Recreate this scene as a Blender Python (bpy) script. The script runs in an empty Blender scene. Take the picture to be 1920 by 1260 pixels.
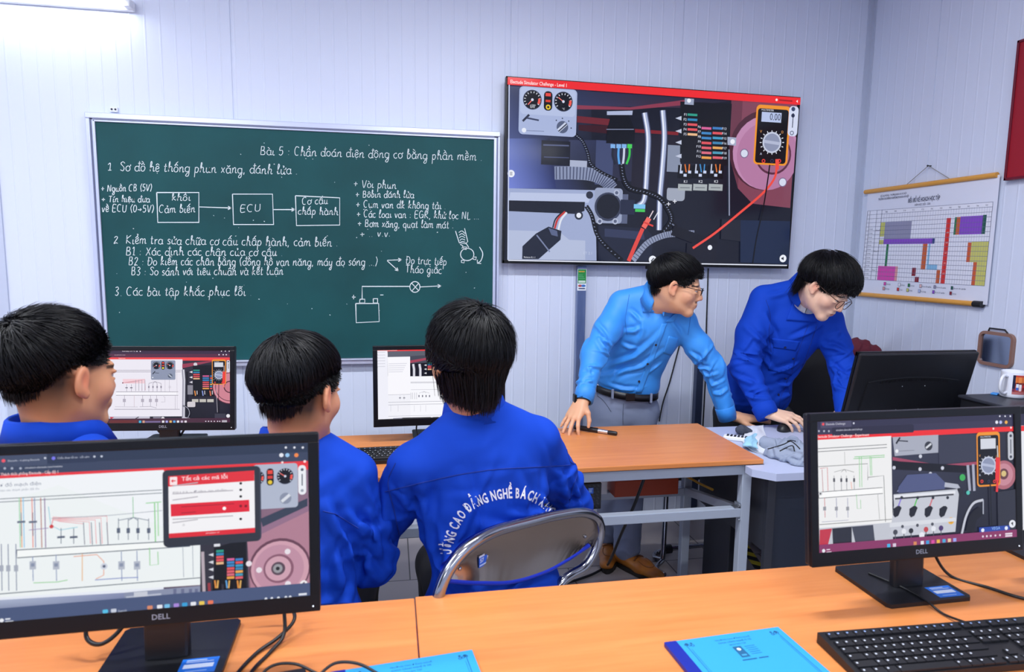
import bpy, bmesh, math, random, unicodedata
import numpy as np
from mathutils import Vector, Matrix
from mathutils.bvhtree import BVHTree

SC = bpy.context.scene
COL = SC.collection
random.seed(7)
RNG = np.random.default_rng(11)
PI = math.pi

# ------------------------------------------------------------------ camera
EYE = Vector((0.0, 0.0, 1.4872))
YAW, PITCH, ROLL, FPX = 0.1835, 0.1206, 0.0131, 1239.2
def _axes():
    cy, sy, cp, sp = math.cos(YAW), math.sin(YAW), math.cos(PITCH), math.sin(PITCH)
    f = Vector((sy * cp, cy * cp, -sp)); r = Vector((cy, -sy, 0)); u = r.cross(f)
    cr, sr = math.cos(ROLL), math.sin(ROLL)
    return r * cr + u * sr, u * cr - r * sr, f
AX_R, AX_U, AX_F = _axes()
cam_data = bpy.data.cameras.new('camera')
cam_data.sensor_width = 36.0
cam_data.lens = FPX / 1920 * 36.0
cam_data.clip_start = 0.05
cam_data.dof.use_dof = True
cam_data.dof.focus_distance = 2.7
cam_data.dof.aperture_fstop = 5.0
cam = bpy.data.objects.new('camera', cam_data)
COL.objects.link(cam)
cam.matrix_world = Matrix(((AX_R.x, AX_U.x, -AX_F.x, EYE.x), (AX_R.y, AX_U.y, -AX_F.y, EYE.y),
                           (AX_R.z, AX_U.z, -AX_F.z, EYE.z), (0, 0, 0, 1)))
SC.camera = cam
def ray(px, py):
    return AX_F + AX_R * ((px - 960) / FPX) + AX_U * ((630 - py) / FPX)
def at(px, py, Y):                       # the point of the plane y = Y seen at a photo pixel
    d = ray(px, py); return EYE + d * (Y / d.y)
def at_x(px, py, X):
    d = ray(px, py); return EYE + d * (X / d.x)
def at_z(px, py, Z):
    d = ray(px, py); return EYE + d * ((Z - EYE.z) / d.z)

# ------------------------------------------------------------------ world, exposure, lights
world = bpy.data.worlds.new('world'); SC.world = world; world.use_nodes = True
world.node_tree.nodes['Background'].inputs[0].default_value = (0.80, 0.87, 1.0, 1)
world.node_tree.nodes['Background'].inputs[1].default_value = 0.18
SC.view_settings.view_transform = 'Standard'
SC.view_settings.look = 'None'
SC.view_settings.exposure = 0.0
SC.view_settings.gamma = 1.0
SC.view_settings.use_curve_mapping = False

FLOOR_Z, CEIL_Z, WALL_Y, WALL_X, WALL_LX, REAR_Y = 0.0, 3.05, 3.493, 2.698, -3.3, -3.6
TUBE_WATTS = {1.5: 49, -0.2: 32, -2.0: 18}
# the fluorescent tubes under the ceiling: (x, y) of each fitting, tubes run along x
TUBES = [(-1.9, 1.5), (0.55, 1.5), (-1.9, -0.2), (0.55, -0.2), (-1.9, -2.0), (0.55, -2.0)]

# ------------------------------------------------------------------ small helpers
def lin(c):
    c = c / 255.0
    return c / 12.92 if c <= 0.04045 else ((c + 0.055) / 1.055) ** 2.4
def hexc(h):
    if isinstance(h, (tuple, list)): return tuple(h[:3])
    h = h.lstrip('#'); h = h if len(h) == 6 else ''.join(x * 2 for x in h); return tuple(lin(int(h[i:i + 2], 16)) for i in (0, 2, 4))
_M = {}
def mat(name, col='#808080', rough=0.5, metal=0.0, **k):
    if name in _M: return _M[name]
    m = bpy.data.materials.new(name); m.use_nodes = True
    b = m.node_tree.nodes['Principled BSDF']
    b.inputs['Base Color'].default_value = (*hexc(col), 1)
    b.inputs['Roughness'].default_value = rough
    b.inputs['Metallic'].default_value = metal
    for kk, v in k.items():
        if kk == 'spec': b.inputs['Specular IOR Level'].default_value = v
        elif kk == 'coat': b.inputs['Coat Weight'].default_value = v; b.inputs['Coat Roughness'].default_value = 0.05
        elif kk == 'sheen': b.inputs['Sheen Weight'].default_value = v
        elif kk == 'sss': b.inputs['Subsurface Weight'].default_value = v; b.inputs['Subsurface Radius'].default_value = (.01, .004, .002)
        elif kk == 'emit': b.inputs['Emission Color'].default_value = (*hexc(col), 1); b.inputs['Emission Strength'].default_value = v
        elif kk == 'trans': b.inputs['Transmission Weight'].default_value = v
        elif kk == 'alpha': b.inputs['Alpha'].default_value = v
    _M[name] = m
    return m
def nodes(m): return m.node_tree.nodes, m.node_tree.links, m.node_tree.nodes['Principled BSDF']
def add_bump(m, kind='NOISE', scale=200, strength=0.2, dist=0.001, stretch=(1, 1, 1), detail=3):
    n, l, b = nodes(m)
    tc = n.new('ShaderNodeTexCoord'); mp = n.new('ShaderNodeMapping'); mp.inputs['Scale'].default_value = stretch
    t = n.new('ShaderNodeTexNoise'); t.inputs['Scale'].default_value = scale; t.inputs['Detail'].default_value = detail
    bp = n.new('ShaderNodeBump'); bp.inputs['Strength'].default_value = strength; bp.inputs['Distance'].default_value = dist
    l.new(tc.outputs['Object'], mp.inputs[0]); l.new(mp.outputs[0], t.inputs['Vector'])
    l.new(t.outputs[0], bp.inputs['Height']); l.new(bp.outputs[0], b.inputs['Normal'])
    return m
def add_tint(m, c1, c2, scale=5, stretch=(1, 1, 1), detail=4, lo=0.35, hi=0.65, coord='Object'):
    n, l, b = nodes(m)
    tc = n.new('ShaderNodeTexCoord'); mp = n.new('ShaderNodeMapping'); mp.inputs['Scale'].default_value = stretch
    t = n.new('ShaderNodeTexNoise'); t.inputs['Scale'].default_value = scale; t.inputs['Detail'].default_value = detail
    r = n.new('ShaderNodeValToRGB')
    r.color_ramp.elements[0].position = lo; r.color_ramp.elements[0].color = (*hexc(c1), 1)
    r.color_ramp.elements[1].position = hi; r.color_ramp.elements[1].color = (*hexc(c2), 1)
    l.new(tc.outputs[coord], mp.inputs[0]); l.new(mp.outputs[0], t.inputs['Vector'])
    l.new(t.outputs[0], r.inputs[0]); l.new(r.outputs[0], b.inputs['Base Color'])
    return m
def col_mat(name, rough=0.5, emit=None, **k):      # base colour (or light of a display) from the mesh's own colour attribute
    m = mat(name, '#808080', rough, **k); n, l, b = nodes(m)
    a = n.new('ShaderNodeVertexColor'); a.layer_name = 'Col'
    if emit is None: l.new(a.outputs[0], b.inputs['Base Color'])
    else:
        b.inputs['Base Color'].default_value = (0.004, 0.004, 0.005, 1)
        l.new(a.outputs[0], b.inputs['Emission Color']); b.inputs['Emission Strength'].default_value = emit
    return m

def link(o, parent=None):
    COL.objects.link(o)
    if parent is not None: o.parent = parent
    return o
def tag(o, label=None, cat=None, group=None, kind=None):
    if label: o['label'] = label
    if cat: o['category'] = cat
    if group: o['group'] = group
    if kind: o['kind'] = kind
    return o
def thing(name, label, cat, loc=(0, 0, 0), rz=0.0, group=None):
    o = bpy.data.objects.new(name, None); o.empty_display_size = 0.05
    o.location = loc; o.rotation_euler = (0, 0, rz); link(o)
    return tag(o, label, cat, group)
def copy_tree(o, parent=None):
    c = o.copy(); COL.objects.link(c)
    if parent is not None: c.parent = parent
    for ch in list(o.children): copy_tree(ch, c)
    return c

class MB:
    """collects shapes into one mesh object"""
    def __init__(s): s.v, s.f, s.m, s.sm, s.mats, s.cur, s.smooth = [], [], [], [], [], 0, False
    def use(s, m, smooth=None):
        if m not in s.mats: s.mats.append(m)
        s.cur = s.mats.index(m)
        if smooth is not None: s.smooth = smooth
        return s
    def add(s, vs, fs, smooth=None):
        o = len(s.v); s.v.extend([tuple(p) for p in vs])
        for f in fs:
            s.f.append(tuple(i + o for i in f)); s.m.append(s.cur); s.sm.append(s.smooth if smooth is None else smooth)
        return s
    def bm(s, bm, mtx=None, smooth=None):
        if mtx is not None: bm.transform(mtx)
        bm.verts.index_update()
        s.add([v.co[:] for v in bm.verts], [[v.index for v in f.verts] for f in bm.faces], smooth); bm.free(); return s
    def box(s, c, size, rot=None, bevel=0.0, seg=2):
        bm = bmesh.new(); bmesh.ops.create_cube(bm, size=1.0)
        bmesh.ops.scale(bm, vec=size, verts=bm.verts)
        if bevel > 0:
            bmesh.ops.bevel(bm, geom=list(bm.edges), offset=min(bevel, min(size) * 0.49), segments=seg, affect='EDGES', profile=0.5)
        M = Matrix.Translation(c)
        if rot is not None: M = M @ (rot.to_4x4() if isinstance(rot, Matrix) else Matrix.Rotation(rot, 4, 'Z'))
        return s.bm(bm, M)
    def b2(s, lo, hi, bevel=0.0):
        return s.box([(a + b) / 2 for a, b in zip(lo, hi)], [abs(b - a) for a, b in zip(lo, hi)], bevel=bevel)
    def prism(s, pts, axis, d0, d1, smooth=False):    # polygon pts in the plane across axis, from d0 to d1
        n = len(pts)
        def P(p, d): return {'x': (d, p[0], p[1]), 'y': (p[0], d, p[1]), 'z': (p[0], p[1], d)}[axis]
        vs = [P(p, d0) for p in pts] + [P(p, d1) for p in pts]
        fs = [(i, (i + 1) % n, n + (i + 1) % n, n + i) for i in range(n)] + [tuple(range(n))[::-1], tuple(range(n, 2 * n))]
        return s.add(vs, fs, smooth)
    def tube(s, pts, r, seg=10, caps=True, flat=1.0, smooth=True, up=None):
        pts = [Vector(p) for p in pts]; n = len(pts)
        rs = r if isinstance(r, (list, tuple)) else [r] * n
        vs, fs = [], []
        t0 = (pts[1] - pts[0]).normalized()
        nrm = Vector(up) if up is not None else (Vector((0, 0, 1)) if abs(t0.z) < 0.9 else Vector((1, 0, 0)))
        for i, p in enumerate(pts):
            t = (pts[min(i + 1, n - 1)] - pts[max(i - 1, 0)])
            t = t.normalized() if t.length > 1e-9 else t0
            nrm = (nrm - t * nrm.dot(t))
            nrm = nrm.normalized() if nrm.length > 1e-6 else t.orthogonal().normalized()
            bn = t.cross(nrm)
            for k in range(seg):
                a = 2 * PI * k / seg
                vs.append(p + (bn * math.cos(a) + nrm * (math.sin(a) * flat)) * rs[i])
        for i in range(n - 1):
            for k in range(seg):
                k2 = (k + 1) % seg
                fs.append((i * seg + k, i * seg + k2, (i + 1) * seg + k2, (i + 1) * seg + k))
        s.add(vs, fs, smooth)
        if caps:
            o = len(vs); 
            s.add(vs[:seg], [tuple(range(seg))[::-1]], False); s.add(vs[-seg:], [tuple(range(seg))], False)
        return s
    def lathe(s, prof, c=(0, 0, 0), seg=32, smooth=True):
        vs, fs = [], []; n = len(prof)
        for r, z in prof:
            for k in range(seg):
                a = 2 * PI * k / seg; vs.append((c[0] + r * math.cos(a), c[1] + r * math.sin(a), c[2] + z))
        for i in range(n - 1):
            for k in range(seg):
                k2 = (k + 1) % seg; fs.append((i * seg + k, i * seg + k2, (i + 1) * seg + k2, (i + 1) * seg + k))
        return s.add(vs, fs, smooth)
    def sphere(s, c, r, u=16, v=10):
        bm = bmesh.new(); bmesh.ops.create_uvsphere(bm, u_segments=u, v_segments=v, radius=1)
        rr = r if isinstance(r, (list, tuple)) else (r, r, r)
        return s.bm(bm, Matrix.Translation(c) @ Matrix.Diagonal((*rr, 1)), True)
    def build(s, name, m=None, parent=None):
        me = bpy.data.meshes.new(name); me.from_pydata(s.v, [], s.f)
        for x in (s.mats or ([m] if m else [])): me.materials.append(x)
        if len(s.mats) > 1: me.polygons.foreach_set('material_index', s.m)
        me.polygons.foreach_set('use_smooth', s.sm)
        me.validate(); me.update()
        return link(bpy.data.objects.new(name, me), parent)

def spline(pts, n=8):                                # Catmull-Rom through points
    P = [Vector(p) for p in pts]
    if len(P) < 3: return P
    P = [P[0] * 2 - P[1]] + P + [P[-1] * 2 - P[-2]]; out = []
    for i in range(1, len(P) - 2):
        for k in range(n):
            t = k / n; a, b, c, d = P[i - 1], P[i], P[i + 1], P[i + 2]
            out.append(0.5 * ((2 * b) + (c - a) * t + (2 * a - 5 * b + 4 * c - d) * t * t + (3 * b - a - 3 * c + d) * t ** 3))
    out.append(P[-2]); return out

# ------------------------------------------------------------------ lettering
_TXT = {}
def text_mesh(s, bold=0.0):
    key = (s, bold)
    if key in _TXT: return _TXT[key]
    cu = bpy.data.curves.new('t', 'FONT'); cu.body = s; cu.size = 1.0; cu.resolution_u = 2; cu.offset = bold
    ob = bpy.data.objects.new('t', cu)
    me = bpy.data.meshes.new_from_object(ob)
    v = np.zeros(len(me.vertices) * 3); me.vertices.foreach_get('co', v); v = v.reshape(-1, 3)[:, :2].copy()
    f = [tuple(p.vertices) for p in me.polygons]
    bpy.data.objects.remove(ob); bpy.data.curves.remove(cu); bpy.data.meshes.remove(me)
    _TXT[key] = (v, f); return v, f

class Canvas:
    """flat picture of coloured shapes, u to the right and w upward, later shapes lie over earlier ones"""
    def __init__(s, step=3e-5): s.v, s.f, s.c, s.step, s.k = [], [], [], step, 0
    def raw(s, vs, fs, cols):
        o = len(s.v); d = s.k * s.step; s.k += 1
        s.v.extend((float(a), -d, float(b)) for a, b in vs); s.f.extend(tuple(i + o for i in f) for f in fs)
        s.c.extend(cols)
    def poly(s, pts, col):
        c = hexc(col); s.raw(pts, [tuple(range(len(pts)))], [c] * len(pts))
    def rect(s, x, y, w, h, col): s.poly([(x, y), (x + w, y), (x + w, y + h), (x, y + h)], col)
    def grad(s, pts4, cols): s.raw(pts4, [(0, 1, 2, 3)], [hexc(c) for c in cols])
    def rrect(s, x, y, w, h, r, col, n=5):
        pts = []
        for cx, cy, a0 in ((x + w - r, y + r, -90), (x + w - r, y + h - r, 0), (x + r, y + h - r, 90), (x + r, y + r, 180)):
            for k in range(n + 1):
                a = math.radians(a0 + 90 * k / n); pts.append((cx + r * math.cos(a), cy + r * math.sin(a)))
        s.poly(pts, col)
    def disc(s, x, y, r, col, ry=None, n=28):
        s.poly([(x + r * math.cos(2 * PI * k / n), y + (ry or r) * math.sin(2 * PI * k / n)) for k in range(n)], col)
    def ring(s, x, y, r0, r1, col, a0=0, a1=360, n=36):
        vs, fs = [], []
        for k in range(n + 1):
            a = math.radians(a0 + (a1 - a0) * k / n)
            vs += [(x + r0 * math.cos(a), y + r0 * math.sin(a)), (x + r1 * math.cos(a), y + r1 * math.sin(a))]
        for k in range(n): fs.append((2 * k, 2 * k + 1, 2 * k + 3, 2 * k + 2))
        s.raw(vs, fs, [hexc(col)] * len(vs))
    def line(s, pts, w, col, col2=None, smooth=0, closed=False):
        P = [Vector((p[0], p[1], 0)) for p in pts]
        if smooth: P = spline(P, smooth)
        if closed: P = P + [P[0]]
        vs, fs, cs = [], [], []; n = len(P)
        for i, p in enumerate(P):
            a = P[max(i - 1, 0)]; b = P[min(i + 1, n - 1)]; t = (b - a)
            t = t.normalized() if t.length > 1e-9 else Vector((1, 0, 0)); q = Vector((-t.y, t.x, 0)) * (w / 2)
            vs += [(p + q)[:2], (p - q)[:2]]; cs += [hexc(col), hexc(col2 or col)]
        for i in range(n - 1): fs.append((2 * i, 2 * i + 1, 2 * i + 3, 2 * i + 2))
        s.raw(vs, fs, cs)
    def text(s, t, x, y, h, col, align='l', bold=0.0, width=None, rot=0.0):
        v, f = text_mesh(t, bold)
        if len(v) == 0: return
        v = v * (h / 0.72); wd = v[:, 0].max()
        if width: v = v * np.array([width / wd, 1]); wd = width
        v = v - np.array([{'l': 0, 'c': wd / 2, 'r': wd}[align], 0])
        if rot: c, q = math.cos(rot), math.sin(rot); v = v @ np.array([[c, q], [-q, c]])
        s.raw(v + np.array([x, y]), f, [hexc(col)] * len(v))
    def build(s, name, m, parent=None):
        me = bpy.data.meshes.new(name); me.from_pydata(s.v, [], s.f); me.materials.append(m)
        ca = me.color_attributes.new('Col', 'FLOAT_COLOR', 'POINT')
        ca.data.foreach_set('color', [x for c in s.c for x in (*c, 1.0)])
        me.update()
        return link(bpy.data.objects.new(name, me), parent)
# ================================================================== ROOM
wall_m = mat('painted metal wall panel', '#dbe3f5', 0.42, spec=0.4)
add_bump(wall_m, scale=3.0, strength=0.08, dist=0.004, stretch=(14, 14, 0.6), detail=2)
trim_m = mat('aluminium trim', '#c6cee0', 0.4, 0.15)
ceil_m = mat('ceiling panel', '#dfe4f2', 0.6)
seam_m = mat('dark joint', '#7d88ad', 0.6)

def ribbed(a0, a1, step, w, h, seams):
    """profile along a wall: low ribs every step and a narrow groove at each seam; (along, out)"""
    p = [(a0, 0.0)]; k = int(math.ceil((a0 + 0.012) / step))
    ev = []
    while k * step < a1 - 0.012: ev.append((k * step, 0)); k += 1
    ev = [e for e in ev if all(abs(e[0] - s) > 0.014 for s in seams)] + [(s, 1) for s in seams if a0 + .02 < s < a1 - .02]
    for x, t in sorted(ev):
        if t == 0: p += [(x - w, 0), (x - w * .45, h), (x + w * .45, h), (x + w, 0)]
        else: p += [(x - .003, 0), (x - .0022, -.004), (x + .0022, -.004), (x + .003, 0)]
    p.append((a1, 0)); return p

b = MB()
prof = ribbed(WALL_LX, WALL_X, 0.0655, 0.0055, 0.0013, [-2.1, -0.735, 0.62, 1.56])
b.prism([(x, WALL_Y - h) for x, h in prof] + [(WALL_X, WALL_Y + .1), (WALL_LX, WALL_Y + .1)], 'z', FLOOR_Z, CEIL_Z)
tag(b.build('wall_back', wall_m), kind='structure')
b = MB()
prof = ribbed(REAR_Y, WALL_Y, 0.0655, 0.0055, 0.0008, [1.9, 3.006])
b.prism([(WALL_X - h, y) for y, h in prof] + [(WALL_X + .1, WALL_Y), (WALL_X + .1, REAR_Y)], 'z', FLOOR_Z, CEIL_Z)
tag(b.build('wall_right', wall_m), kind='structure')
tag(MB().b2((WALL_LX - .1, REAR_Y, 0), (WALL_LX, WALL_Y, CEIL_Z)).build('wall_left', wall_m), kind='structure')
tag(MB().b2((WALL_LX, REAR_Y - .1, 0), (WALL_X, REAR_Y, CEIL_Z)).build('wall_rear', wall_m), kind='structure')
tag(MB().b2((WALL_LX, REAR_Y, CEIL_Z), (WALL_X, WALL_Y, CEIL_Z + .1)).build('ceiling', ceil_m), kind='structure')
# corner strip
t = MB(); t.b2((WALL_X - .034, WALL_Y - .004, 0), (WALL_X, WALL_Y, CEIL_Z)); t.b2((WALL_X - .004, WALL_Y - .03, 0), (WALL_X, WALL_Y, CEIL_Z))
tag(t.build('trim_1', trim_m), kind='structure')
t = MB(); t.b2((-1.805, WALL_Y - .012, 0), (-1.765, WALL_Y, 2.2)); tag(t.build('trim_2', trim_m), kind='structure')
# floor tiles
fl = mat('floor tile', '#9b9698', 0.28)
n, l, bs = nodes(fl)
tc = n.new('ShaderNodeTexCoord'); mp = n.new('ShaderNodeMapping'); mp.inputs['Location'].default_value = (0.17, 0.08, 0)
br = n.new('ShaderNodeTexBrick'); br.offset = 0.5; br.inputs['Scale'].default_value = 1.0
br.inputs['Brick Width'].default_value = 0.5; br.inputs['Row Height'].default_value = 0.5
br.inputs['Mortar Size'].default_value = 0.0032; br.inputs['Bias'].default_value = 0.0
br.inputs['Color1'].default_value = (*hexc('#a59c9a'), 1); br.inputs['Color2'].default_value = (*hexc('#9d9595'), 1); br.inputs['Mortar'].default_value = (*hexc('#3a3636'), 1)
l.new(tc.outputs['Object'], mp.inputs[0]); l.new(mp.outputs[0], br.inputs['Vector']); l.new(br.outputs['Color'], bs.inputs['Base Color'])
tag(MB().b2((WALL_LX, REAR_Y, -.1), (WALL_X, WALL_Y, 0)).build('floor', fl), kind='structure')

# ------------------------------------------------------------------ lamps
white_m = mat('white enamel', '#e9ecf2', 0.4)
glow_m = mat('lit tube', '#f2f6ff', 0.4, emit=5.0)
def tube_lamp(x, y, z, L, watts, label, group=None, wall=False):
    t = thing('tube_lamp', label, 'lamp', (x, y, z), 0, group)
    if wall:
        MB().box((0, .02, 0), (L + .06, .03, .045), bevel=.006).build('housing', white_m, t)
        MB().use(glow_m).tube([(-L / 2, -.022, 0), (L / 2, -.022, 0)], .014, 14).build('tube', glow_m, t)
        for s in (-1, 1): MB().box((s * (L / 2 + .015), -.016, 0), (.03, .045, .036), bevel=.004).build('lamp_holder', white_m, t)
    else:
        MB().box((0, 0, -.025), (L + .06, .14, .05), bevel=.008).build('housing', white_m, t)
        for s in (-1, 1):
            MB().tube([(-L / 2, s * .035, -.07), (L / 2, s * .035, -.07)], .013, 12).build('tube', glow_m, t)
            for q in (-1, 1): MB().box((q * (L / 2 + .012), s * .035, -.062), (.03, .03, .05), bevel=.004).build('lamp_holder', white_m, t)
    ld = bpy.data.lights.new('tube_light', 'AREA'); ld.shape = 'RECTANGLE'; ld.size = L; ld.size_y = .1; ld.energy = watts
    ld.color = (0.93, 0.96, 1.0)
    lo = bpy.data.objects.new('tube_light', ld); lo.parent = t
    if wall: lo.location = (0, -.045, -.0); lo.rotation_euler = (PI / 2 * 0.62, 0, 0); ld.size_y = .03
    else: lo.location = (0, 0, -.09)
    COL.objects.link(lo)
    return t
for i, (x, y) in enumerate(TUBES):
    tube_lamp(x, y, CEIL_Z, 1.2, TUBE_WATTS[y], 'twin fluorescent tube fitting under the white ceiling', 'ceiling tube lamps')
tube_lamp(1.80, -2.6, CEIL_Z, 1.2, 16, 'twin fluorescent tube fitting under the white ceiling', 'ceiling tube lamps')
p0, p1 = at(-60, -4, 3.44), at(232, -10, 3.44)
tube_lamp((p0.x + p1.x) / 2, 3.458, (p0.z + p1.z) / 2 - .005, p1.x - p0.x, 1.6, 'glowing fluorescent wall lamp high above the left end of the chalkboard', wall=True)

# ------------------------------------------------------------------ wood and steel
wood = mat('orange beech laminate', '#e39a55', 0.34, spec=0.35)
add_tint(wood, '#d98a4e', '#cd7c42', scale=6, stretch=(0.7, 9, 9), detail=5, lo=.3, hi=.72)
edge_m = mat('orange edge band', '#dd8f42', 0.4)
steel = mat('grey painted steel', '#aab4c4', 0.35, 0.15)
dark_steel = mat('dark steel', '#2a2c33', 0.4, 0.3)
bolt_m = mat('zinc bolt', '#9aa0a8', 0.3, 0.9)
TOP = .75
def desk(name, label, x0, x1, y0, y1, group, shelf=True):
    t = thing(name, label, 'desk', ((x0 + x1) / 2, (y0 + y1) / 2, 0), 0, group)
    w, d = x1 - x0 - .002, y1 - y0
    m = MB(); m.use(wood); m.box((0, 0, TOP - .009), (w, d, .018), bevel=.0025)
    m.build('desktop', wood, t)
    E = .034
    fx, fy = w / 2 - .055, d / 2 - .03
    for sx in (-1, 1):
        for sy in (-1, 1):
            MB().box((sx * fx, sy * fy, (TOP - .022) / 2), (E + .004, E, TOP - .022), bevel=.003).build('leg', steel, t)
    for sy in (-1, 1):
        MB().box((0, sy * fy, TOP - .042), (2 * fx - E, E - .004, .038), bevel=.003).build('top_rail', steel, t)
    for sx in (-1, 1):
        MB().box((sx * fx, 0, TOP - .042), (E - .004, 2 * fy - E, .038), bevel=.003).build('top_rail', steel, t)
    if shelf:
        for sy, z in ((-1, .543), (1, .45)):
            MB().box((0, sy * fy * (1 if sy < 0 else .985), z), (2 * fx - E, E, .036), bevel=.003).build('shelf_rail', steel, t)
        for sx in (-1, 1):
            ang = math.atan2(.45 - .543, 2 * fy)
            MB().box((sx * (fx - .004), 0, .4965), (E - .006, 2 * fy, .034), Matrix.Rotation(ang, 3, 'X'), bevel=.003).build('shelf_rail', steel, t)
            br_ = MB()
            br_.box((sx * (fx - .024), -fy - .001, .568), (.012, .03, .022), bevel=.002)
            br_.box((sx * (fx - .030), -fy - .001, .5625), (.03, .03, .004))
            br_.build('bracket', bolt_m, t)
            MB().sphere((sx * (fx - .024), -fy - .017, .572), .0035, 8, 6).build('bolt', bolt_m, t); MB().sphere((sx * (fx - .024), -fy - .017, .515), .0045, 8, 6).build('bolt', bolt_m, t)
    return t
desk('computer_desk', 'orange wood desk that the man in the light blue shirt leans on', -.249, 1.360, 2.169, 2.708, 'middle row desks')
desk('computer_desk', 'orange wood desk mostly hidden behind the two students at the left', -1.86, -.249, 2.169, 2.708, 'middle row desks')
desk('computer_desk', 'orange wood front desk carrying the wide black keyboard', .047, 1.663, .83, 1.371, 'front row desks', False)
desk('computer_desk', 'orange wood front desk under the monitor showing the red fault code list', -1.567, .047, .83, 1.366, 'front row desks', False)

# teacher's grey desk
gtop = mat('light grey laminate', '#b9c1dc', 0.4)
gdark = mat('charcoal laminate', '#2c2f39', 0.45); add_bump(gdark, scale=60, strength=.1, dist=.001)
navy = mat('navy board', '#232c3d', 0.5)
t = thing('teacher_desk', 'pale grey desk with charcoal sides beside the right end of the orange desk', 'desk', (1.8, 2.4, 0))
def off(pts): return [(x - 1.8, y - 2.4) for x, y in pts]
m = MB(); m.prism(off([(1.345, 2.062), (2.12, 2.062), (2.12, 2.703), (1.363, 2.703), (1.363, 2.167), (1.285, 2.167), (1.285, 2.122)]), 'z', .703, .7305); m.build('desktop', gtop, t)
MB().b2((1.372 - 1.8, 2.17 - 2.4, .395), (1.39 - 1.8, 2.69 - 2.4, .70), .001).build('side_panel', gdark, t)
MB().b2((1.372 - 1.8, 2.15 - 2.4, 0), (1.405 - 1.8, 2.17 - 2.4, .70), .001).build('leg', gdark, t)
MB().b2((1.405 - 1.8, 2.175 - 2.4, .03), (2.08 - 1.8, 2.19 - 2.4, .66), .001).build('front_panel', navy, t)
MB().b2((1.405 - 1.8, 2.165 - 2.4, .66), (2.08 - 1.8, 2.19 - 2.4, .70), .001).build('front_rail', gdark, t)
MB().b2((2.08 - 1.8, 2.15 - 2.4, 0), (2.10 - 1.8, 2.69 - 2.4, .70), .001).build('side_panel', gdark, t)
MB().b2((1.40 - 1.8, 2.455 - 2.4, .001), (1.478 - 1.8, 2.68 - 2.4, .395), .004).build('pedestal', gdark, t)
# hazard tape on the floor
tape = MB(); ya, yb = mat('yellow tape', '#d9c32b', .5), mat('black tape', '#131313', .5)
A, B_ = Vector((1.90, 3.40, .001)), Vector((1.735, 2.72, .001)); dd = (B_ - A); L = dd.length; dd.normalize(); pp = Vector((-dd.y, dd.x, 0)) * .024
k = 0; s = 0.0
while s < L - .05:
    tape.use(ya if k % 2 else yb)
    q = [A + dd * (s + .03) + pp, A + dd * s - pp, A + dd * (s + .05) - pp, A + dd * (s + .08) + pp]
    tape.add(q, [(3, 2, 1, 0)]); s += .05; k += 1
tag(tape.build('hazard_tape'), 'yellow and black striped tape stuck on the floor beside the grey desk', 'tape')

# ================================================================== CHALKBOARD
alu = mat('brushed aluminium', '#ccd3ea', 0.3, 0.35)
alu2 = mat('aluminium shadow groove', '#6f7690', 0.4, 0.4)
green = mat('green chalkboard', '#0c484a', 0.62, spec=0.3)
add_tint(green, '#0a4245', '#105154', scale=2.2, detail=6, lo=.3, hi=.7)
BX0, BX1, BZ0, BZ1 = -1.377, .5667, .9237, 2.1205
bt = thing('chalkboard', 'green chalkboard in an aluminium frame covered with white handwriting', 'chalkboard', (BX0, WALL_Y - .002, BZ0))
bw, bh = BX1 - BX0, BZ1 - BZ0
MB().b2((.035, -.026, .03), (bw - .028, -.004, bh - .03)).build('writing_surface', green, bt)
m = MB(); m.use(alu); m.b2((0, -.04, bh - .026), (bw, 0, bh), .003); m.use(alu2); m.b2((.03, -.036, bh - .031), (bw - .03, -.004, bh - .026)); m.use(alu); m.b2((.03, -.034, bh - .04), (bw - .03, -.004, bh - .031), .002)
m.build('frame_rail', alu, bt)
for x0, x1, g in ((0, .019, 1), (bw - .012, bw, -1)):
    m = MB(); m.use(alu); m.b2((x0, -.04, 0), (x1, 0, bh - .026), .003); m.use(alu2)
    if g > 0: m.b2((.019, -.03, .03), (.026, -.004, bh - .03)); m.use(alu); m.b2((.026, -.034, .03), (.039, -.004, bh - .03), .002)
    else: m.b2((bw - .018, -.03, .03), (bw - .012, -.004, bh - .03)); m.use(alu); m.b2((bw - .032, -.034, .03), (bw - .018, -.004, bh - .03), .002)
    m.build('frame_stile', alu, bt)
m = MB(); m.use(alu); m.b2((0, -.046, 0), (bw, 0, .022), .003); m.b2((.02, -.055, .022), (bw - .02, -.004, .029), .002); m.build('chalk_tray', alu, bt)
MB().b2((.672, -.03, -.012), (.70, -.004, -.001), .002).build('clip', dark_steel, bt)
br = thing('wall_bracket', 'small white bracket with two screws above the top edge of the chalkboard', 'bracket', (-1.262, WALL_Y - .002, 2.142))
MB().box((0, -.006, 0), (.034, .012, .022), bevel=.002).build('plate', white_m, br)
for s in (-1, 1): MB().sphere((s * .008, -.013, .001), .0045, 10, 8).build('screw', dark_steel, br)

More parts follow.
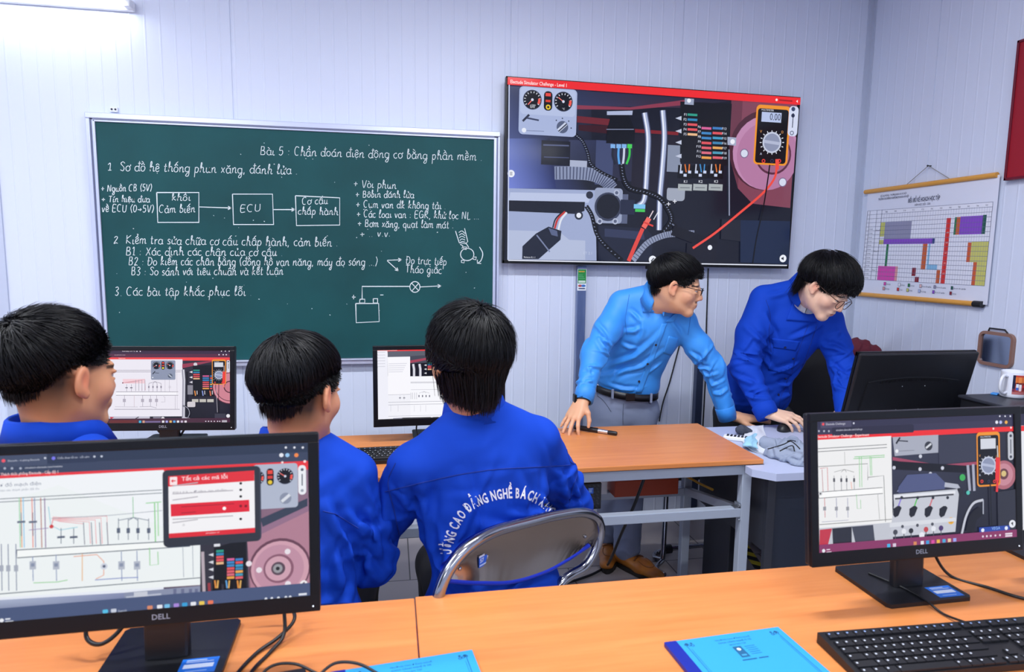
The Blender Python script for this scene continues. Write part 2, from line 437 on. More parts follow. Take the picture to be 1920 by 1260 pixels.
# ---- handwriting: single-stroke letters, x-height 1, ascender 1.9
def ar(cx, cy, rx, ry, a0, a1, n=9): return [(cx + rx * math.cos(math.radians(a0 + (a1 - a0) * k / (n - 1))), cy + ry * math.sin(math.radians(a0 + (a1 - a0) * k / (n - 1)))) for k in range(n)]
GL = {
 'a': (.85, [ar(.38, .48, .36, .5, 40, 320), [(.72, .95), (.70, .2), (.78, .02), (.92, .1)]]),
 'b': (.75, [[(.08, .5), (.28, 1.5), (.2, 1.85), (.12, 1.5), (.12, .1), (.35, -.02), (.62, .25), (.6, .75), (.4, .95), (.15, .7)]]),
 'c': (.66, [ar(.36, .48, .36, .5, 55, 315)]),
 'd': (.85, [ar(.36, .46, .34, .48, 40, 320), [(.74, 1.85), (.70, .2), (.78, .02), (.92, .1)]]),
 'e': (.68, [[(.05, .45), (.55, .6), (.52, .9), (.3, 1.0), (.06, .7), (.1, .2), (.35, -.02), (.65, .18)]]),
 'g': (.82, [ar(.36, .48, .34, .48, 40, 320), [(.7, .95), (.68, -.4), (.5, -.85), (.2, -.75), (.3, -.4), (.8, .1)]]),
 'h': (.85, [[(.05, .3), (.3, 1.5), (.22, 1.85), (.13, 1.5), (.12, 0)], [(.12, .5), (.35, .95), (.6, .85), (.62, .2), (.72, 0), (.88, .12)]]),
 'i': (.38, [[(.12, .9), (.12, .15), (.24, 0), (.4, .12)]]),
 'k': (.78, [[(.05, .3), (.28, 1.5), (.2, 1.85), (.12, 1.5), (.12, 0)], [(.6, .95), (.15, .45), (.4, .3), (.72, 0)]]),
 'l': (.48, [[(.04, .3), (.32, 1.45), (.24, 1.85), (.12, 1.5), (.12, .2), (.25, 0), (.46, .15)]]),
 'm': (1.2, [[(.1, .95), (.1, 0)], [(.1, .55), (.3, .95), (.5, .85), (.52, 0)], [(.52, .55), (.75, .95), (.95, .85), (.97, .15), (1.06, 0), (1.2, .12)]]),
 'n': (.85, [[(.1, .95), (.1, 0)], [(.1, .5), (.35, .95), (.58, .85), (.6, .15), (.7, 0), (.86, .12)]]),
 'o': (.76, [ar(.36, .48, .34, .48, 80, 440, 12)]),
 'p': (.78, [[(.12, 1.0), (.1, -.9)], [(.12, .65), (.35, .98), (.64, .75), (.6, .2), (.35, -.02), (.12, .2)]]),
 'q': (.78, [ar(.36, .48, .34, .48, 40, 320), [(.68, .95), (.66, -.9)]]),
 'r': (.58, [[(.1, .95), (.12, 0)], [(.12, .55), (.3, .9), (.55, .92)]]),
 's': (.62, [[(.55, .85), (.3, 1.0), (.1, .75), (.5, .35), (.4, .03), (.05, .1)]]),
 't': (.55, [[(.22, 1.5), (.2, .2), (.32, 0), (.52, .12)], [(.0, 1.0), (.45, 1.02)]]),
 'u': (.85, [[(.1, .95), (.1, .25), (.3, 0), (.55, .2), (.62, .95)], [(.62, .95), (.62, .15), (.72, 0), (.86, .12)]]),
 'v': (.7, [[(.05, .95), (.3, 0), (.6, .95)]]),
 'x': (.72, [[(.08, .95), (.6, 0)], [(.6, .95), (.06, 0)]]),
 'y': (.8, [[(.1, .95), (.12, .3), (.35, .05), (.6, .4)], [(.64, .95), (.6, -.4), (.4, -.85), (.18, -.6), (.75, .1)]]),
 'f': (.5, [[(.5, 1.7), (.3, 1.85), (.2, 1.5), (.2, -.6)], [(0, .9), (.45, .92)]]),
 'B': (1.0, [[(.15, 1.7), (.12, 0)], [(.12, 1.65), (.6, 1.6), (.62, 1.0), (.2, .88), (.75, .7), (.7, .1), (.1, 0)]]),
 'C': (1.0, [ar(.5, .85, .45, .85, 50, 300)]),
 'D': (1.05, [[(.18, 1.65), (.16, .02), (.7, .15), (.92, .85), (.65, 1.5), (.05, 1.65)]]),
 'E': (.9, [[(.8, 1.65), (.15, 1.65), (.12, 0), (.8, .0)], [(.14, .85), (.7, .87)]]),
 'G': (1.1, [ar(.5, .85, .45, .85, 50, 330), [(.55, .75), (.95, .75), (.92, 0)]]),
 'K': (1.0, [[(.15, 1.65), (.12, 0)], [(.85, 1.65), (.15, .8), (.85, 0)]]),
 'L': (.85, [[(.15, 1.65), (.12, .02), (.75, 0)]]),
 'N': (1.1, [[(.12, 0), (.15, 1.6), (.8, .02), (.85, 1.65)]]),
 'R': (1.0, [[(.15, 0), (.15, 1.65), (.7, 1.5), (.65, 1.0), (.2, .85), (.85, 0)]]),
 'S': (.85, [[(.75, 1.4), (.45, 1.7), (.12, 1.35), (.65, .6), (.5, .02), (.05, .2)]]),
 'T': (.9, [[(.05, 1.6), (.85, 1.65)], [(.45, 1.6), (.42, 0)]]),
 'U': (1.0, [[(.12, 1.65), (.12, .3), (.45, 0), (.8, .3), (.85, 1.65)]]),
 'V': (.95, [[(.08, 1.65), (.42, 0), (.85, 1.65)]]),
 'X': (.95, [[(.1, 1.6), (.8, 0)], [(.8, 1.65), (.08, 0)]]),
 '0': (.8, [ar(.38, .8, .34, .8, 80, 440, 12)]), '1': (.5, [[(.05, 1.3), (.3, 1.65), (.3, 0)], [(.1, 0), (.5, 0)]]),
 '2': (.85, [[(.1, 1.3), (.35, 1.65), (.65, 1.3), (.1, .02), (.45, .12), (.75, .0)]]),
 '3': (.8, [[(.1, 1.5), (.4, 1.65), (.6, 1.3), (.3, .9), (.65, .5), (.4, 0), (.05, .15)]]),
 '5': (.8, [[(.7, 1.65), (.2, 1.62), (.15, .95), (.55, .95), (.65, .4), (.35, 0), (.05, .2)]]),
 '+': (.95, [[(.1, .7), (.85, .72)], [(.47, 1.15), (.47, .25)]]), '-': (.7, [[(.1, .6), (.6, .6)]]),
 '(': (.5, [[(.42, 1.8), (.12, 1.0), (.38, -.2)]]), ')': (.5, [[(.08, 1.8), (.38, 1.0), (.1, -.2)]]),
 '.': (.3, [[(.1, .02), (.16, .04)]]), ',': (.35, [[(.15, .1), (.08, -.3)]]), ':': (.4, [[(.15, .1), (.2, .12)], [(.15, .8), (.2, .82)]]),
 '>': (1.0, [[(.05, .6), (.85, .62)], [(.55, .9), (.88, .62), (.55, .35)]]), "'": (.2, [[(.1, 1.8), (.05, 1.5)]]),
}
MARK = {'\u0300': [[(-.25, .38), (.1, .1)]], '\u0301': [[(-.05, .08), (.28, .42)]], '\u0303': [[(-.3, .1), (-.1, .3), (.1, .12), (.32, .32)]],
        '\u0309': [[(-.08, .4), (.12, .42), (.12, .22), (.0, .08)]], '\u0302': [[(-.28, .05), (.0, .35), (.28, .05)]], '\u0306': [[(-.25, .3), (0, .08), (.25, .3)]]}
class Chalk:
    def __init__(s): s.v, s.f = [], []
    def stroke(s, pts, w, sm=5):                     # pts in photo pixels on the board
        P = [at(x, y, 3.4648) for x, y in pts]
        P = spline([Vector((p.x, p.z, 0)) for p in P], sm) if (sm and len(P) > 2) else [Vector((p.x, p.z, 0)) for p in P]
        o = len(s.v); n = len(P)
        for i, p in enumerate(P):
            t = P[min(i + 1, n - 1)] - P[max(i - 1, 0)]; t = t.normalized() if t.length > 1e-9 else Vector((1, 0, 0))
            q = Vector((-t.y, t.x, 0)) * (w * (.42 + .16 * random.random()))
            for a in (p + q, p - q): s.v.append((a.x - BX0, -.0275, a.y - BZ0))
        s.f += [(o + 2 * i + 2, o + 2 * i + 3, o + 2 * i + 1, o + 2 * i) for i in range(n - 1)]
    def write(s, txt, p0, p1, xh, w=.0030, slant=.12):
        """txt on the baseline from p0 to p1 (photo pixels), xh = x-height in pixels"""
        seq = []; x = 0.0
        for ch in txt:
            if ch == ' ': x += .62; continue
            if ch in 'đĐ': base, mk = ('d' if ch == 'đ' else 'D'), ['bar']
            else:
                q = unicodedata.normalize('NFD', ch); base, mk = q[0], list(q[1:])
            if base not in GL: continue
            wd, st = GL[base]; seq.append((x, base, mk, wd, st)); x += wd + .14
        sx = math.hypot(p1[0] - p0[0], p1[1] - p0[1]) / max(x - .14, .1)
        ux, uy = (p1[0] - p0[0]) / math.hypot(p1[0] - p0[0], p1[1] - p0[1]), (p1[1] - p0[1]) / math.hypot(p1[0] - p0[0], p1[1] - p0[1])
        def put(q, ox):
            a = (ox + q[0] + slant * q[1] * xh / sx * .6) * sx; h = q[1] * xh
            return (p0[0] + ux * a + uy * h * .0 + uy * 0, p0[1] + uy * a - h)
        for ox, base, mk, wd, st in seq:
            jy = random.uniform(-.06, .06)
            for pl in st: s.stroke([put((a + random.uniform(-.03, .03), c + jy + random.uniform(-.03, .03)), ox) for a, c in pl], w)
            top = 1.1 if base in 'aeiouycmnprsvxg' else 1.9
            for m_ in mk:
                if m_ == 'bar':
                    yb = 1.45 if base == 'd' else .85; xb = .5 if base == 'd' else -.05
                    s.stroke([put((xb, yb), ox), put((xb + .5, yb + .02), ox)], w)
                elif m_ == '\u0323': s.stroke([put((wd * .45, -.35), ox), put((wd * .45 + .08, -.33), ox)], w * 1.2)
                elif m_ == '\u031b': s.stroke([put((wd * .82, .85), ox), put((wd * 1.02, 1.0), ox), put((wd * .98, 1.2), ox)], w)
                elif m_ in MARK:
                    up = top + (.38 if (m_ in '\u0300\u0301\u0303\u0309' and any(c in '\u0302\u0306' for c in mk)) else 0)
                    for pl in MARK[m_]: s.stroke([put((wd * .45 + a, up + c), ox) for a, c in pl], w)
    def build(s, name):
        me = bpy.data.meshes.new(name); me.from_pydata(s.v, [], s.f); me.materials.append(chalk_m)
        return link(bpy.data.objects.new(name, me), bt)
chalk_m = mat('white chalk', '#e4efef', 0.9)
c = Chalk()
c.write("Bài 5 : Chẩn đoán điện động cơ bằng phần mềm .", (488, 290), (904, 301), 9.5)
c.write('1', (201, 319), (209, 319), 8); c.write('Sơ đồ hệ thống phun xăng, đánh lửa .', (225, 320), (558, 327), 10)
c.write('+ Nguồn CB (5V)', (189, 359), (285, 358), 7.5); c.write('+ Tín hiệu đưa', (190, 379), (281, 379), 7); c.write('về ECU (0>5V)', (191, 397), (289, 398), 8)
c.write('khối', (322, 376), (357, 376), 8); c.write('Cảm biến', (298, 399), (366, 398), 8.5); c.write('ECU', (450, 398), (489, 396), 8)
c.write('Cơ cấu', (566, 384), (615, 382), 8); c.write('chấp hành', (559, 402), (634, 403), 8)
c.write('+ Vòi phun', (662, 351), (743, 354), 8.5); c.write('+ Bôbin đánh lửa', (666, 370), (776, 371), 7.5)
c.write('+ Cụm van đk không tải .', (667, 389), (836, 392), 8); c.write('+ Các loại van : EGR, khử lọc NL ...', (668, 407), (898, 411), 8)
c.write('+ Bơm xăng, quạt làm mát .', (670, 425), (850, 428), 8); c.write('+ .. v.v.', (674, 445), (732, 443), 8)
c.write('2', (213, 456), (222, 456), 8); c.write('Kiểm tra sửa chữa cơ cấu chấp hành, cảm biến :', (236, 457), (634, 462), 9.5)
c.write('B1 : Xác định các chân của cơ cấu .', (236, 478), (530, 480), 9); c.write('B2 : Đo kiểm các chân bằng (đồng hồ vạn năng, máy đo sóng ...)', (241, 497), (708, 498), 9)
c.write('B3 : So sánh với tiêu chuẩn và kết luận', (246, 516), (531, 515), 9); c.write('3. Các bài tập khắc phục lỗi .', (215, 554), (472, 554), 9.5)
c.write('Đo trực tiếp', (761, 494), (837, 497), 8.5); c.write('Tháo giắc', (760, 511), (828, 513), 8.5)
c.build('chalk_lettering')
d = Chalk()
def bx(*p): d.stroke(list(p) + [p[0]], .0046, 0)
bx((294, 361), (373, 361), (373, 417), (296, 417)); bx((436, 364), (511, 364), (513, 421), (438, 421)); bx((554, 367), (637, 371), (637, 422), (556, 423))
def arrow(p, q, h=7):
    d.stroke([p, q], .0042, 0); a = math.atan2(q[1] - p[1], q[0] - p[0])
    for s_ in (-.45, .45): d.stroke([q, (q[0] - h * math.cos(a + s_), q[1] - h * math.sin(a + s_))], .0042, 0)
arrow((374, 388), (434, 390)); arrow((513, 393), (553, 393)); arrow((726, 488), (753, 487)); arrow((726, 489), (747, 508))
bx((667, 569), (710, 569), (711, 603), (668, 605)); bx((675, 561), (684, 561), (684, 568), (674, 568)); bx((700, 560), (708, 560), (708, 568), (700, 568))
d.stroke([(679, 561), (679, 537), (768, 537)], .0042, 0); d.stroke([(778 + 9.5 * math.cos(a / 12 * 2 * PI), 538 + 10 * math.sin(a / 12 * 2 * PI)) for a in range(13)], .0042)
d.stroke([(772, 531), (785, 545)], .0042, 0); d.stroke([(785, 531), (772, 546)], .0042, 0); arrow((788, 538), (827, 536))
d.stroke([(660, 557), (667, 557)], .004, 0); d.stroke([(663, 553), (663, 561)], .004, 0); d.stroke([(713, 553), (719, 553)], .004, 0)
d.stroke([(854, 433), (861, 455), (873, 457), (877, 453), (871, 428)], .004, 0)
for k in range(5): d.stroke([(860 + random.uniform(0, 3), 436 + k * 5), (866, 433 + k * 5), (872, 438 + k * 4)], .0034)
d.stroke([(863, 458), (868, 461), (866, 466)], .004, 0); d.stroke([(873, 455), (879, 464)], .004, 0)
d.stroke([(876 + 12.5 * math.cos(a / 14 * 2 * PI), 477 + 11.5 * math.sin(a / 14 * 2 * PI)) for a in range(15)], .0042)
for x, y in ((872, 463), (890, 482), (868, 488)): d.stroke([(x - 3, y), (x + 3, y), (x + 2, y + 5), (x - 3, y + 4), (x - 3, y)], .004, 0)
d.stroke([(899, 463), (905, 475), (902, 488), (895, 494)], .0042); d.stroke([(895, 487), (895, 494), (902, 494)], .0042, 0)
for k in range(46):
    x, y = random.uniform(200, 915), random.uniform(250, 600); d.stroke([(x, y), (x + random.uniform(.5, 2.5), y + random.uniform(-1, 1.5))], random.uniform(.0015, .004), 0)
d.build('chalk_drawing')
# ================================================================== DISPLAYS
screen_m = col_mat('lit display', 0.12, emit=0.98, spec=0.28)
black_p = mat('black plastic', '#15161b', 0.42); add_bump(black_p, scale=420, strength=.06, dist=.0004)
black_g = mat('glossy black plastic', '#0b0c10', 0.34, spec=.3)
label_m = col_mat('printed label', 0.4)

def to_local(M, px, py):
    Mi = M.inverted(); o = Mi @ EYE; d = Mi.to_3x3() @ ray(px, py); p = o + d * (-o.y / d.y); return p.x, p.z
class Trace:
    """draws on a Canvas with coordinates read off an enlargement of the photograph (origin x0, y0, enlargement s)"""
    def __init__(s, cv, M, x0, y0, sc, lim):
        s.cv, s.M, s.x0, s.y0, s.sc, s.lim = cv, M, x0, y0, sc, lim
    def L(s, x, y, clamp=True):
        u, v = to_local(s.M, s.x0 + x / s.sc, s.y0 + y / s.sc)
        if clamp: u = min(max(u, s.lim[0]), s.lim[1]); v = min(max(v, s.lim[2]), s.lim[3])
        return u, v
    def k(s, x, y):
        a, b = s.L(x - 5, y, False), s.L(x + 5, y, False); return math.hypot(a[0] - b[0], a[1] - b[1]) / 10
    def poly(s, pts, col): s.cv.poly([s.L(*p) for p in pts], col)
    def quad(s, x0, y0, x1, y1, col):                # upright rectangle in the display from two opposite corners
        a, b = s.L(x0, y0), s.L(x1, y1); s.cv.rect(min(a[0], b[0]), min(a[1], b[1]), abs(a[0] - b[0]), abs(a[1] - b[1]), col)
    def grad(s, pts, cols): s.cv.grad([s.L(*p) for p in pts], cols)
    def rr(s, x0, y0, x1, y1, r, col):
        a, b = s.L(x0, y0), s.L(x1, y1); kk = s.k((x0 + x1) / 2, (y0 + y1) / 2)
        w, h = abs(a[0] - b[0]), abs(a[1] - b[1])
        s.cv.rrect(min(a[0], b[0]), min(a[1], b[1]), w, h, min(r * kk, w * .49, h * .49), col)
    def disc(s, x, y, r, col, ry=None):
        u, v = s.L(x, y); kk = s.k(x, y); s.cv.poly([(min(max(u + r * kk * math.cos(a), s.lim[0]), s.lim[1]), min(max(v + (ry or r) * kk * math.sin(a), s.lim[2]), s.lim[3])) for a in [2 * PI * i / 28 for i in range(28)]], col)
    def ring(s, x, y, r0, r1, col, a0=0, a1=360):
        u, v = s.L(x, y); kk = s.k(x, y)
        for_v = s.cv; n = 40; vs, fs = [], []
        cl = lambda p: (min(max(p[0], s.lim[0]), s.lim[1]), min(max(p[1], s.lim[2]), s.lim[3]))
        for i in range(n + 1):
            a = math.radians(a0 + (a1 - a0) * i / n)
            vs += [cl((u + r0 * kk * math.cos(a), v + r0 * kk * math.sin(a))), cl((u + r1 * kk * math.cos(a), v + r1 * kk * math.sin(a)))]
        for_v.raw(vs, [(2 * i, 2 * i + 1, 2 * i + 3, 2 * i + 2) for i in range(n)], [hexc(col)] * len(vs))
    def line(s, pts, w, col, col2=None, smooth=0): s.cv.line([s.L(*p) for p in pts], w * s.k(*pts[0]), col, col2, smooth)
    def text(s, t, x, y, h, col, width=None, align='l', bold=0.0):
        u, v = s.L(x, y); kk = s.k(x, y); s.cv.text(t, u, v, h * kk, col, align, bold, width * kk if width else None)
    def ribs(s, pts, w, n, col, dark):               # corrugated hose
        s.line(pts, w, col, None, 8)
        P = spline([Vector((p[0], p[1], 0)) for p in pts], 12); L = len(P)
        for i in range(n):
            k_ = (i + .5) / n * (L - 2); j = int(k_); p = P[j].lerp(P[j + 1], k_ - j); t = (P[j + 1] - P[j]).normalized(); q = Vector((-t.y, t.x, 0)) * w * .5
            s.line([(p.x + q.x, p.y + q.y), (p.x - q.x, p.y - q.y)], w * .07 + 2, dark)
    def gauge(s, x, y, r, needle):
        s.disc(x, y, r, '#11131c'); s.ring(x, y, r * .93, r * 1.0, '#3d4560')
        for k_ in range(12):
            a = math.radians(215 - k_ * 23); s.line([(x + r * .72 * math.cos(a), y - r * .72 * math.sin(a)), (x + r * .9 * math.cos(a), y - r * .9 * math.sin(a))], r * .07, '#eef2ff')
        s.ring(x, y, r * .62, r * .88, '#f0594e', -30, 12)
        a = math.radians(needle); s.line([(x, y), (x + r * .7 * math.cos(a), y - r * .7 * math.sin(a))], r * .09, '#ff7a70'); s.disc(x, y, r * .14, '#d8dcf0')
    def fusebox(s, fx, fy, cw, rh, names=True):
        cols5 = ['#2f9a86', '#2f86b8', '#e0545c', '#e0545c', '#e9b98a']
        c2 = [('#d9639a', '#3f7fc4'), ('#3f86c4', '#e0545c'), ('#3f86c4', '#3f9ac4'), ('#e0545c', '#3f86b4'), ('#e0606c', '#e9a85a'), ('#d96a7c', '#4a9ab8'), ('#e9a04a', '#e0606c')]
        for i, q in enumerate(cols5): s.quad(fx, fy + i * rh, fx + cw, fy + i * rh + rh * .6, q)
        for i, (a, b) in enumerate(c2):
            y = fy + 2.75 * rh + i * rh; s.quad(fx + cw * 1.45, y, fx + cw * 2.45, y + rh * .6, a); s.quad(fx + cw * 2.6, y, fx + cw * 3.6, y + rh * .6, b)
    def meter(s, x0, y0, x1, y1, digits=True):
        w, h = x1 - x0, y1 - y0
        s.rr(x0, y0, x1, y1, w * .13, '#f0962e'); s.rr(x0 + w * .05, y0 + h * .06, x1 - w * .06, y1 - h * .03, w * .09, '#14151c')
        s.quad(x0 + w * .17, y0 + h * .12, x0 + w * .8, y0 + h * .3, '#b9c6ea' if digits else '#d5d8e2')
        if digits: s.text('0.00', x0 + w * .78, y0 + h * .265, h * .1, '#1a2140', w * .36, 'r')
        s.disc(x0 + w * .5, y0 + h * .62, w * .3, '#8e97b4'); s.ring(x0 + w * .5, y0 + h * .62, w * .26, w * .31, '#c6cde2')
        s.line([(x0 + w * .24, y0 + h * .6), (x0 + w * .76, y0 + h * .64)], w * .09, '#b4bcd6')
        for k_ in range(16):
            a = 2 * PI * k_ / 16; s.line([(x0 + w * (.5 + .34 * math.cos(a)), y0 + h * .62 + w * .34 * math.sin(a)), (x0 + w * (.5 + .4 * math.cos(a)), y0 + h * .62 + w * .4 * math.sin(a))], w * .025, '#e6e9f5')
        s.text('V', x0 + w * .1, y0 + h * .46, h * .04, '#e9a35a'); s.text('A', x0 + w * .1, y0 + h * .82, h * .035, '#cfd6ee'); s.text('Ω', x0 + w * .8, y0 + h * .47, h * .035, '#e9a35a')
        s.text('MULTIMETER', x0 + w * .15, y0 + h * .1, h * .025, '#e6e9f5')
        for a, q in ((.22, '#e0413c'), (.5, '#2c3350'), (.74, '#e0413c')): s.disc(x0 + w * a, y0 + h * .92, w * .06, q); s.disc(x0 + w * a, y0 + h * .92, w * .03, '#0b0c12')

# ------------------------------------------------------------------ wall television
TVY = WALL_Y - .08
tv = thing('television', 'large wall television showing a car engine bay, fuses and an orange multimeter', 'television', (1.4019, TVY, 1.9107))
tv.rotation_euler = (0, 0.0083, 0)
TVM = Matrix.Translation((1.4019, TVY, 1.9107)) @ Matrix.Rotation(0.0083, 4, 'Y')
W2, H2 = .82, .4686
m = MB(); m.use(black_p); m.box((0, .018, 0), (2 * W2, .028, 2 * H2), bevel=.003); m.box((0, .05, -.1), (1.1, .05, .55), bevel=.02)
m.build('back_cover', black_p, tv)
m = MB(); m.use(black_g)
for lo, hi in (((-W2, -.002, H2 - .009), (W2, .02, H2)), ((-W2, -.002, -H2), (W2, .02, -H2 + .017)), ((-W2, -.002, -H2), (-W2 + .009, .02, H2)), ((W2 - .009, -.002, -H2), (W2, .02, H2))): m.b2(lo, hi, .001)
m.build('bezel', black_g, tv)
MB().box((0.0, .004, -H2 - .008), (.06, .02, .018), bevel=.003).build('sensor', black_g, tv)
cv = Canvas(3e-5); T = Trace(cv, TVM, 940, 130, 3.3158, (-W2 + .006, W2 - .006, -H2 + .012, H2 - .006))
cv.rect(-W2 + .004, -H2 + .01, 2 * W2 - .008, 2 * H2 - .014, '#171a29')
T.grad([(45, 100), (560, 130), (560, 760), (40, 740)], ['#3a4266', '#23283d', '#141622', '#4f5c9c'])  # dark backdrop, with the bluish reflection along its left side painted in
T.grad([(460, 130), (1430, 195), (1130, 240), (460, 225)], ['#2b3352', '#1c2236', '#3b2a3c', '#323a5e'])
T.poly([(450, 222), (800, 236), (1140, 190), (1140, 222), (800, 252), (450, 248)], '#8a3a50')
T.poly([(470, 290), (680, 310), (680, 350), (470, 330)], '#6d2530'); T.poly([(480, 345), (660, 350), (660, 400), (480, 380)], '#3a1620')
T.poly([(820, 370), (1100, 390), (1100, 410), (820, 392)], '#7c2028')
T.grad([(420, 440), (600, 440), (600, 590), (420, 590)], ['#3b4160', '#2b3150', '#22273c', '#303650'])
T.quad(590, 440, 690, 720, '#414a70'); T.quad(700, 430, 880, 700, '#2a2c44'); T.quad(820, 400, 1110, 780, '#1f1d2c')
T.grad([(40, 430), (300, 430), (340, 740), (40, 740)], ['#6272b8', '#20253c', '#2e376a', '#7686d8'])  # blue glow reflected at the left, painted into the picture colours
T.quad(250, 440, 425, 600, '#171a28'); T.line([(260, 470), (420, 475)], 8, '#596285'); T.line([(265, 545), (420, 550)], 5, '#49527a')
T.poly([(1430, 190), (1838, 215), (1795, 862), (1560, 835), (1470, 740), (1412, 520)], '#81465a')
T.poly([(1430, 190), (1500, 195), (1470, 740), (1412, 520)], '#6b3a4c')
T.disc(1640, 505, 222, '#4d2a3a'); T.disc(1645, 520, 205, '#c08ab2'); T.disc(1655, 540, 190, '#b47ca4'); T.disc(1690, 530, 112, '#5b3046'); T.disc(1690, 530, 100, '#a06a8c'); T.disc(1690, 530, 62, '#4a2536'); T.disc(1690, 530, 34, '#8b5a74')
for x, y in ((1510, 523), (1748, 702)): T.disc(x, y, 26, '#7e6a90'); T.disc(x, y, 21, '#d6dcf0')
T.quad(1035, 470, 1110, 640, '#8690a8'); T.rr(1030, 730, 1138, 820, 20, '#9fa6b8'); T.quad(1040, 640, 1105, 740, '#1c1f2c')
for pts in ([(890, 270), (912, 420), (905, 600), (890, 800), (850, 850)], [(1003, 255), (1013, 420), (1000, 620), (985, 800), (980, 1000)]):
    T.line(pts, 38, '#4c5475', None, 6); T.line(pts, 26, '#a9b4d6', None, 6); T.line([(x - 4, y) for x, y in pts], 9, '#eef2ff', None, 6)
T.poly([(1112, 200), (1432, 215), (1410, 600), (1110, 578)], '#13141c'); T.quad(1140, 180, 1195, 222, '#9aa3be'); T.disc(1166, 195, 12, '#eef0fa')
T.poly([(1405, 420), (1460, 425), (1458, 475), (1405, 470)], '#a5adc8'); T.disc(1437, 450, 14, '#eef0fa')
T.fusebox(1157, 274, 60, 30.5)
for i in range(5): T.text('F%d' % (i + 1), 1150, 290 + i * 30.5, 15, '#dfe4f5', align='r')
for i in range(7): T.text('F%d' % (i + 6), 1238, 366 + i * 30.5, 14, '#dfe4f5', align='r'); T.text('F%d' % (i + 13), 1370, 376 + i * 30.5, 14, '#dfe4f5')
for i, (x, q) in enumerate(((1098, '#e0762c'), (1192, '#3f8fd0'), (1288, '#e07a34'))):
    T.quad(x, 595, x + 88, 680, '#0d0e15')
    for j, dx in enumerate((18, 42, 70)): T.line([(x + dx, 590), (x + dx + (8 if j == 1 else -4), 640)], 7, q if j else '#c9cfe2'); T.quad(x + dx - 8, 630 + j % 2 * 20, x + dx + 10, 648 + j % 2 * 20, '#c9d4f0')
    T.text('K%d' % (i + 1), x + 44, 706, 16, '#e6e9f5', align='c'); T.quad(x, 712, x + 84, 756, '#a9b0b4'); T.line([(x + 12, 736), (x + 72, 737)], 5, '#70767e')
for y in (305, 385, 455, 540): T.poly([(1080, y), (1118, y - 14), (1118, y + 14)], '#c3cae0')
T.poly([(655, 262), (815, 258), (812, 285), (655, 285)], '#aeb8d8'); T.poly([(680, 285), (790, 285), (830, 380), (825, 462), (650, 460), (655, 380)], '#10121b'); T.line([(652, 374), (822, 374)], 4, '#8f99bb')
for i, (x, q) in enumerate(((692, '#1f2334'), (728, '#5aa2e6'), (762, '#c9d0e6'), (796, '#38c24a'))):
    T.quad(x - 14, 465, x + 14, 492, '#7fb2ea' if i < 3 else '#49d05a'); T.line([(x, 490), (x - 2, 540), (x - (x - 740) * .35, 590)], 13, q, None, 4)
T.ribs([(330, 645), (450, 645), (560, 655), (640, 690), (690, 745)], 78, 22, '#8b95b4', '#4a5270')
T.quad(425, 565, 530, 610, '#aab2cc')
T.poly([(45, 740), (582, 752), (590, 1190), (40, 1182)], '#9fabd0'); T.poly([(55, 765), (560, 775), (540, 830), (45, 815)], '#bcc6e4')
T.poly([(45, 815), (518, 825), (515, 880), (470, 900), (45, 882)], '#191c2a'); T.disc(547, 782, 22, '#2a2e40'); T.disc(480, 908, 26, '#262a3a'); T.disc(480, 908, 15, '#e8ecf8')
T.poly([(40, 1000), (360, 1010), (420, 1060), (520, 1065), (520, 1185), (40, 1182)], '#b4bedb')
T.quad(590, 770, 780, 960, '#59617f'); T.rr(580, 735, 745, 960, 20, '#98a2c0'); T.disc(662, 855, 84, '#3a4058'); T.disc(662, 853, 72, '#181b27')
for x, y in ((715, 768), (610, 945), (706, 945)): T.disc(x, y, 18, '#b4bcd4'); T.disc(x, y, 10, '#5c6482')
T.quad(740, 810, 825, 905, '#242a42'); T.quad(822, 838, 892, 868, '#7ec2ee'); T.quad(830, 868, 890, 888, '#45c65a')
T.poly([(600, 970), (900, 990), (940, 1040), (930, 1190), (600, 1190)], '#1f2438'); T.poly([(640, 990), (880, 1010), (890, 1060), (640, 1040)], '#333a58')
T.line([(395, 885), (350, 930), (330, 990)], 12, '#c23a34', None, 5); T.line([(405, 890), (370, 935), (352, 1000)], 12, '#e0e4f0', None, 5); T.line([(385, 880), (336, 930), (318, 985)], 8, '#1a1c26', None, 5)
T.poly([(292, 978), (372, 1005), (366, 1060), (230, 1180), (128, 1180), (130, 1100), (215, 1020)], '#202536'); T.line([(218, 1030), (300, 1135)], 8, '#7c86a8'); T.poly([(290, 985), (345, 1005), (350, 1040), (310, 1030)], '#5a6488')
def braid(pts, w):
    T.line(pts, w, '#0c0d13', None, 8)
    P = spline([Vector((x, y, 0)) for x, y in pts], 10)
    for i in range(0, len(P) - 1, 2):
        t_ = (P[i + 1] - P[i]).normalized(); T.line([(P[i].x - t_.y * 5, P[i].y + t_.x * 5), (P[i].x + t_.y * 2 + t_.x * 6, P[i].y - t_.x * 2 + t_.y * 6)], 4, '#8d97b8')
braid([(458, 405), (505, 450), (535, 520), (555, 590), (620, 640), (720, 688)], 18)
braid([(745, 590), (760, 680), (800, 740), (900, 765), (980, 800), (1035, 870), (1055, 940), (1000, 1020)], 34)
braid([(525, 850), (560, 910), (590, 1020), (640, 1090), (750, 1190)], 26); braid([(1060, 960), (1080, 990), (1000, 1030)], 22)
T.ribs([(1195, 1020), (1090, 1022), (1000, 1035), (900, 1085), (815, 1188)], 34, 26, '#8f98b4', '#444b66')
T.poly([(1482, 938), (1790, 945), (1780, 1212), (1480, 1200)], '#1c2947'); T.poly([(1365, 930), (1482, 938), (1480, 1070), (1360, 1055)], '#20222f'); T.line([(1410, 500), (1412, 910)], 8, '#8c93ac')
T.line([(1060, 1000), (1330, 1100)], 60, '#141521'); T.quad(1150, 1080, 1330, 1205, '#191a28')
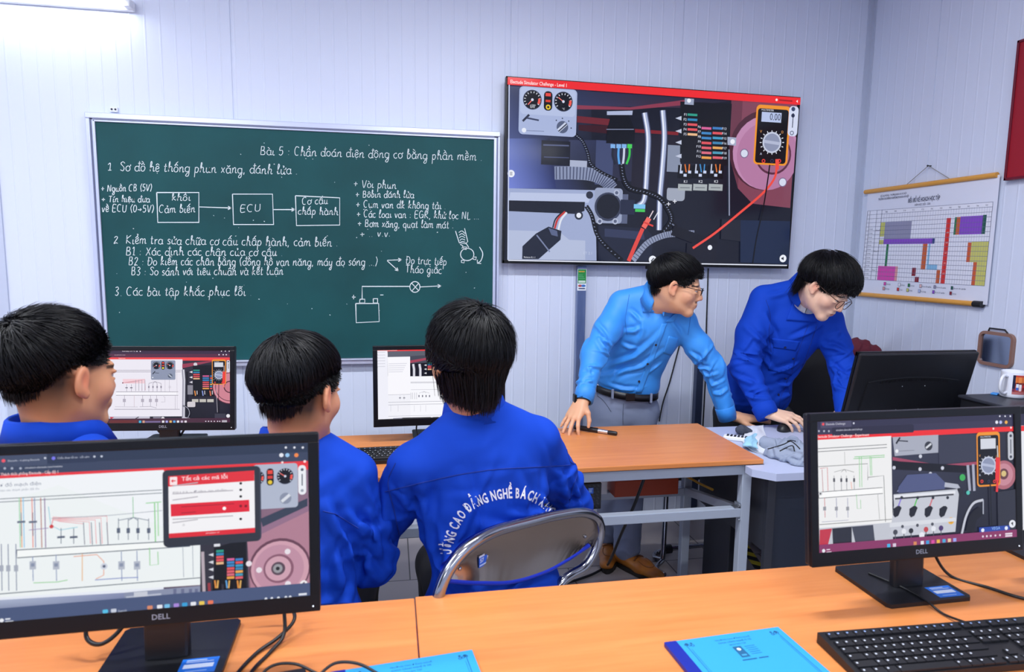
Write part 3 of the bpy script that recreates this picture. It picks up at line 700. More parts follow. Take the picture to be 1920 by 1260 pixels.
T.line([(787, 1192), (835, 1080), (875, 990)], 24, '#e04a42', None, 4); T.line([(880, 985), (915, 925)], 30, '#f06a60'); T.line([(915, 925), (940, 880)], 6, '#e8d8e0'); T.line([(880, 950), (940, 975)], 10, '#d8433c')
T.line([(942, 935), (975, 880)], 5, '#e8e8f4')
T.meter(1582, 220, 1770, 602)
T.line([(1708, 595), (1690, 680), (1620, 770), (1480, 890), (1320, 1020), (1185, 1112)], 13, '#f05046', None, 6); T.line([(1662, 595), (1645, 720), (1620, 870), (1580, 1050), (1555, 1212)], 8, '#0f1018', None, 6); T.line([(1708, 560), (1708, 625)], 22, '#f05046')
T.rr(1784, 230, 1830, 420, 22, '#d5dcf4'); T.disc(1808, 250, 12, '#3a4468'); T.line([(1808, 275), (1802, 365)], 5, '#2a3150'); T.disc(1806, 290, 11, '#2a3150'); T.ring(1799, 398, 8, 12, '#3a4468')
T.rr(110, 106, 460, 424, 26, '#a9b6dc'); T.rr(118, 112, 455, 300, 22, '#b6c2e4')
T.gauge(190, 192, 58, 228); T.gauge(382, 204, 58, 140)
T.rr(263, 138, 312, 262, 23, '#14151c'); T.quad(272, 150, 304, 172, '#e8483e'); T.quad(272, 192, 302, 208, '#d8402e'); T.disc(288, 238, 15, '#e8c832'); T.disc(288, 238, 7, '#14151c')
T.text('x1000', 175, 230, 10, '#e8ecf8'); T.text('RPM', 176, 243, 11, '#e8ecf8'); T.text('°C', 374, 254, 11, '#e8ecf8')
T.line([(130, 325), (170, 285)], 13, '#2a2f45'); T.line([(155, 305), (230, 320)], 10, '#3c4462'); T.line([(140, 383), (262, 388)], 3, '#6a7498'); T.disc(138, 381, 14, '#e6ebf8')
T.disc(376, 362, 36, '#56607e'); T.line([(350, 385), (400, 340)], 22, '#cbd3ea'); T.line([(352, 388), (402, 343)], 7, '#2a3046')
for x, y in ((338, 320), (376, 308), (415, 325), (430, 368)): T.disc(x, y, 4, '#2a3046')
for x, y, r in ((1743, 1176, 21), (935, 1183, 23), (58, 650, 22), (1290, 1108, 14)): T.disc(x, y, r, '#eef1fb')
T.poly([(1733, 1171), (1739, 1171), (1747, 1164), (1747, 1188), (1739, 1181), (1733, 1181)], '#20263a'); T.line([(925, 1193), (943, 1173)], 6, '#20263a')
for j in (-8, 0, 8): T.line([(50, 650 + j), (66, 650 + j)], 3, '#20263a')
T.line([(40, 1187), (1768, 1219)], 7, '#e6eaf8'); T.line([(46, 100), (38, 1185)], 7, '#c9d2f0')
T.poly([(46, 58), (1845, 180), (1843, 217), (45, 100)], '#ee2b30'); cv.rect(-W2 + .006, H2 - .044, 2 * W2 - .012, .037, '#ee2b30')
T.text('Electude Simulator Challenge - Level 1', 52, 90, 21, '#ffe9ea', 355, bold=.012)
T.disc(1703, 193, 7, '#ffe9ea'); T.line([(1718, 194), (1800, 201)], 8, '#a01c20'); T.poly([(1824, 202), (1834, 193), (1834, 212)], '#ffe9ea')
T.text('Release 8.1.1', 136, 1172, 10, '#e6eaf8'); T.text('ET 2.1', 505, 1150, 16, '#c3cde6')
for x, y in ((1033, 838), (1072, 822)): T.line([(x - 12, y), (x + 12, y)], 4, '#f2f4ff'); T.line([(x, y - 12), (x, y + 12)], 4, '#f2f4ff')
so = cv.build('screen', screen_m, tv); so.location = (0, -.0005, 0)

# stand posts behind the television
st = thing('television_stand', 'two grey steel posts on the wall under the large television', 'stand', (1.4, WALL_Y - .03, 0))
post_m = mat('galvanised post', '#7c8cae', 0.32, 0.55); add_tint(post_m, '#6f80a6', '#8b9abb', scale=5, stretch=(3, 3, .6))
post_d = mat('dark steel post', '#3c4660', 0.35, 0.5)
xa = at(1089, 600, 3.45).x - 1.4; xb = at(1308, 790, 3.45).x - 1.4
MB().box((xa, .002, .72), (.048, .04, 1.436), bevel=.003).build('post', post_m, st)
MB().box((xb, .002, .51), (.042, .04, 1.016), bevel=.003).build('post', post_d, st)
MB().box(((xa + xb) / 2, .012, .30), (xb - xa, .02, .05), bevel=.003).build('crossbar', post_m, st)
cv = Canvas(6e-5); q0, q1 = at(1083, 545, 3.435), at(1101, 504, 3.435); w, h = q1.x - q0.x, q1.z - q0.z
cv.rect(0, 0, w, h, '#e9eef2'); cv.rect(w * .04, h * .33, w * .92, h * .64, '#1f8a3c'); cv.rect(w * .12, h * .36, w * .76, h * .1, '#cfe3d4')
for i in range(4): cv.disc(w * (.2 + .17 * i), h * .87, w * .07, '#e9a53c')
for i in range(3): cv.rect(w * .12, h * (.54 + .08 * i), w * (.7 - .12 * i), h * .02, '#74c08a')
cv.disc(w * .32, h * .22, w * .24, '#b85a5a', h * .055); cv.disc(w * .68, h * .22, w * .24, '#3c74c0', h * .055); cv.rect(w * .14, h * .07, w * .72, h * .05, '#3a4466')
o = cv.build('sticker', label_m, st); o.location = (q0.x - 1.4, -.0190, q0.z)

cable_m = mat('black cable', '#0d0e12', 0.45)
def cable(name, label, pts, r=.0035, cat='cable', m=None, group=None):
    o = MB().tube(spline(pts, 10), r, 8).build(name, m or cable_m); return tag(o, label, cat, group)
cable('power_cable', 'black cable hanging straight down the wall from the right part of the television', [at(1328, 503, 3.487), at(1325, 600, 3.487), at(1323, 700, 3.487), at(1318, 800, 3.487)], .004)
cable('power_cable', 'thin black cable curving down the wall beside the teacher\'s waist', [at(1276, 640, 3.487), at(1268, 670, 3.487), at(1256, 715, 3.487), at(1243, 755, 3.487), at(1236, 790, 3.487)], .004)

# ------------------------------------------------------------------ desktop monitors
silver_m = mat('grey logo', '#9aa1b0', 0.4, .3)
MW, MH, PT, PS, PB = .523, .318, .017, .018, .031
def monitor(label, c, yaw, tilt, picture, sticker=True, group='black desktop monitors', deskz=TOP + .0005, sx=0.0):
    """panel centre c; stands on the desk below"""
    t = thing('monitor', label, 'monitor', (c[0] + sx, c[1] + .035, deskz), yaw, group)
    P = Matrix.Translation((c[0], c[1], c[2])) @ Matrix.Rotation(yaw, 4, 'Z') @ Matrix.Rotation(-tilt, 4, 'X')
    base = Matrix.Translation((c[0] + sx, c[1] + .035, deskz)) @ Matrix.Rotation(yaw, 4, 'Z'); R = base.inverted() @ P
    def put(mb, name, m):
        o = mb.build(name, m, t); o.matrix_local = R; return o
    m = MB(); w, h = MW / 2, MH / 2
    for lo, hi in (((-w, 0, h - PT), (w, .012, h)), ((-w, 0, -h), (w, .012, -h + PB)), ((-w, 0, -h + PB * .9), (-w + PS, .012, h - PT * .9)), ((w - PS, 0, -h + PB * .9), (w, .012, h - PT * .9))): m.b2(lo, hi, .002)
    put(m, 'bezel', black_g)
    m = MB(); m.box((0, .019, 0), (MW - .001, .016, MH - .001), bevel=.004); m.box((0, .04, -.01), (MW * .62, .03, MH * .6), bevel=.012)
    put(m, 'back_shell', black_p)
    lim = (-w + PS - .001, w - PS + .001, -h + PB - .001, h - PT + .001)
    cv = Canvas(2e-5); cv.rect(lim[0], lim[2], lim[1] - lim[0], lim[3] - lim[2], '#e8ecf6')
    picture(cv, P @ Matrix.Translation((0, .004, 0)), lim)
    o = cv.build('screen', screen_m, t); o.matrix_local = R @ Matrix.Translation((0, .004, 0))
    cv = Canvas(5e-5); cv.text('DELL', 0, -h + PB * .36, .0095, '#9aa1b0', 'c', .004); o = cv.build('logo', label_m, t); o.matrix_local = R @ Matrix.Translation((0, -.0004, 0))
    put(MB().sphere((w - .012, -.0003, -h + .010), .0014, 8, 6), 'power_light', mat('power light', '#e8f0ff', .3, emit=1.2))
    zc = c[2] - deskz - h
    m = MB(); m.box((0, .018, (zc + .09) / 2 + .004), (.075, .022, zc + .09), Matrix.Rotation(-.06, 3, 'X'), bevel=.006); m.build('stand_column', black_p, t)
    m = MB(); m.prism([(-.105, -.052), (-.098, -.06), (.098, -.06), (.105, -.052), (.105, .112), (.098, .12), (-.098, .12), (-.105, .112)], 'z', .0, .009); m.build('stand_base', black_p, t)
    if sticker:
        cv = Canvas(5e-5); cv.rect(0, 0, .062, .045, '#1f6fd6'); cv.rect(0.006, .016, .05, .012, '#dfe9fb')
        for i in range(2): cv.rect(.008, .033 + i * .005, .046 - i * .012, .0022, '#cfe0fa')
        cv.rect(.012, .006, .036, .002, '#a9c9f5')
        o = cv.build('sticker', label_m, t); o.location = (.03, -.052, .0094); o.rotation_euler = (-PI / 2, 0, 0)
    return t
def chrome_top(T, xs, y0, y1, y2, dark='#3b3f5e', bar='#f23c40', slope=0.0):
    pass
def wiring(T, x0, y0, x1, y1, tint):
    """schematic lines inside a rectangle given in enlargement pixels"""
    w, h = x1 - x0, y1 - y0; X = lambda a: x0 + a * w; Y = lambda b: y0 + b * h
    return X, Y
# --- front right
def pic_rf(cv, M, lim):
    T = Trace(cv, M, 1480, 740, 3.0, lim)
    cv.rect(lim[0], lim[3] - .014, lim[1] - lim[0], .014, '#33324c'); cv.rect(lim[0], lim[3] - .029, lim[1] - lim[0], .015, '#3a3853')
    cv.rect(lim[0], lim[3] - .041, lim[1] - lim[0], .0125, '#ee2f34')
    T.rr(175, 150, 350, 182, 8, '#4d4b66'); T.text('Electude Challenge', 205, 172, 11, '#d8d8e6', 110); T.disc(190, 166, 7, '#ee5058'); T.disc(362, 161, 5, '#cfd0e0')
    T.rr(240, 185, 700, 212, 8, '#2c2b42'); T.text('simulator.electude.com/challenge', 262, 205, 10, '#d0d2e2', 150)
    for x in (166, 195, 222): T.disc(x, 205, 5, '#b8bacb')
    for x, q in ((1166, '#e8e8f4'), (1188, '#b8c0f0'), (1219, '#f0b050')): T.disc(x, 155, 8, q)
    for x in (1183, 1213, 1242): T.disc(x, 121, 4, '#e8e8f4')
    T.text('Electude Simulator Challenge - Experiment', 152, 244, 13, '#ffdfe0', 300, bold=.01); T.disc(1147, 191, 5, '#ffdfe0'); T.disc(1246, 185, 5, '#ffdfe0')
    T.grad([(572, 240), (1262, 205), (1275, 770), (578, 830)], ['#3c3f54', '#2a2c3c', '#1a1b26', '#26283a'])
    T.poly([(150, 255), (572, 232), (580, 718), (162, 752)], '#efeff0')
    T.poly([(162, 752), (580, 718), (582, 830), (165, 862)], '#c3c6d0'); T.poly([(170, 760), (240, 752), (215, 850), (168, 856)], '#c23a4c'); T.poly([(240, 752), (350, 742), (350, 835), (245, 850)], '#2c2e3a'); T.poly([(350, 742), (470, 732), (480, 822), (370, 830)], '#454958')
    for y in (298, 315): T.line([(158, y + 6), (548, y - 18)], 3, '#55575f')
    T.line([(160, 405), (440, 388), (440, 480)], 3, '#777'); T.line([(440, 465), (530, 455), (540, 715)], 3, '#666')
    for y, x0 in ((340, 365), (350, 360)): T.line([(x0, y + 10), (535, y)], 3, '#63c46a')
    for x in (392, 404, 452, 460): T.line([(x, 348), (x + 3, 520 if x < 440 else 455)], 3, '#7acb80')
    for x in (250, 290, 320, 362): T.line([(x, 455), (x + 2, 540)], 3, '#8a8c94'); T.quad(x - 5, 470, x + 6, 490, '#4a4c55'); T.line([(x, 435), (308, 420)], 2, '#777')
    T.line([(170, 415), (212, 410), (216, 540)], 3, '#d06a70'); T.line([(182, 420), (188, 545)], 3, '#b87a80'); T.line([(345, 490), (350, 530)], 4, '#f0b0a0')
    T.poly([(162, 548), (522, 522), (524, 555), (164, 582)], '#fafafa'); T.line([(162, 548), (522, 522), (524, 555), (164, 582)], 3, '#55575f'); T.line([(162, 548), (164, 582)], 3, '#55575f'); T.disc(173, 556, 11, '#d9dade'); T.disc(173, 556, 5, '#555')
    for x in (196, 262, 325): T.line([(x, 580), (x + 3, 690)], 3, '#8a8cb0' if x > 200 else '#c8606a'); T.quad(x - 8, 630, x + 9, 650, '#9a9ca4')
    T.line([(375, 560), (380, 640), (400, 640), (398, 590)], 3, '#8fc894'); T.line([(168, 730), (575, 700)], 3, '#666'); T.line([(180, 715), (330, 705)], 2, '#88a')
    T.line([(495, 560), (505, 700)], 2, '#888'); T.line([(308, 320), (310, 390)], 2, '#999')
    T.poly([(578, 238), (835, 225), (835, 325), (590, 345)], '#a9adbd'); T.line([(598, 275), (620, 240)], 9, '#24262f'); T.line([(612, 258), (665, 262)], 6, '#3c3e48'); T.line([(600, 318), (700, 312)], 2, '#666b7a'); T.disc(602, 317, 9, '#eceef4'); T.disc(780, 288, 22, '#3a3d48'); T.line([(765, 300), (795, 275)], 10, '#d2d5de')
    T.poly([(835, 232), (1060, 218), (1060, 370), (840, 390)], '#3a3d50'); T.poly([(578, 350), (840, 395), (1060, 375), (1060, 392), (840, 412), (578, 368)], '#a04a64'); T.poly([(578, 372), (1010, 400), (1010, 440), (578, 420)], '#15161f')
    for x, y in ((586, 410), (732, 418), (858, 412), (734, 346), (728, 460), (790, 444)): T.disc(x, y, 9, '#cfd2e0')
    T.grad([(600, 545), (880, 520), (850, 470), (650, 480)], ['#8890b4', '#6a7198', '#3e4360', '#4a5070']); T.poly([(610, 520), (660, 450), (820, 440), (880, 500), (870, 530), (610, 552)], '#525a84')
    T.line([(870, 505), (940, 515), (960, 550)], 22, '#b4b8c8'); T.disc(952, 552, 24, '#2a2c36'); T.disc(970, 465, 16, '#3fae5c')
    T.poly([(582, 560), (940, 530), (950, 560), (930, 770), (560, 800), (585, 620)], '#c6c9d4'); T.poly([(585, 565), (930, 540), (930, 555), (585, 592)], '#e4e6ee'); T.line([(590, 585), (920, 560)], 8, '#3a3c46')
    for x, q in ((600, '#8a7ad8'), (690, '#5cc45a'), (776, '#d06a74'), (858, '#c8ccd8')):
        T.poly([(x - 18, 640), (x + 12, 620), (x + 28, 635), (x + 10, 680), (x - 10, 690), (x - 20, 675)], '#22242e'); T.line([(x + 10, 625), (x + 24, 585)], 7, q); T.disc(x + 28, 578, 8, '#30323c')
    T.disc(905, 708, 17, '#e8b040'); T.disc(905, 708, 9, '#c88a28'); T.poly([(560, 720), (930, 690), (935, 710), (560, 745)], '#d9dce4')
    for x in (632, 716, 800): T.disc(x, 740 - (x - 632) * .08, 8, '#50535e')
    for x, q in ((592, '#4a4c58'), (640, '#e6e8f0'), (680, '#2c2e38'), (764, '#c04a50'), (806, '#e6e8f0'), (848, '#503a70')): T.disc(x, 772 - (x - 592) * .09, 13, q); T.line([(x, 785 - (x - 592) * .09), (x, 812 - (x - 592) * .1)], 5, '#55575f')
    T.line([(998, 395), (1010, 540)], 14, '#a9acc0'); T.line([(1028, 390), (1035, 540)], 14, '#a9acc0'); T.disc(1000, 550, 10, '#58c4b8')
    T.line([(965, 780), (990, 680), (1030, 610), (1085, 590)], 12, '#c6c9d6', None, 6); T.line([(1010, 770), (1030, 690), (1075, 650)], 46, '#1a1b24', None, 6); T.line([(1085, 590), (1085, 670)], 6, '#b0b4c4')
    T.poly([(1165, 545), (1270, 530), (1275, 760), (1170, 770)], '#30323f'); T.disc(1200, 450, 68, '#b06a78'); T.disc(1200, 448, 52, '#c88a98'); T.disc(1200, 445, 26, '#6a4048'); T.disc(1200, 443, 14, '#d8c080')
    T.meter(1046, 212, 1182, 510, False); T.line([(1162, 285), (1165, 350)], 5, '#e0d8d8'); T.line([(1165, 352), (1163, 480)], 24, '#e8383c'); T.line([(1163, 480), (1160, 545)], 12, '#e8383c'); T.line([(1122, 490), (1130, 735)], 7, '#15161e')
    T.rr(1220, 208, 1254, 366, 15, '#c3c6d0'); T.disc(1237, 230, 7, '#3c3f50'); T.line([(1237, 250), (1238, 330)], 5, '#3c3f50'); T.disc(1238, 348, 7, '#3c3f50')
    T.poly([(1060, 745), (1232, 732), (1232, 765), (1062, 780)], '#2c4aa8'); T.disc(1080, 760, 9, '#e8eefc'); T.disc(1212, 748, 9, '#e8eefc'); T.text('VEGA', 1130, 758, 14, '#9ac4f8', 48); T.disc(1246, 724, 18, '#e8eaf2'); T.poly([(1238, 720), (1250, 712), (1250, 736)], '#333'); T.disc(738, 788, 15, '#e8eaf2')
    T.poly([(165, 862), (1275, 770), (1276, 812), (166, 902)], '#8c3a68'); cv.rect(lim[0], lim[2], lim[1] - lim[0], .0165, '#8a3866')
    for i, (x, q) in enumerate(((552, '#48b4e8'), (584, '#d8c8dc'), (700, '#d88a5a'), (740, '#e6e8f0'), (770, '#3a9ad8'), (800, '#d850a0'), (830, '#e8b848'), (862, '#48a8d8'), (892, '#e8c8a0'), (922, '#9aa8f0'))): y = 846 - (x - 552) * .087; T.quad(x - 9, y - 9, x + 9, y + 9, q)
    for x in (1080, 1102, 1124, 1150, 1176): T.disc(x, 795 - (x - 1080) * .08, 5, '#e8d8e6')
    T.quad(1205, 776, 1245, 782, '#e8d8e6'); T.quad(1205, 788, 1245, 794, '#e8d8e6'); T.disc(186, 875, 9, '#e8eaf2'); T.quad(202, 866, 222, 870, '#e8d8e6'); T.quad(202, 880, 230, 884, '#e8d8e6')
# --- front left
def pic_lf(cv, M, lim):
    T = Trace(cv, M, 0, 800, 2.7387, lim); W = lim[1] - lim[0]
    T.grad([(840, 180), (1590, 130), (1590, 880), (840, 880)], ['#6a5470', '#8a7088', '#96707e', '#5c5468'])
    cv.rect(lim[0], lim[3] - .018, W, .018, '#2f3a52'); cv.rect(lim[0], lim[3] - .034, W, .0165, '#3c4660'); cv.rect(lim[0], lim[3] - .049, W, .0155, '#e93a42')
    for x, q in ((18, '#ee5868'), (275, '#7a78e8')): T.rr(x - 24, 150 + (18 - x) * .06, x + 225, 196 + (18 - x) * .06, 8, '#46506a' if x < 100 else '#303a54'); T.disc(x, 175 + (18 - x) * .05, 10, q)
    T.text('Electude - vi phòng Electude', 40, 180, 11, '#c8cede', 165); T.text('Chẩn đoán lỗi xe - Lỗi cảm', 295, 166, 11, '#c8cede', 165)
    for x in (232, 485, 522): T.disc(x, 168 - x * .03, 6, '#c8cede')
    T.text('simulator.electude.com/runtime', 128, 216, 11, '#d6dbe8', 195)
    for x in (25, 62, 106): T.disc(x, 214, 7, '#a8b0c4')
    for x, q in ((1445, '#e6e8f2'), (1476, '#9ac8f0'), (1522, '#f08a4a')): T.disc(x, 146, 11, q)
    for x in (1468, 1512, 1555): T.disc(x, 107, 6, '#e6e8f2')
    T.text('Thách thức phỏng Electude - Cấp độ 1', 4, 252, 16, '#ffd8da', 300, bold=.01); T.disc(1450, 183, 6, '#ffe0e0'); T.disc(1565, 178, 7, '#ffe0e0')
    T.poly([(-30, 268), (840, 222), (1028, 580), (1030, 805), (-30, 870)], '#f1f4f8'); T.poly([(-30, 880), (-30, 400), (300, 300), (1028, 590), (1028, 812)], '#eef3f4')
    T.text('Sơ đồ mạch điện', -18, 310, 20, '#7c8498', 230); T.text('Chọn các thành phần để đo', -18, 334, 12, '#8c94a6', 220)
    for y in (372, 388): T.line([(-20, y), (832, y - 48)], 4, '#4c5a6a')
    T.line([(-20, 860), (1028, 775)], 5, '#4c5a6a'); T.line([(-20, 880), (-20, 400)], 3, '#4c5a6a')
    for x, q in ((108, '#e8a06a'), (120, '#8cc4e8'), (165, '#e8887c'), (178, '#8a90b8'), (210, '#b8786a'), (230, '#8a6a9a'), (100, '#9ad4a8')): T.line([(x, 365), (x + 6, 620)], 5, q)
    T.line([(250, 410), (262, 505), (310, 530), (400, 515)], 4, '#8ac8d8'); T.line([(150, 530), (250, 520)], 4, '#9a88b8')
    for i in range(5): T.line([(265, 512), (275, 478 - i * 4), (310, 468 - i * 5 + 18), (430 + 30 * i, 458 + 40 - i * 10), (436 + 30 * i, 600)], 4, '#e89aa0')
    T.disc(266, 512, 11, '#d04a4c')
    for x in (430, 470, 512, 550): T.line([(x, 490), (x + 6, 605)], 4, '#6a7488')
    T.line([(265, 470), (560, 455), (832, 430)], 3, '#8c94a4')
    for x in (315, 380): T.line([(x, 520), (x, 600)], 4, '#6a7488'); T.quad(x - 20, 562, x + 20, 570, '#5a6478')
    for x in (110, 170): T.quad(x - 20, 484, x + 22, 492, '#6a7488'); T.line([(x, 440), (x + 2, 560)], 4, '#6a7488')
    for x in (610, 660, 710, 765): T.line([(x, 470), (x, 580)], 4, '#7c8698'); T.quad(x - 9, 520, x + 9, 545, '#5c667a'); T.line([(x, 480), (688, 465)], 4, '#7c8698')
    T.line([(684, 360), (686, 465)], 4, '#8cc49a'); T.line([(750, 392), (830, 385)], 5, '#8ad08c'); T.line([(795, 388), (800, 590)], 6, '#8ad08c'); T.line([(812, 388), (815, 560)], 6, '#a6dca8')
    T.poly([(88, 632), (975, 582), (978, 612), (90, 672)], '#f6f9f8'); T.line([(88, 632), (975, 582), (978, 612), (90, 672), (88, 632)], 5, '#3c4a60')
    for x, y0 in ((170, 665), (290, 655), (625, 640), (705, 636)): T.line([(x, y0), (x + 3, 790)], 4, '#7888b4'); T.quad(x - 16, 690, x + 18, 730, '#b4bac8'); T.quad(x - 9, 700, x + 10, 716, '#8a94ac')
    T.line([(425, 650), (425, 790)], 5, '#e8b888'); T.line([(380, 665), (500, 655), (535, 690), (535, 760), (495, 780)], 5, '#e8a890'); T.disc(537, 715, 18, '#cfd4e0'); T.disc(537, 715, 8, '#5a647c')
    T.line([(490, 785), (630, 775), (712, 772)], 5, '#7888c4'); T.line([(175, 800), (300, 795), (350, 785)], 5, '#98d098'); T.line([(770, 620), (772, 710), (815, 705), (812, 640)], 5, '#98d098'); T.line([(940, 600), (945, 770)], 3, '#98a0b0'); T.line([(990, 595), (994, 770)], 3, '#98a0b0')
    for x, q in ((10, '#8890a8'), (45, '#8890a8'), (85, '#8890a8')): T.line([(x, 600), (x + 4, 840)], 5, q); T.quad(x - 10, 710, x + 12, 740, '#a8aebc')
    T.grad([(-30, 890), (640, 850), (640, 920), (-30, 985)], ['#a8b2cc', '#8890b4', '#6a7296', '#545c80']); T.poly([(640, 850), (1030, 815), (1030, 870), (640, 920)], '#8a92ac'); T.line([(650, 885), (830, 868)], 34, '#b8bed0'); T.quad(690, 848, 760, 868, '#c8ccd8')
    for x in (900, 940, 980, 1010): T.line([(x, 830), (x, 870)], 16, '#6a7090' if x % 80 else '#c0c4d2')
    T.poly([(1030, 590), (1270, 570), (1280, 850), (1030, 868)], '#33323e'); T.line([(1042, 640), (1050, 860)], 16, '#b8aab4'); T.line([(1075, 800), (1078, 862)], 14, '#9a3a44')
    T.poly([(1100, 620), (1264, 572), (1270, 850), (1100, 790)], '#14161c'); T.quad(1100, 588, 1132, 612, '#e0e2ea')
    T.fusebox(1112, 632, 38, 15.5)
    for i in range(3): T.quad(1093 + i * 58, 786, 1140 + i * 58, 840, '#0f1016'); T.line([(1105 + i * 58, 786), (1110 + i * 58, 826)], 8, ('#e09040', '#60a0d8', '#e09040')[i]); T.line([(1122 + i * 58, 786), (1118 + i * 58, 826)], 8, '#e0b060'); T.quad(1095 + i * 58, 850, 1148 + i * 58, 868, '#c8cad0')
    for y in (655, 693, 730, 770): T.poly([(1072, y), (1098, y - 9), (1098, y + 9)], '#d8dae2')
    T.poly([(1270, 560), (1590, 400), (1592, 840), (1290, 850)], '#b07f92'); T.poly([(1290, 520), (1590, 360), (1590, 430), (1280, 580)], '#94708a'); T.poly([(1340, 470), (1580, 365), (1580, 405), (1350, 512)], '#3a4256')
    T.disc(1440, 720, 158, '#6a4456'); T.disc(1440, 725, 148, '#d0a0b0'); T.disc(1435, 725, 128, '#c090a4'); T.disc(1432, 725, 78, '#8a5c70'); T.disc(1430, 725, 66, '#cfa2b2'); T.disc(1430, 725, 36, '#5c4a58'); T.disc(1428, 725, 24, '#9a9aa0'); T.disc(1428, 725, 10, '#2a2a30')
    for x, y in ((1478, 638), (1332, 733), (1480, 803), (1280, 700)): T.disc(x, y, 15, '#e8e0e8')
    T.rr(1300, 195, 1532, 410, 18, '#b0b8cc'); T.gauge(1320, 260, 40, 200); T.gauge(1466, 252, 43, 150); T.rr(1370, 213, 1408, 298, 17, '#15161c'); T.quad(1376, 222, 1402, 240, '#e84838'); T.quad(1376, 250, 1402, 264, '#d84034'); T.disc(1389, 283, 11, '#e8c832'); T.disc(1468, 365, 30, '#8a92a8'); T.line([(1448, 382), (1490, 346)], 16, '#d8dce6')
    T.rr(1532, 196, 1574, 345, 19, '#eceef4'); T.disc(1553, 218, 8, '#5a6070'); T.line([(1553, 240), (1553, 300)], 6, '#5a6070'); T.disc(1553, 325, 8, '#9aa0ae')
    T.rr(838, 222, 1345, 582, 26, '#3c4254'); T.rr(838, 222, 1338, 582, 24, '#30343f')
    T.poly([(868, 252), (1308, 222), (1312, 540), (872, 568)], '#f4f3f6'); T.poly([(868, 252), (1308, 222), (1308, 275), (868, 305)], '#e2323c'); T.poly([(872, 545), (1312, 515), (1312, 540), (872, 568)], '#de2c38')
    T.rr(876, 256, 914, 296, 4, '#fbe6e8'); T.line([(884, 276), (906, 275)], 6, '#e2323c'); T.poly([(882, 276), (893, 266), (893, 286)], '#e2323c')
    T.text('Tất cả các mã lỗi', 936, 275, 22, '#ffdfe2', 238, bold=.012)
    T.poly([(880, 395), (1282, 372), (1284, 432), (882, 458)], '#e2283a')
    for y in (300, 340, 372, 470, 488): T.line([(890, y + 2), (900 + (300 if y in (340, 470) else 120), y - 16)], 6, '#b8b4bc')
    T.text('P0122 - Điện áp thấp', 890, 340, 10, '#9a96a2', 280); T.text('lỗi', 940, 506, 10, '#9a96a2')
    T.line([(935, 408), (1205, 392)], 5, '#b01f30'); T.line([(935, 440), (1010, 434)], 5, '#b01f30')
    for y in (288, 321, 355, 470): T.disc(1239, y, 7, '#1a1a20')
    for x in (1239, 1265): T.disc(x, 404, 7, '#7a1420')
    T.disc(1155, 416, 9, '#ffffff'); T.text('simulator.vn', 1060, 546, 9, '#ffd8dc', 70)
    T.disc(816, 888, 17, '#eceef4'); T.line([(808, 896), (824, 880)], 6, '#333'); T.disc(1561, 803, 20, '#f2f0f2'); T.poly([(1552, 800), (1566, 790), (1566, 816)], '#6a5058')
    T.line([(-30, 968), (1592, 832)], 5, '#b8bfd0'); cv.rect(lim[0], lim[2], W, .0225, '#4a587c')
    for x, q in ((547, '#58c0e8'), (590, '#c8cede'), (775, '#d88a6a'), (825, '#e6e8f0'), (863, '#78c0e8'), (910, '#a888d8'), (953, '#38a0d8'), (997, '#e6e8ee'), (1040, '#e8c858'), (1085, '#e87858')): y = 948 - (x - 547) * .087; T.rr(x - 14, y - 14, x + 14, y + 14, 5, q)
    T.text('Search', 612, 948, 12, '#c8cede')
    for x in (1368, 1398, 1432, 1470, 1492): T.disc(x, 878 - (x - 1368) * .08, 7, '#dfe3ee')
    T.quad(1535, 851, 1577, 858, '#dfe3ee'); T.quad(1520, 867, 1577, 874, '#dfe3ee'); T.disc(18, 988, 11, '#eceef4'); T.quad(36, 978, 62, 983, '#dfe3ee'); T.quad(36, 992, 78, 997, '#dfe3ee')
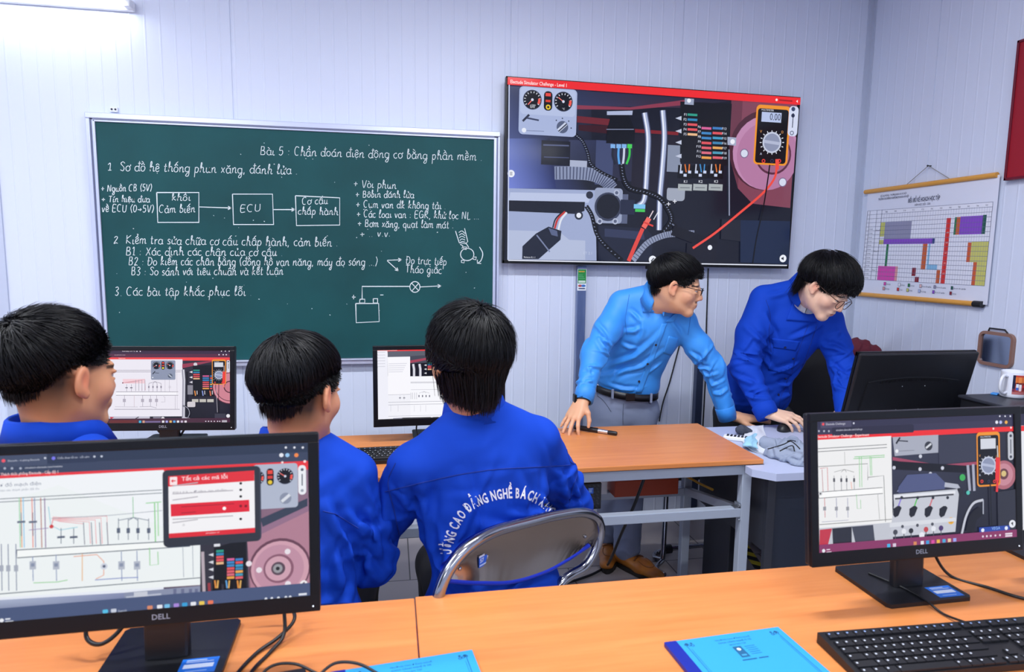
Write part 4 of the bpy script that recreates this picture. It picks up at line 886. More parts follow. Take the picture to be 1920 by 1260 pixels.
# --- left in the middle row
def pic_lm(cv, M, lim):
    T = Trace(cv, M, 170, 630, 6.3, lim); W = lim[1] - lim[0]
    T.grad([(1085, 275), (1665, 275), (1665, 980), (1085, 980)], ['#34303e', '#2a2430', '#1c1a28', '#14141e'])
    cv.rect(lim[0], lim[3] - .014, W, .014, '#3c2a42'); cv.rect(lim[0], lim[3] - .027, W, .0135, '#5a2c44'); cv.rect(lim[0], lim[3] - .0385, W, .012, '#f04848')
    T.text('Electude Challenge - Level 1 - Truy', 372, 186, 14, '#e6dce6', 155); T.text('electude.com/runtime', 280, 228, 10, '#e0d6e0', 130); T.disc(547, 182, 7, '#e6dce6'); T.disc(586, 182, 7, '#e6dce6')
    for x in (1545, 1591, 1637): T.disc(x, 179, 7, '#e6e0ea')
    for x in (1516, 1566, 1602): T.disc(x, 221, 8, '#e6e0ea')
    T.poly([(40, 276), (1085, 276), (1085, 948), (40, 948)], '#eeeaf4')
    T.text('Experiment', 330, 268, 12, '#ffe6e6')
    for y in (405, 424): T.line([(60, y), (1065, y)], 5, '#8a8494')
    T.quad(380, 508, 640, 560, '#f4d0d8')
    for i in range(4): T.line([(380, 552), (530 + 38 * i, 548 - 12 * i), (532 + 38 * i, 640)], 4, '#d89aa4')
    T.disc(380, 554, 8, '#7a3440')
    for x in (532, 570, 606, 642): T.line([(x, 520), (x, 650)], 5, '#9a94a2')
    for x in (426, 482): T.line([(x, 570), (x, 655)], 4, '#8a8494'); T.quad(x - 16, 606, x + 14, 616, '#5a5464')
    for x in (688, 737, 786, 833): T.line([(x, 560), (x, 655)], 4, '#7a7484'); T.quad(x - 8, 590, x + 8, 614, '#8a8494'); T.line([(x, 560), (762, 538)], 4, '#7a7484')
    T.quad(300, 660, 1035, 700, '#f8f6fc'); T.line([(300, 660), (1035, 660), (1035, 700), (300, 700)], 5, '#6a6474')
    for x in (400, 615, 708, 780): T.line([(x, 700), (x, 830)], 4, '#8a8494'); T.quad(x - 18, 742, x + 16, 780, '#b4aebc')
    T.line([(580, 836), (708, 832), (780, 850)], 4, '#8a8494'); T.line([(860, 715), (878, 720), (878, 780), (835, 780)], 4, '#a8a2b0'); T.disc(936, 602, 18, '#e0dce6'); T.line([(930, 515), (932, 660)], 3, '#a8a2b0'); T.line([(290, 836), (560, 838)], 4, '#a8a2b0'); T.line([(516, 700), (516, 836)], 4, '#c8b4bc')
    T.line([(280, 866), (1055, 866)], 5, '#7a7484'); T.line([(880, 510), (880, 660)], 3, '#b8b2c0'); T.line([(1000, 700), (1000, 866)], 3, '#9a94a2'); T.line([(1020, 420), (1024, 866)], 3, '#b8b2c0')
    T.poly([(40, 950), (1085, 950), (1200, 975), (1200, 990), (40, 992)], '#c6c2d2'); T.poly([(230, 955), (280, 958), (240, 985)], '#c84050'); T.line([(530, 978), (570, 955)], 10, '#33303c'); T.quad(700, 950, 1080, 978, '#2a2834'); T.quad(740, 955, 830, 972, '#8a8496')
    T.rr(714, 288, 1003, 516, 14, '#8e96ae'); T.gauge(778, 347, 48, 210); T.gauge(938, 347, 48, 150); T.rr(838, 298, 878, 398, 19, '#17171e'); T.quad(846, 308, 871, 325, '#e84c3c'); T.quad(846, 340, 871, 356, '#d8442e'); T.disc(858, 378, 12, '#e8d048'); T.line([(735, 450), (765, 415)], 10, '#23252e'); T.line([(755, 434), (810, 438)], 7, '#4a4e5c'); T.disc(942, 470, 27, '#5a6276'); T.line([(925, 455), (960, 485)], 12, '#c6ccd8'); T.disc(736, 490, 8, '#e6eaf2')
    T.poly([(1085, 330), (1435, 290), (1435, 305), (1085, 380)], '#9a3c52'); T.disc(1240, 335, 22, '#d8d4dc')
    T.line([(1095, 395), (1105, 520), (1100, 960)], 36, '#9a98a8'); T.line([(1100, 395), (1110, 520), (1104, 960)], 12, '#e0e0ea'); T.quad(1130, 420, 1150, 830, '#1a1820')
    T.poly([(1210, 350), (1470, 340), (1490, 640), (1210, 640)], '#0f1017'); T.fusebox(1215, 398, 76, 24.5)
    for y in (425, 487, 545, 607): T.poly([(1168, y), (1205, y - 14), (1205, y + 14)], '#dedce6')
    for i, q in enumerate(('#e8903c', '#8898d8', '#e87850')): T.quad(1200 + i * 90, 640, 1278 + i * 90, 712, '#08080e'); T.line([(1232 + i * 90, 645), (1242 + i * 90, 705)], 13, q); T.line([(1260 + i * 90, 645), (1262 + i * 90, 690)], 8, '#e0dce4'); T.quad(1200 + i * 90, 745, 1276 + i * 90, 780, '#c4c0b8')
    T.rr(1145, 775, 1240, 838, 14, '#d2ccd2'); T.quad(1148, 580, 1212, 690, '#8a8894'); T.line([(1090, 820), (1150, 850), (1172, 910), (1150, 968)], 18, '#2c2c38', None, 6); T.line([(1090, 820), (1150, 850), (1172, 910), (1150, 968)], 5, '#b8b8c8', None, 6)
    T.disc(1690, 600, 212, '#4a2030'); T.disc(1690, 600, 200, '#d88a98'); T.disc(1690, 600, 176, '#5a2c38'); T.disc(1690, 600, 168, '#d08492'); T.disc(1690, 600, 75, '#5a2c38'); T.disc(1690, 600, 62, '#c87c8a')
    T.meter(1436, 276, 1602, 572, False); T.line([(1580, 350), (1580, 420)], 5, '#e8c8c8'); T.line([(1580, 420), (1576, 560)], 34, '#ee4038'); T.line([(1576, 560), (1576, 605)], 18, '#ee8078'); T.line([(1518, 560), (1512, 960)], 7, '#0c0c12'); T.line([(1486, 620), (1502, 900)], 5, '#b8b4c0')
    T.rr(1610, 284, 1652, 430, 18, '#d6d4de'); T.disc(1630, 302, 9, '#4a4856'); T.line([(1632, 325), (1632, 385)], 6, '#4a4856')
    T.quad(1470, 915, 1600, 975, '#3c3a48'); T.disc(1628, 942, 22, '#eceaf0'); T.disc(858, 972, 20, '#eceaf0'); T.line([(40, 985), (1660, 980)], 8, '#e6e2ec')
    cv.rect(lim[0], lim[2], W, .0165, '#4a2a3c'); T.quad(230, 992, 560, 1028, '#6a2c2c')
    for x, q in ((590, '#48b8e0'), (632, '#d8a088'), (862, '#eceaf0'), (905, '#a8a8e8'), (950, '#e8b868'), (994, '#58a8e8'), (1038, '#eceaf0'), (1083, '#c8b8d0'), (1127, '#e8e0e8')): T.rr(x - 14, 997, x + 14, 1025, 5, q)
    T.quad(650, 1003, 832, 1020, '#7a6a98')
    for x in (1365, 1398, 1430, 1466, 1504, 1530): T.disc(x, 1006, 7, '#e0dce8')
    T.quad(1555, 994, 1615, 1001, '#e6e2ec'); T.quad(1555, 1008, 1615, 1015, '#e6e2ec')
# --- centre in the middle row
def pic_cm(cv, M, lim):
    T = Trace(cv, M, 660, 630, 4.667, lim); W = lim[1] - lim[0]
    cv.rect(lim[0], lim[2], W, lim[3] - lim[2], '#f4f4fb'); cv.rect(lim[0], lim[3] - .011, W, .011, '#ef3f42'); T.quad(198, 114, 395, 128, '#f4a0a0')
    T.poly([(312, 134), (1400, 118), (1400, 352), (312, 352)], '#4a4c5a'); T.poly([(312, 134), (1400, 120), (1400, 165), (600, 170), (430, 182), (312, 182)], '#60626e')
    T.poly([(505, 215), (680, 185), (1400, 150), (1400, 200), (680, 205), (505, 238)], '#a8485c'); T.poly([(505, 240), (1400, 205), (1400, 352), (505, 352)], '#1b1a22')
    for x in (535, 590): T.line([(x, 245), (x + 8, 290), (x + 8, 352)], 22, '#b8b8c6'); T.line([(x, 245), (x + 8, 290), (x + 8, 352)], 8, '#f0f0f6')
    T.quad(655, 192, 690, 215, '#d6d6de')
    for y in (255, 290, 325): T.poly([(630, y), (652, y - 8), (652, y + 8)], '#e6e6ee')
    T.quad(655, 225, 1000, 352, '#101016'); T.fusebox(662, 232, 34, 14)
    for k_ in range(4): T.quad(1000, 240, 1290, 345, '#2a2a34') if k_ == 0 else None
    T.poly([(312, 184), (508, 180), (510, 510), (316, 514)], '#fbfaff'); T.quad(508, 355, 1400, 715, '#fafaff'); T.poly([(198, 130), (310, 130), (318, 742), (206, 745)], '#f2f2fb')
    for y in (162, 188, 226, 276): T.disc(210, y, 4, '#6a6a78')
    for y in (140, 165, 190, 215, 240, 265): T.quad(222, y, 290, y + 4, '#d4d4de')
    for i in range(5): T.quad(320, 240 + i * 18, 480 - i * 9, 243 + i * 18, '#dcdce6')
    for y in (403, 411): T.line([(512, y), (1300, y - 8)], 3, '#9a9aa8')
    T.line([(515, 470), (1280, 462)], 3, '#c0c0cc'); T.line([(316, 515), (510, 510)], 3, '#b0b0bc')
    for x in (420, 456): T.quad(x - 9, 538, x + 9, 545, '#6a6a78'); T.line([(x, 520), (x, 560)], 2, '#9a9aa8')
    for x in (515, 530, 548, 565): T.line([(x, 495), (x, 552)], 3, '#a8a8b4')
    for x in (586, 617, 648, 678): T.quad(x - 5, 516, x + 5, 534, '#7a7a88'); T.line([(x, 500), (630, 485)], 2, '#9a9aa8')
    T.line([(318, 580), (1280, 560)], 3, '#9a9aa8'); T.line([(318, 603), (1280, 584)], 3, '#9a9aa8')
    for x in (340, 403, 545, 600, 645): T.line([(x, 605), (x, 660)], 2, '#b4b4c0')
    T.line([(318, 702), (840, 690), (1280, 682)], 3, '#b4b4c0'); T.line([(848, 620), (848, 700)], 8, '#1c1c24'); T.line([(864, 620), (864, 700)], 5, '#1c1c24')
    for x0, x1 in ((440, 690), (705, 755), (785, 860)): T.line([(x0, 718 - (x0 - 440) * .02), (x1, 712 - (x1 - 690) * .02)], 8, '#23232c')
    T.line([(360, 722), (440, 718)], 8, '#9a9aac')
mon_rf = monitor('black monitor behind the wide keyboard, showing an engine with four black coils', (1.114, 1.185, 1.013), .009, .13, pic_rf, sx=.03)
mon_lf = monitor('big black monitor with a red fault code list open over a wiring diagram', (-.389, 1.166, 1.012), .02, .115, pic_lf, sx=-.012)
mon_lm = monitor('black monitor below the chalkboard between the two students at the left', (-.842, 2.636, .976), -.10, .106, pic_lm)
mon_cm = monitor('black monitor half hidden by the head of the student with lettered jacket', (.194, 2.581, .976), .028, .058, pic_cm, False)
def pic_edge(cv, M, lim):
    W = lim[1] - lim[0]; cv.rect(lim[0], lim[2], W, lim[3] - lim[2], '#e8eaf0'); cv.rect(lim[0], lim[3] - .028, W, .028, '#33324c'); cv.rect(lim[0], lim[3] - .041, W, .0125, '#ee2f34'); cv.rect(lim[0] + .2, lim[2], W - .2, .23, '#2a2c3c')
monitor('black monitor cut off by the picture edge beside the four-coil engine monitor', (1.655, 1.235, 1.0), .0, .1, pic_edge)

# teacher's monitor seen from behind
tm = thing('monitor', 'black monitor seen from behind, tilted far back on the pale grey desk', 'monitor', (1.99, 2.30, .731), PI, 'black desktop monitors')
R = Matrix.Translation((0.0, .07, .265)) @ Matrix.Rotation(-.235, 4, 'X')
def putm(mb, name, m): o = mb.build(name, m, tm); o.matrix_local = R; return o
m = MB(); w, h = .262, .155
for lo, hi in (((-w, 0, h - PT), (w, .012, h)), ((-w, 0, -h), (w, .012, -h + PB)), ((-w, 0, -h), (-w + PS, .012, h)), ((w - PS, 0, -h), (w, .012, h))): m.b2(lo, hi, .002)
putm(m, 'bezel', black_g)
m = MB(); m.box((0, .02, 0), (2 * w - .002, .016, 2 * h - .002), bevel=.006)
arcz = lambda x: .056 - .42 * x * x
m.prism([(-.215, -.15)] + [(x, arcz(x)) for x in np.linspace(-.2, .2, 21)] + [(.215, -.15)], 'y', .027, .034)
for k in range(-24, 25):
    x = k * .0062; m.box((x, .0345, arcz(x) - .0095), (.0024, .003, .009))
for k in range(30):
    x0, x1 = -.2 + k * .4 / 30, -.2 + (k + 1) * .4 / 30; m.box(((x0 + x1) / 2, .0345, (arcz(x0) + arcz(x1)) / 2 - .001), (.0137, .003, .0022), Matrix.Rotation(math.atan2(arcz(x1) - arcz(x0), x1 - x0) * -1, 3, 'Y'))
back = putm(m, 'back_shell', black_p)
m = MB()
for x, z in ((-.05, .02), (.05, .02), (-.05, -.08), (.05, -.08)): m.sphere((x, .0345, z), .0022, 8, 6)
putm(m, 'screw', bolt_m)
cv = Canvas(); cv.rect(-w + PS, -h + PB, 2 * w - 2 * PS, 2 * h - PB - PT, '#aab4d0'); cv.rect(-w + PS, h - PT - .04, 2 * w - 2 * PS, .03, '#ee2f34'); o = cv.build('screen', screen_m, tm); o.matrix_local = R @ Matrix.Translation((0, .004, 0))
m = MB(); m.box((0, .105, .075), (.075, .022, .14), bevel=.006); m.build('stand_column', black_p, tm)
MB().box((0, .08, .005), (.22, .18, .009), bevel=.003).build('stand_base', black_p, tm)

# ------------------------------------------------------------------ keyboards
key_m = mat('black key', '#17181d', 0.5); legend_m = col_mat('key legend', .5)
def keyboard(label, loc, rz, L=.442, D=.128, n_cols=None):
    t = thing('keyboard', label, 'keyboard', loc, rz, 'black keyboards')
    m = MB(); m.prism([(-D / 2, 0), (-D / 2, .012), (D / 2, .021), (D / 2, .0)], 'x', -L / 2, L / 2); m.build('case', black_p, t)
    k = MB(); lg = Canvas(1e-6); sl = .009 / D
    rows = [(-.053, [1.25, 1.25, 1.25, 6.25, 1.25, 1.25, 1.25, 1.25]), (-.034, [2.25] + [1] * 10 + [2.75]), (-.015, [1.75] + [1] * 11 + [2.25]), (.004, [1.5] + [1] * 12 + [1.5]), (.023, [1] * 13 + [2]), (.048, [1] * 15)]
    u = .0188; x0 = -L / 2 + .010
    def key(xa, xb, y):
        z = .012 + (y + D / 2) * sl
        k.prism([(xa + .0008, y - .0082), (xb - .0008, y - .0082), (xb - .0016, y + .0082), (xa + .0016, y + .0082)], 'z', z, z + .004)
        lg.raw([(xa + .004, y + .001), (xa + .0075, y + .001), (xa + .0075, y + .0045), (xa + .004, y + .0045)], [(0, 1, 2, 3)], [hexc('#8fa6d8' if y > .04 else '#c6cad6')] * 4); lg.step = 0
    for y, ks in rows:
        x = x0
        for w_ in ks: key(x, x + w_ * u, y); x += w_ * u
        for j in range(3):
            if y not in (-.015,) and (y != -.034 or j == 1): key(x0 + 15.3 * u + j * u, x0 + 16.3 * u + j * u, y)
        for j in range(4): key(x0 + 18.6 * u + j * u, x0 + 19.6 * u + j * u, y)
    k.build('keys', key_m, t)
    o = lg.build('key_lettering', legend_m, t)
    for v in o.data.vertices: u_, w_ = v.co.x, v.co.z; v.co = (u_, w_, .0162 + (w_ + D / 2) * sl)
    return t
keyboard('wide black keyboard on the front desk, cut off at the lower right of the picture', (1.035, 1.0, TOP + .001), -.035, .46)
keyboard('black keyboard on the middle desk in front of the student with lettered jacket', (.073, 2.385, TOP + .001), .03, .442, .145)

# ------------------------------------------------------------------ wall chart
ch = thing('wall_chart', 'white study plan chart with coloured bars hanging between two orange rods', 'chart', (WALL_X - .012, 3.0, 1.585))
CM = Matrix.Translation((WALL_X - .012, 3.0, 1.585)) @ Matrix.Rotation(-PI / 2, 4, 'Z')
rod = mat('orange rod', '#e0a044', .4); paper_m = col_mat('printed paper', .55)
A0, A1, Z0, Z1 = 3.423 - 3.0, 2.583 - 3.0, 1.2932 - 1.585, 1.8758 - 1.585
MB().tube([(-.006, A0, Z1), (-.006, A1, Z1)], .0125, 14).build('top_rod', rod, ch)
MB().tube([(-.006, A0 + .03, Z0), (-.006, A1 + .05, Z0)], .0125, 14).build('bottom_rod', rod, ch)
MB().tube([(-.006, A1 + .055, Z0), (-.006, A1 + .01, Z0)], .0155, 14).build('end_cap', black_p, ch)
def chl(cx, cy): u, v = to_local(CM, 1600 + cx / 4.2, 300 + cy / 4.2); return u, v
cv = Canvas(2e-5); u0, u1 = chl(118, 280)[0], chl(1160, 145)[0]; cv.rect(u0, Z0, u1 - u0, Z1 - Z0, '#e4e8f6')
T = Trace(cv, CM, 1600, 300, 4.2, (u0, u1, Z0, Z1))
def tq(a, b, q): T.cv.poly([T.L(*p) for p in (a[0], a[1], b[1], b[0])], q)
# table frame corners in the enlargement
TL, TR_, BR_, BL = (120, 402), (1108, 330), (1040, 992), (70, 938)
def tb(a, b_):                                       # fraction across, fraction down
    x = (TL[0] * (1 - a) + TR_[0] * a) * (1 - b_) + (BL[0] * (1 - a) + BR_[0] * a) * b_
    y = (TL[1] * (1 - a) + TR_[1] * a) * (1 - b_) + (BL[1] * (1 - a) + BR_[1] * a) * b_
    return x, y
def blk(a0, a1, b0, b1, q): T.poly([tb(a0, b0), tb(a1, b0), tb(a1, b1), tb(a0, b1)], q)
blk(0, 1, 0, 1, '#eef0fa')
blk(.115, .148, .18, .38, '#cfd06a'); blk(.148, .36, .18, .42, '#9a9ab4'); blk(.148, .54, .42, .49, '#8a4cc8'); blk(.54, .56, .42, .49, '#233a80'); blk(.115, .148, .43, .49, '#cfd06a')
blk(.175, .193, .49, .80, '#1c7a48'); blk(.47, .505, .49, .83, '#d0622c'); blk(.515, .53, .49, .83, '#8cc4e8'); blk(.53, .60, .76, .83, '#8cc4e8')
blk(.125, .265, .80, 1.0, '#e04ab0'); blk(.265, .285, .80, 1.0, '#e8a0a0'); blk(.40, .432, .81, .92, '#8c1c2c'); blk(.43, .462, .93, 1.0, '#8c1c2c')
blk(.60, .63, .83, 1.0, '#d0622c'); blk(.64, .675, .165, 1.0, '#e02a1c'); blk(.705, .722, .16, .38, '#1c7a48'); blk(.722, .75, .16, .38, '#d0622c'); blk(.75, .93, .155, .38, '#8a4cc8'); blk(.93, .96, .15, .38, '#1c5a4c')
blk(.83, .86, .48, .72, '#d8602c'); blk(.86, 1.0, .47, .72, '#d2d070'); blk(.89, .92, .72, 1.0, '#d8602c'); blk(.92, 1.0, .72, 1.0, '#d2d070')
for k in range(18): T.line([tb(0 if k % 5 == 0 else .0, k / 17), tb(1, k / 17)], 1.6, '#6a7090')
for k in range(44): T.line([tb(.115 + k * .0206, .05), tb(.115 + k * .0206, 1)], 1.2, '#8890b0')
for a in (0, .02, .075, .115, 1.0): T.line([tb(a, 0), tb(a, 1)], 2.2, '#4a5070')
for k in range(4, 17): T.text('Cơ khí', *tb(.024, (k + .75) / 17), 7, '#333a58', 30)
for k in range(12): T.text('T%02d' % ((k + 7) % 12 + 1), *tb(.14 + k * .073, .042), 9, '#333a58')
for k, y in ((0, .3), (1, .6), (2, .87)): T.text('Khóa %d' % (k + 9), *tb(.08, y), 8, '#333a58')
for k in range(5): T.text('TẾT', *tb(.652, .36 + k * .13), 8, '#ffd8d0')
T.text('BỘ LAO ĐỘNG - THƯƠNG BINH VÀ XÃ HỘI', 222, 292, 10, '#3a4060', 190); T.text('TRƯỜNG CAO ĐẲNG NGHỀ BÁCH KHOA HÀ NỘI', 204, 318, 11, '#2a3050', 222, bold=.01)
T.text('BIỂU ĐỒ KẾ HOẠCH HỌC TẬP', 438, 336, 24, '#232a4c', 234, bold=.015); T.text('NĂM HỌC 2025 - 2026', 490, 362, 12, '#2a3050', 120)
for i, (x, y, q) in enumerate(((248, 960, '#e04ab0'), (362, 967, '#eef0fa'), (438, 972, '#1c7a48'), (530, 978, '#e8c0c0'), (642, 985, '#9a9ab4'), (778, 993, '#1c5a4c'), (240, 997, '#d8a0a0'), (352, 1004, '#d0302c'), (428, 1010, '#cfd06a'), (520, 1018, '#b8c8f0'), (632, 1025, '#8a4cc8'), (768, 1035, '#8c1c2c'))):
    T.quad(x, y, x + 16, y + 28, '#4a5070'); T.quad(x + 2, y + 2, x + 14, y + 26, q); T.text('Ôn thi tốt nghiệp', x + 20, y + 22, 8, '#3a4060', (32, 30, 30, 70, 75, 95, 30, 22, 24, 40, 75, 30)[i])
o = cv.build('paper', paper_m, ch); o.rotation_euler = (0, 0, -PI / 2); o.location = (-.004, 0, 0)
nail = at_x(1744, 311, WALL_X - .006); ny, nz = nail.y - 3.0, nail.z - 1.585
s1, s2 = at_x(1699, 348, WALL_X - .012), at_x(1783, 336, WALL_X - .012)
MB().tube([(-.004, s1.y - 3, s1.z - 1.585), (-.004, ny, nz), (-.004, s2.y - 3, s2.z - 1.585)], .0016, 6).build('string', mat('jute string', '#8e8a84', .8), ch)
nl = MB().tube([(WALL_X + .0, nail.y, nail.z), (WALL_X - .02, nail.y, nail.z)], .003, 8); nl.sphere((WALL_X - .02, nail.y, nail.z), .005, 8, 6)
tag(nl.build('nail', dark_steel), 'dark nail in the wall holding the string of the study plan chart', 'nail')
# red sign
sg = thing('red_sign', 'red board high on the right wall, cut off by the picture edge', 'sign', (WALL_X - .002, 2.1, 2.1))
red = mat('red board', '#9c1226', .5)
MB().b2((-.024, -.5, 1.853 - 2.1), (-.0, .43, .33), .002).build('panel', red, sg)
m = MB(); fr = mat('red frame', '#6e1028', .4)
for lo, hi in (((-.03, -.5, 1.845 - 2.1), (0, .437, 1.856 - 2.1)), ((-.03, .427, 1.845 - 2.1), (0, .437, .335)), ((-.03, -.5, .325), (0, .437, .335))): m.b2(lo, hi, .001)
m.build('frame', fr, sg)
# mirror
q0, q1 = at_x(1838, 618, WALL_X - .012), at_x(1896, 697, WALL_X - .012)
mr = thing('hand_mirror', 'small mirror in a rounded brown frame hanging on the right wall', 'mirror', (WALL_X - .002, (q0.y + q1.y) / 2, (q0.z + q1.z) / 2 + .004))
w, h = abs(q0.y - q1.y), abs(q0.z - q1.z) - .012
def rrp(w, h, r, n=6):
    pts = []
    for cx, cy, a0 in ((w / 2 - r, -h / 2 + r, -90), (w / 2 - r, h / 2 - r, 0), (-w / 2 + r, h / 2 - r, 90), (-w / 2 + r, -h / 2 + r, 180)):
        for k in range(n + 1): a = math.radians(a0 + 90 * k / n); pts.append((cx + r * math.cos(a), cy + r * math.sin(a)))
    return pts
def ringprism(mb, po, pi, x0, x1):
    n = len(po); vs = [(x0, *p) for p in po] + [(x0, *p) for p in pi] + [(x1, *p) for p in po] + [(x1, *p) for p in pi]; fs = []
    for i in range(n):
        j = (i + 1) % n
        fs += [(i, j, n + j, n + i), (2 * n + j, 2 * n + i, 3 * n + i, 3 * n + j), (i, 2 * n + i, 2 * n + j, j), (n + j, 3 * n + j, 3 * n + i, n + i)]
    mb.add(vs, fs)
brown = mat('brown plastic', '#8e6a5c', .35)
m = MB(); ringprism(m, rrp(w, h, .03), rrp(w - .024, h - .028, .016), -.016, 0); m.build('frame', brown, mr)
m = MB(); m.prism(rrp(w - .022, h - .026, .016), 'x', -.008, -.002); m.build('glass', mat('mirror glass', '#a8b2c4', .08, 1.0), mr)
MB().tube([(-.006, w * .28, h / 2 - .004), (-.008, w * .24, h / 2 + .014), (-.008, -w * .2, h / 2 + .014), (-.006, -w * .3, h / 2 - .004)], .0035, 8).build('hanger', black_p, mr)

# ------------------------------------------------------------------ things on and under the desks
# booklets
def booklet(label, corner, ux, uy, W, D, art=True):
    """corner: far left corner on the desk; ux along the top edge, uy towards the camera"""
    ux = Vector((*ux, 0)).normalized(); a = math.atan2(ux.y, ux.x)
    t = thing('booklet', label, 'booklet', (corner[0], corner[1], TOP + .0005), a, 'blue booklets')
    MB().b2((0.004, -D, 0), (W, 0, .006), .001).build('pages', mat('white pages', '#dfe6ee', .6), t)
    cov = mat('sky blue cover', '#2c97d4', .45)
    MB().b2((0, -D - .001, .006), (W + .001, .001, .0075), .0005).build('cover', cov, t)
    MB().b2((-.003, -D - .0015, -.0002), (.022, .0015, .0082), .001).build('spine_tape', mat('royal blue tape', '#0c2390', .4), t)
    cv = Canvas(3e-6)
    ink = '#14507c'
    if art:
        fw = W - .04
        cv.text('TRƯỜNG CAO ĐẲNG NGHỀ', .03 + fw / 2, -.018, .0042, ink, 'c'); cv.text('KHOA CÔNG NGHỆ Ô TÔ', .03 + fw / 2, -.027, .0042, ink, 'c', .01); cv.text('SÁCH BÀI TẬP', .03 + fw / 2, -.036, .004, ink, 'c')
        for sx, x in ((1, .034), (-1, W - .014)):
            cv.line([(x, -.02), (x, -D + .02)], .0012, ink); cv.line([(x + sx * .004, -.03), (x + sx * .004, -D + .03)], .0007, ink)
            for k in range(3): cv.ring(x + sx * .006 * k, -.016 - .002 * k, .002, .0034, ink)
            cv.disc(x + sx * .002, -.014, .0035, ink); cv.disc(x + sx * .012, -.013, .0025, ink)
        cv.rect(.03 + fw * .42, -.075, .018, .034, '#1c5c84'); cv.disc(.03 + fw * .42 + .009, -.05, .004, '#d8ecf8'); cv.rect(.03 + fw * .42 + .004, -.07, .01, .004, '#3f9ccc')
        for k in range(5): cv.rect(.03 + fw * .42 + .024, -.045 - k * .006, .022, .0012, ink)
        cv.rect(.03 + fw * .4, -.084, .03, .003, ink); cv.rect(.03 + fw * .4 + .034, -.084, .02, .003, ink)
    o = cv.build('cover_lettering', label_m, t)
    for v in o.data.vertices: v.co = (v.co.x, v.co.z, .0077 - v.co.y)
    return t
booklet('sky blue booklet with printed emblem, lying left of the wide keyboard', (.512, 1.108), (1, .06), None, .245, .175)
booklet('sky blue booklet cut off by the bottom edge beside the adapter cable', (-.105, 1.118), (1, .105), None, .25, .175)
ad = thing('cable_adapter', 'black cable adapter lying beside the cut off blue booklet', 'adapter', (-.185, 1.098, TOP + .001), .12)
MB().box((0, 0, .011), (.075, .034, .022), bevel=.005).build('housing', black_p, ad)
MB().tube([(.036, 0, .011), (.058, 0, .011)], [.009, .006], 10).build('strain_relief', cable_m, ad)
cable('adapter_cable', 'thin black cable running from the adapter across the cut off blue booklet', [(-.13, 1.103, TOP + .012), (-.10, 1.115, TOP + .026), (-.06, 1.11, TOP + .024), (-.02, 1.085, TOP + .014), (0.03, 1.04, TOP + .012), (.07, .99, TOP + .0125)], .0026)
cable('adapter_cable', 'thin black cable looping over the top of the black adapter', [(-.25, 1.05, TOP + .005), (-.235, 1.1, TOP + .006), (-.21, 1.122, TOP + .026), (-.17, 1.122, TOP + .028), (-.13, 1.112, TOP + .012)], .0026)
z = TOP + .004
cable('monitor_cable', 'black cable drooping from behind the fault code monitor towards the picture bottom', [(-.215, 1.29, .86), (-.208, 1.27, .80), (-.205, 1.24, z + .01), (-.225, 1.2, z), (-.245, 1.15, z), (-.255, 1.08, z), (-.25, 1.02, z)], .0035)
cable('monitor_cable', 'black looped cable behind the right side of the fault code monitor base', [(-.23, 1.31, .85), (-.20, 1.30, .79), (-.19, 1.27, .775), (-.215, 1.24, z + .006), (-.25, 1.2, z), (-.275, 1.12, z), (-.28, 1.0, z)], .0035)
cable('monitor_cable', 'black cable loop showing under the left end of the fault code monitor', [(-.545, 1.27, .84), (-.55, 1.25, .79), (-.52, 1.235, .78), (-.49, 1.25, .80), (-.475, 1.28, .84)], .004)
cable('keyboard_cable', 'thin black cable running from the four-coil monitor to the wide keyboard', [(1.095, 1.29, TOP + .012), (1.12, 1.22, TOP + .013), (1.13, 1.165, TOP + .012), (1.135, 1.12, z), (1.14, 1.064, TOP + .014)], .0026)
cable('monitor_cable', 'black cable curving over the front desk to the right of the four-coil monitor', [(1.24, 1.27, .85), (1.26, 1.28, .80), (1.29, 1.26, z), (1.33, 1.2, z), (1.36, 1.15, z), (1.41, 1.12, z), (1.5, 1.11, z)], .0035)
cable('monitor_cable', 'thin black cable hanging under the monitor hidden by the lettered student', [(.11, 2.63, .83), (.1, 2.62, .79), (.115, 2.56, z), (.16, 2.52, z), (.2, 2.5, z)], .003)
cable('monitor_cable', 'black cable under the monitor on the left middle desk, left of its stand', [(-.90, 2.69, .84), (-.88, 2.685, .80), (-.85, 2.69, .77)], .004)
cable('monitor_cable', 'black cable under the monitor on the left middle desk, right of its stand', [(-.77, 2.69, .84), (-.79, 2.685, .80), (-.81, 2.69, .77)], .004)

# computer, power box and cables under the middle desk
pc = thing('desktop_computer', 'small black desktop computer on the rail under the orange desk', 'computer', (.615, 2.37, .562))
MB().b2((-.146, -.12, 0), (.146, .17, .10), .003).build('case', black_p, pc)
m = MB()
for i in range(17):
    for j in range(8): m.box((-.135 + i * .0165 + (j % 2) * .004, -.1205, .01 + j * .0115), (.010, .002, .0045), Matrix.Rotation(.7, 3, 'Y'))
m.build('front_grille', mat('grille', '#30333c', .45), pc)
cv = Canvas(); cv.rect(0, 0, .02, .022, '#2a62c8'); cv.rect(.003, .005, .011, .01, '#8fb4ee'); cv.rect(.003, .017, .014, .002, '#dfe9fb'); o = cv.build('sticker', label_m, pc); o.location = (.094, -.1225, .062)
ex = thing('power_box', 'flat orange red power box on the rear rail under the orange desk', 'power box', (1.085, 2.66, .4685))
MB().b2((-.15, -.07, 0), (.14, .07, .072), .004).build('case', mat('orange red box', '#a83d1c', .5), ex)
MB().box((.03, 0, .086), (.07, .05, .03), bevel=.004).build('plug', black_p, ex)
for x, y in ((-.1, -.055), (.0, -.05), (.09, -.05)): MB().sphere((x, y, .0725), .004, 8, 6).build('screw', bolt_m, ex)
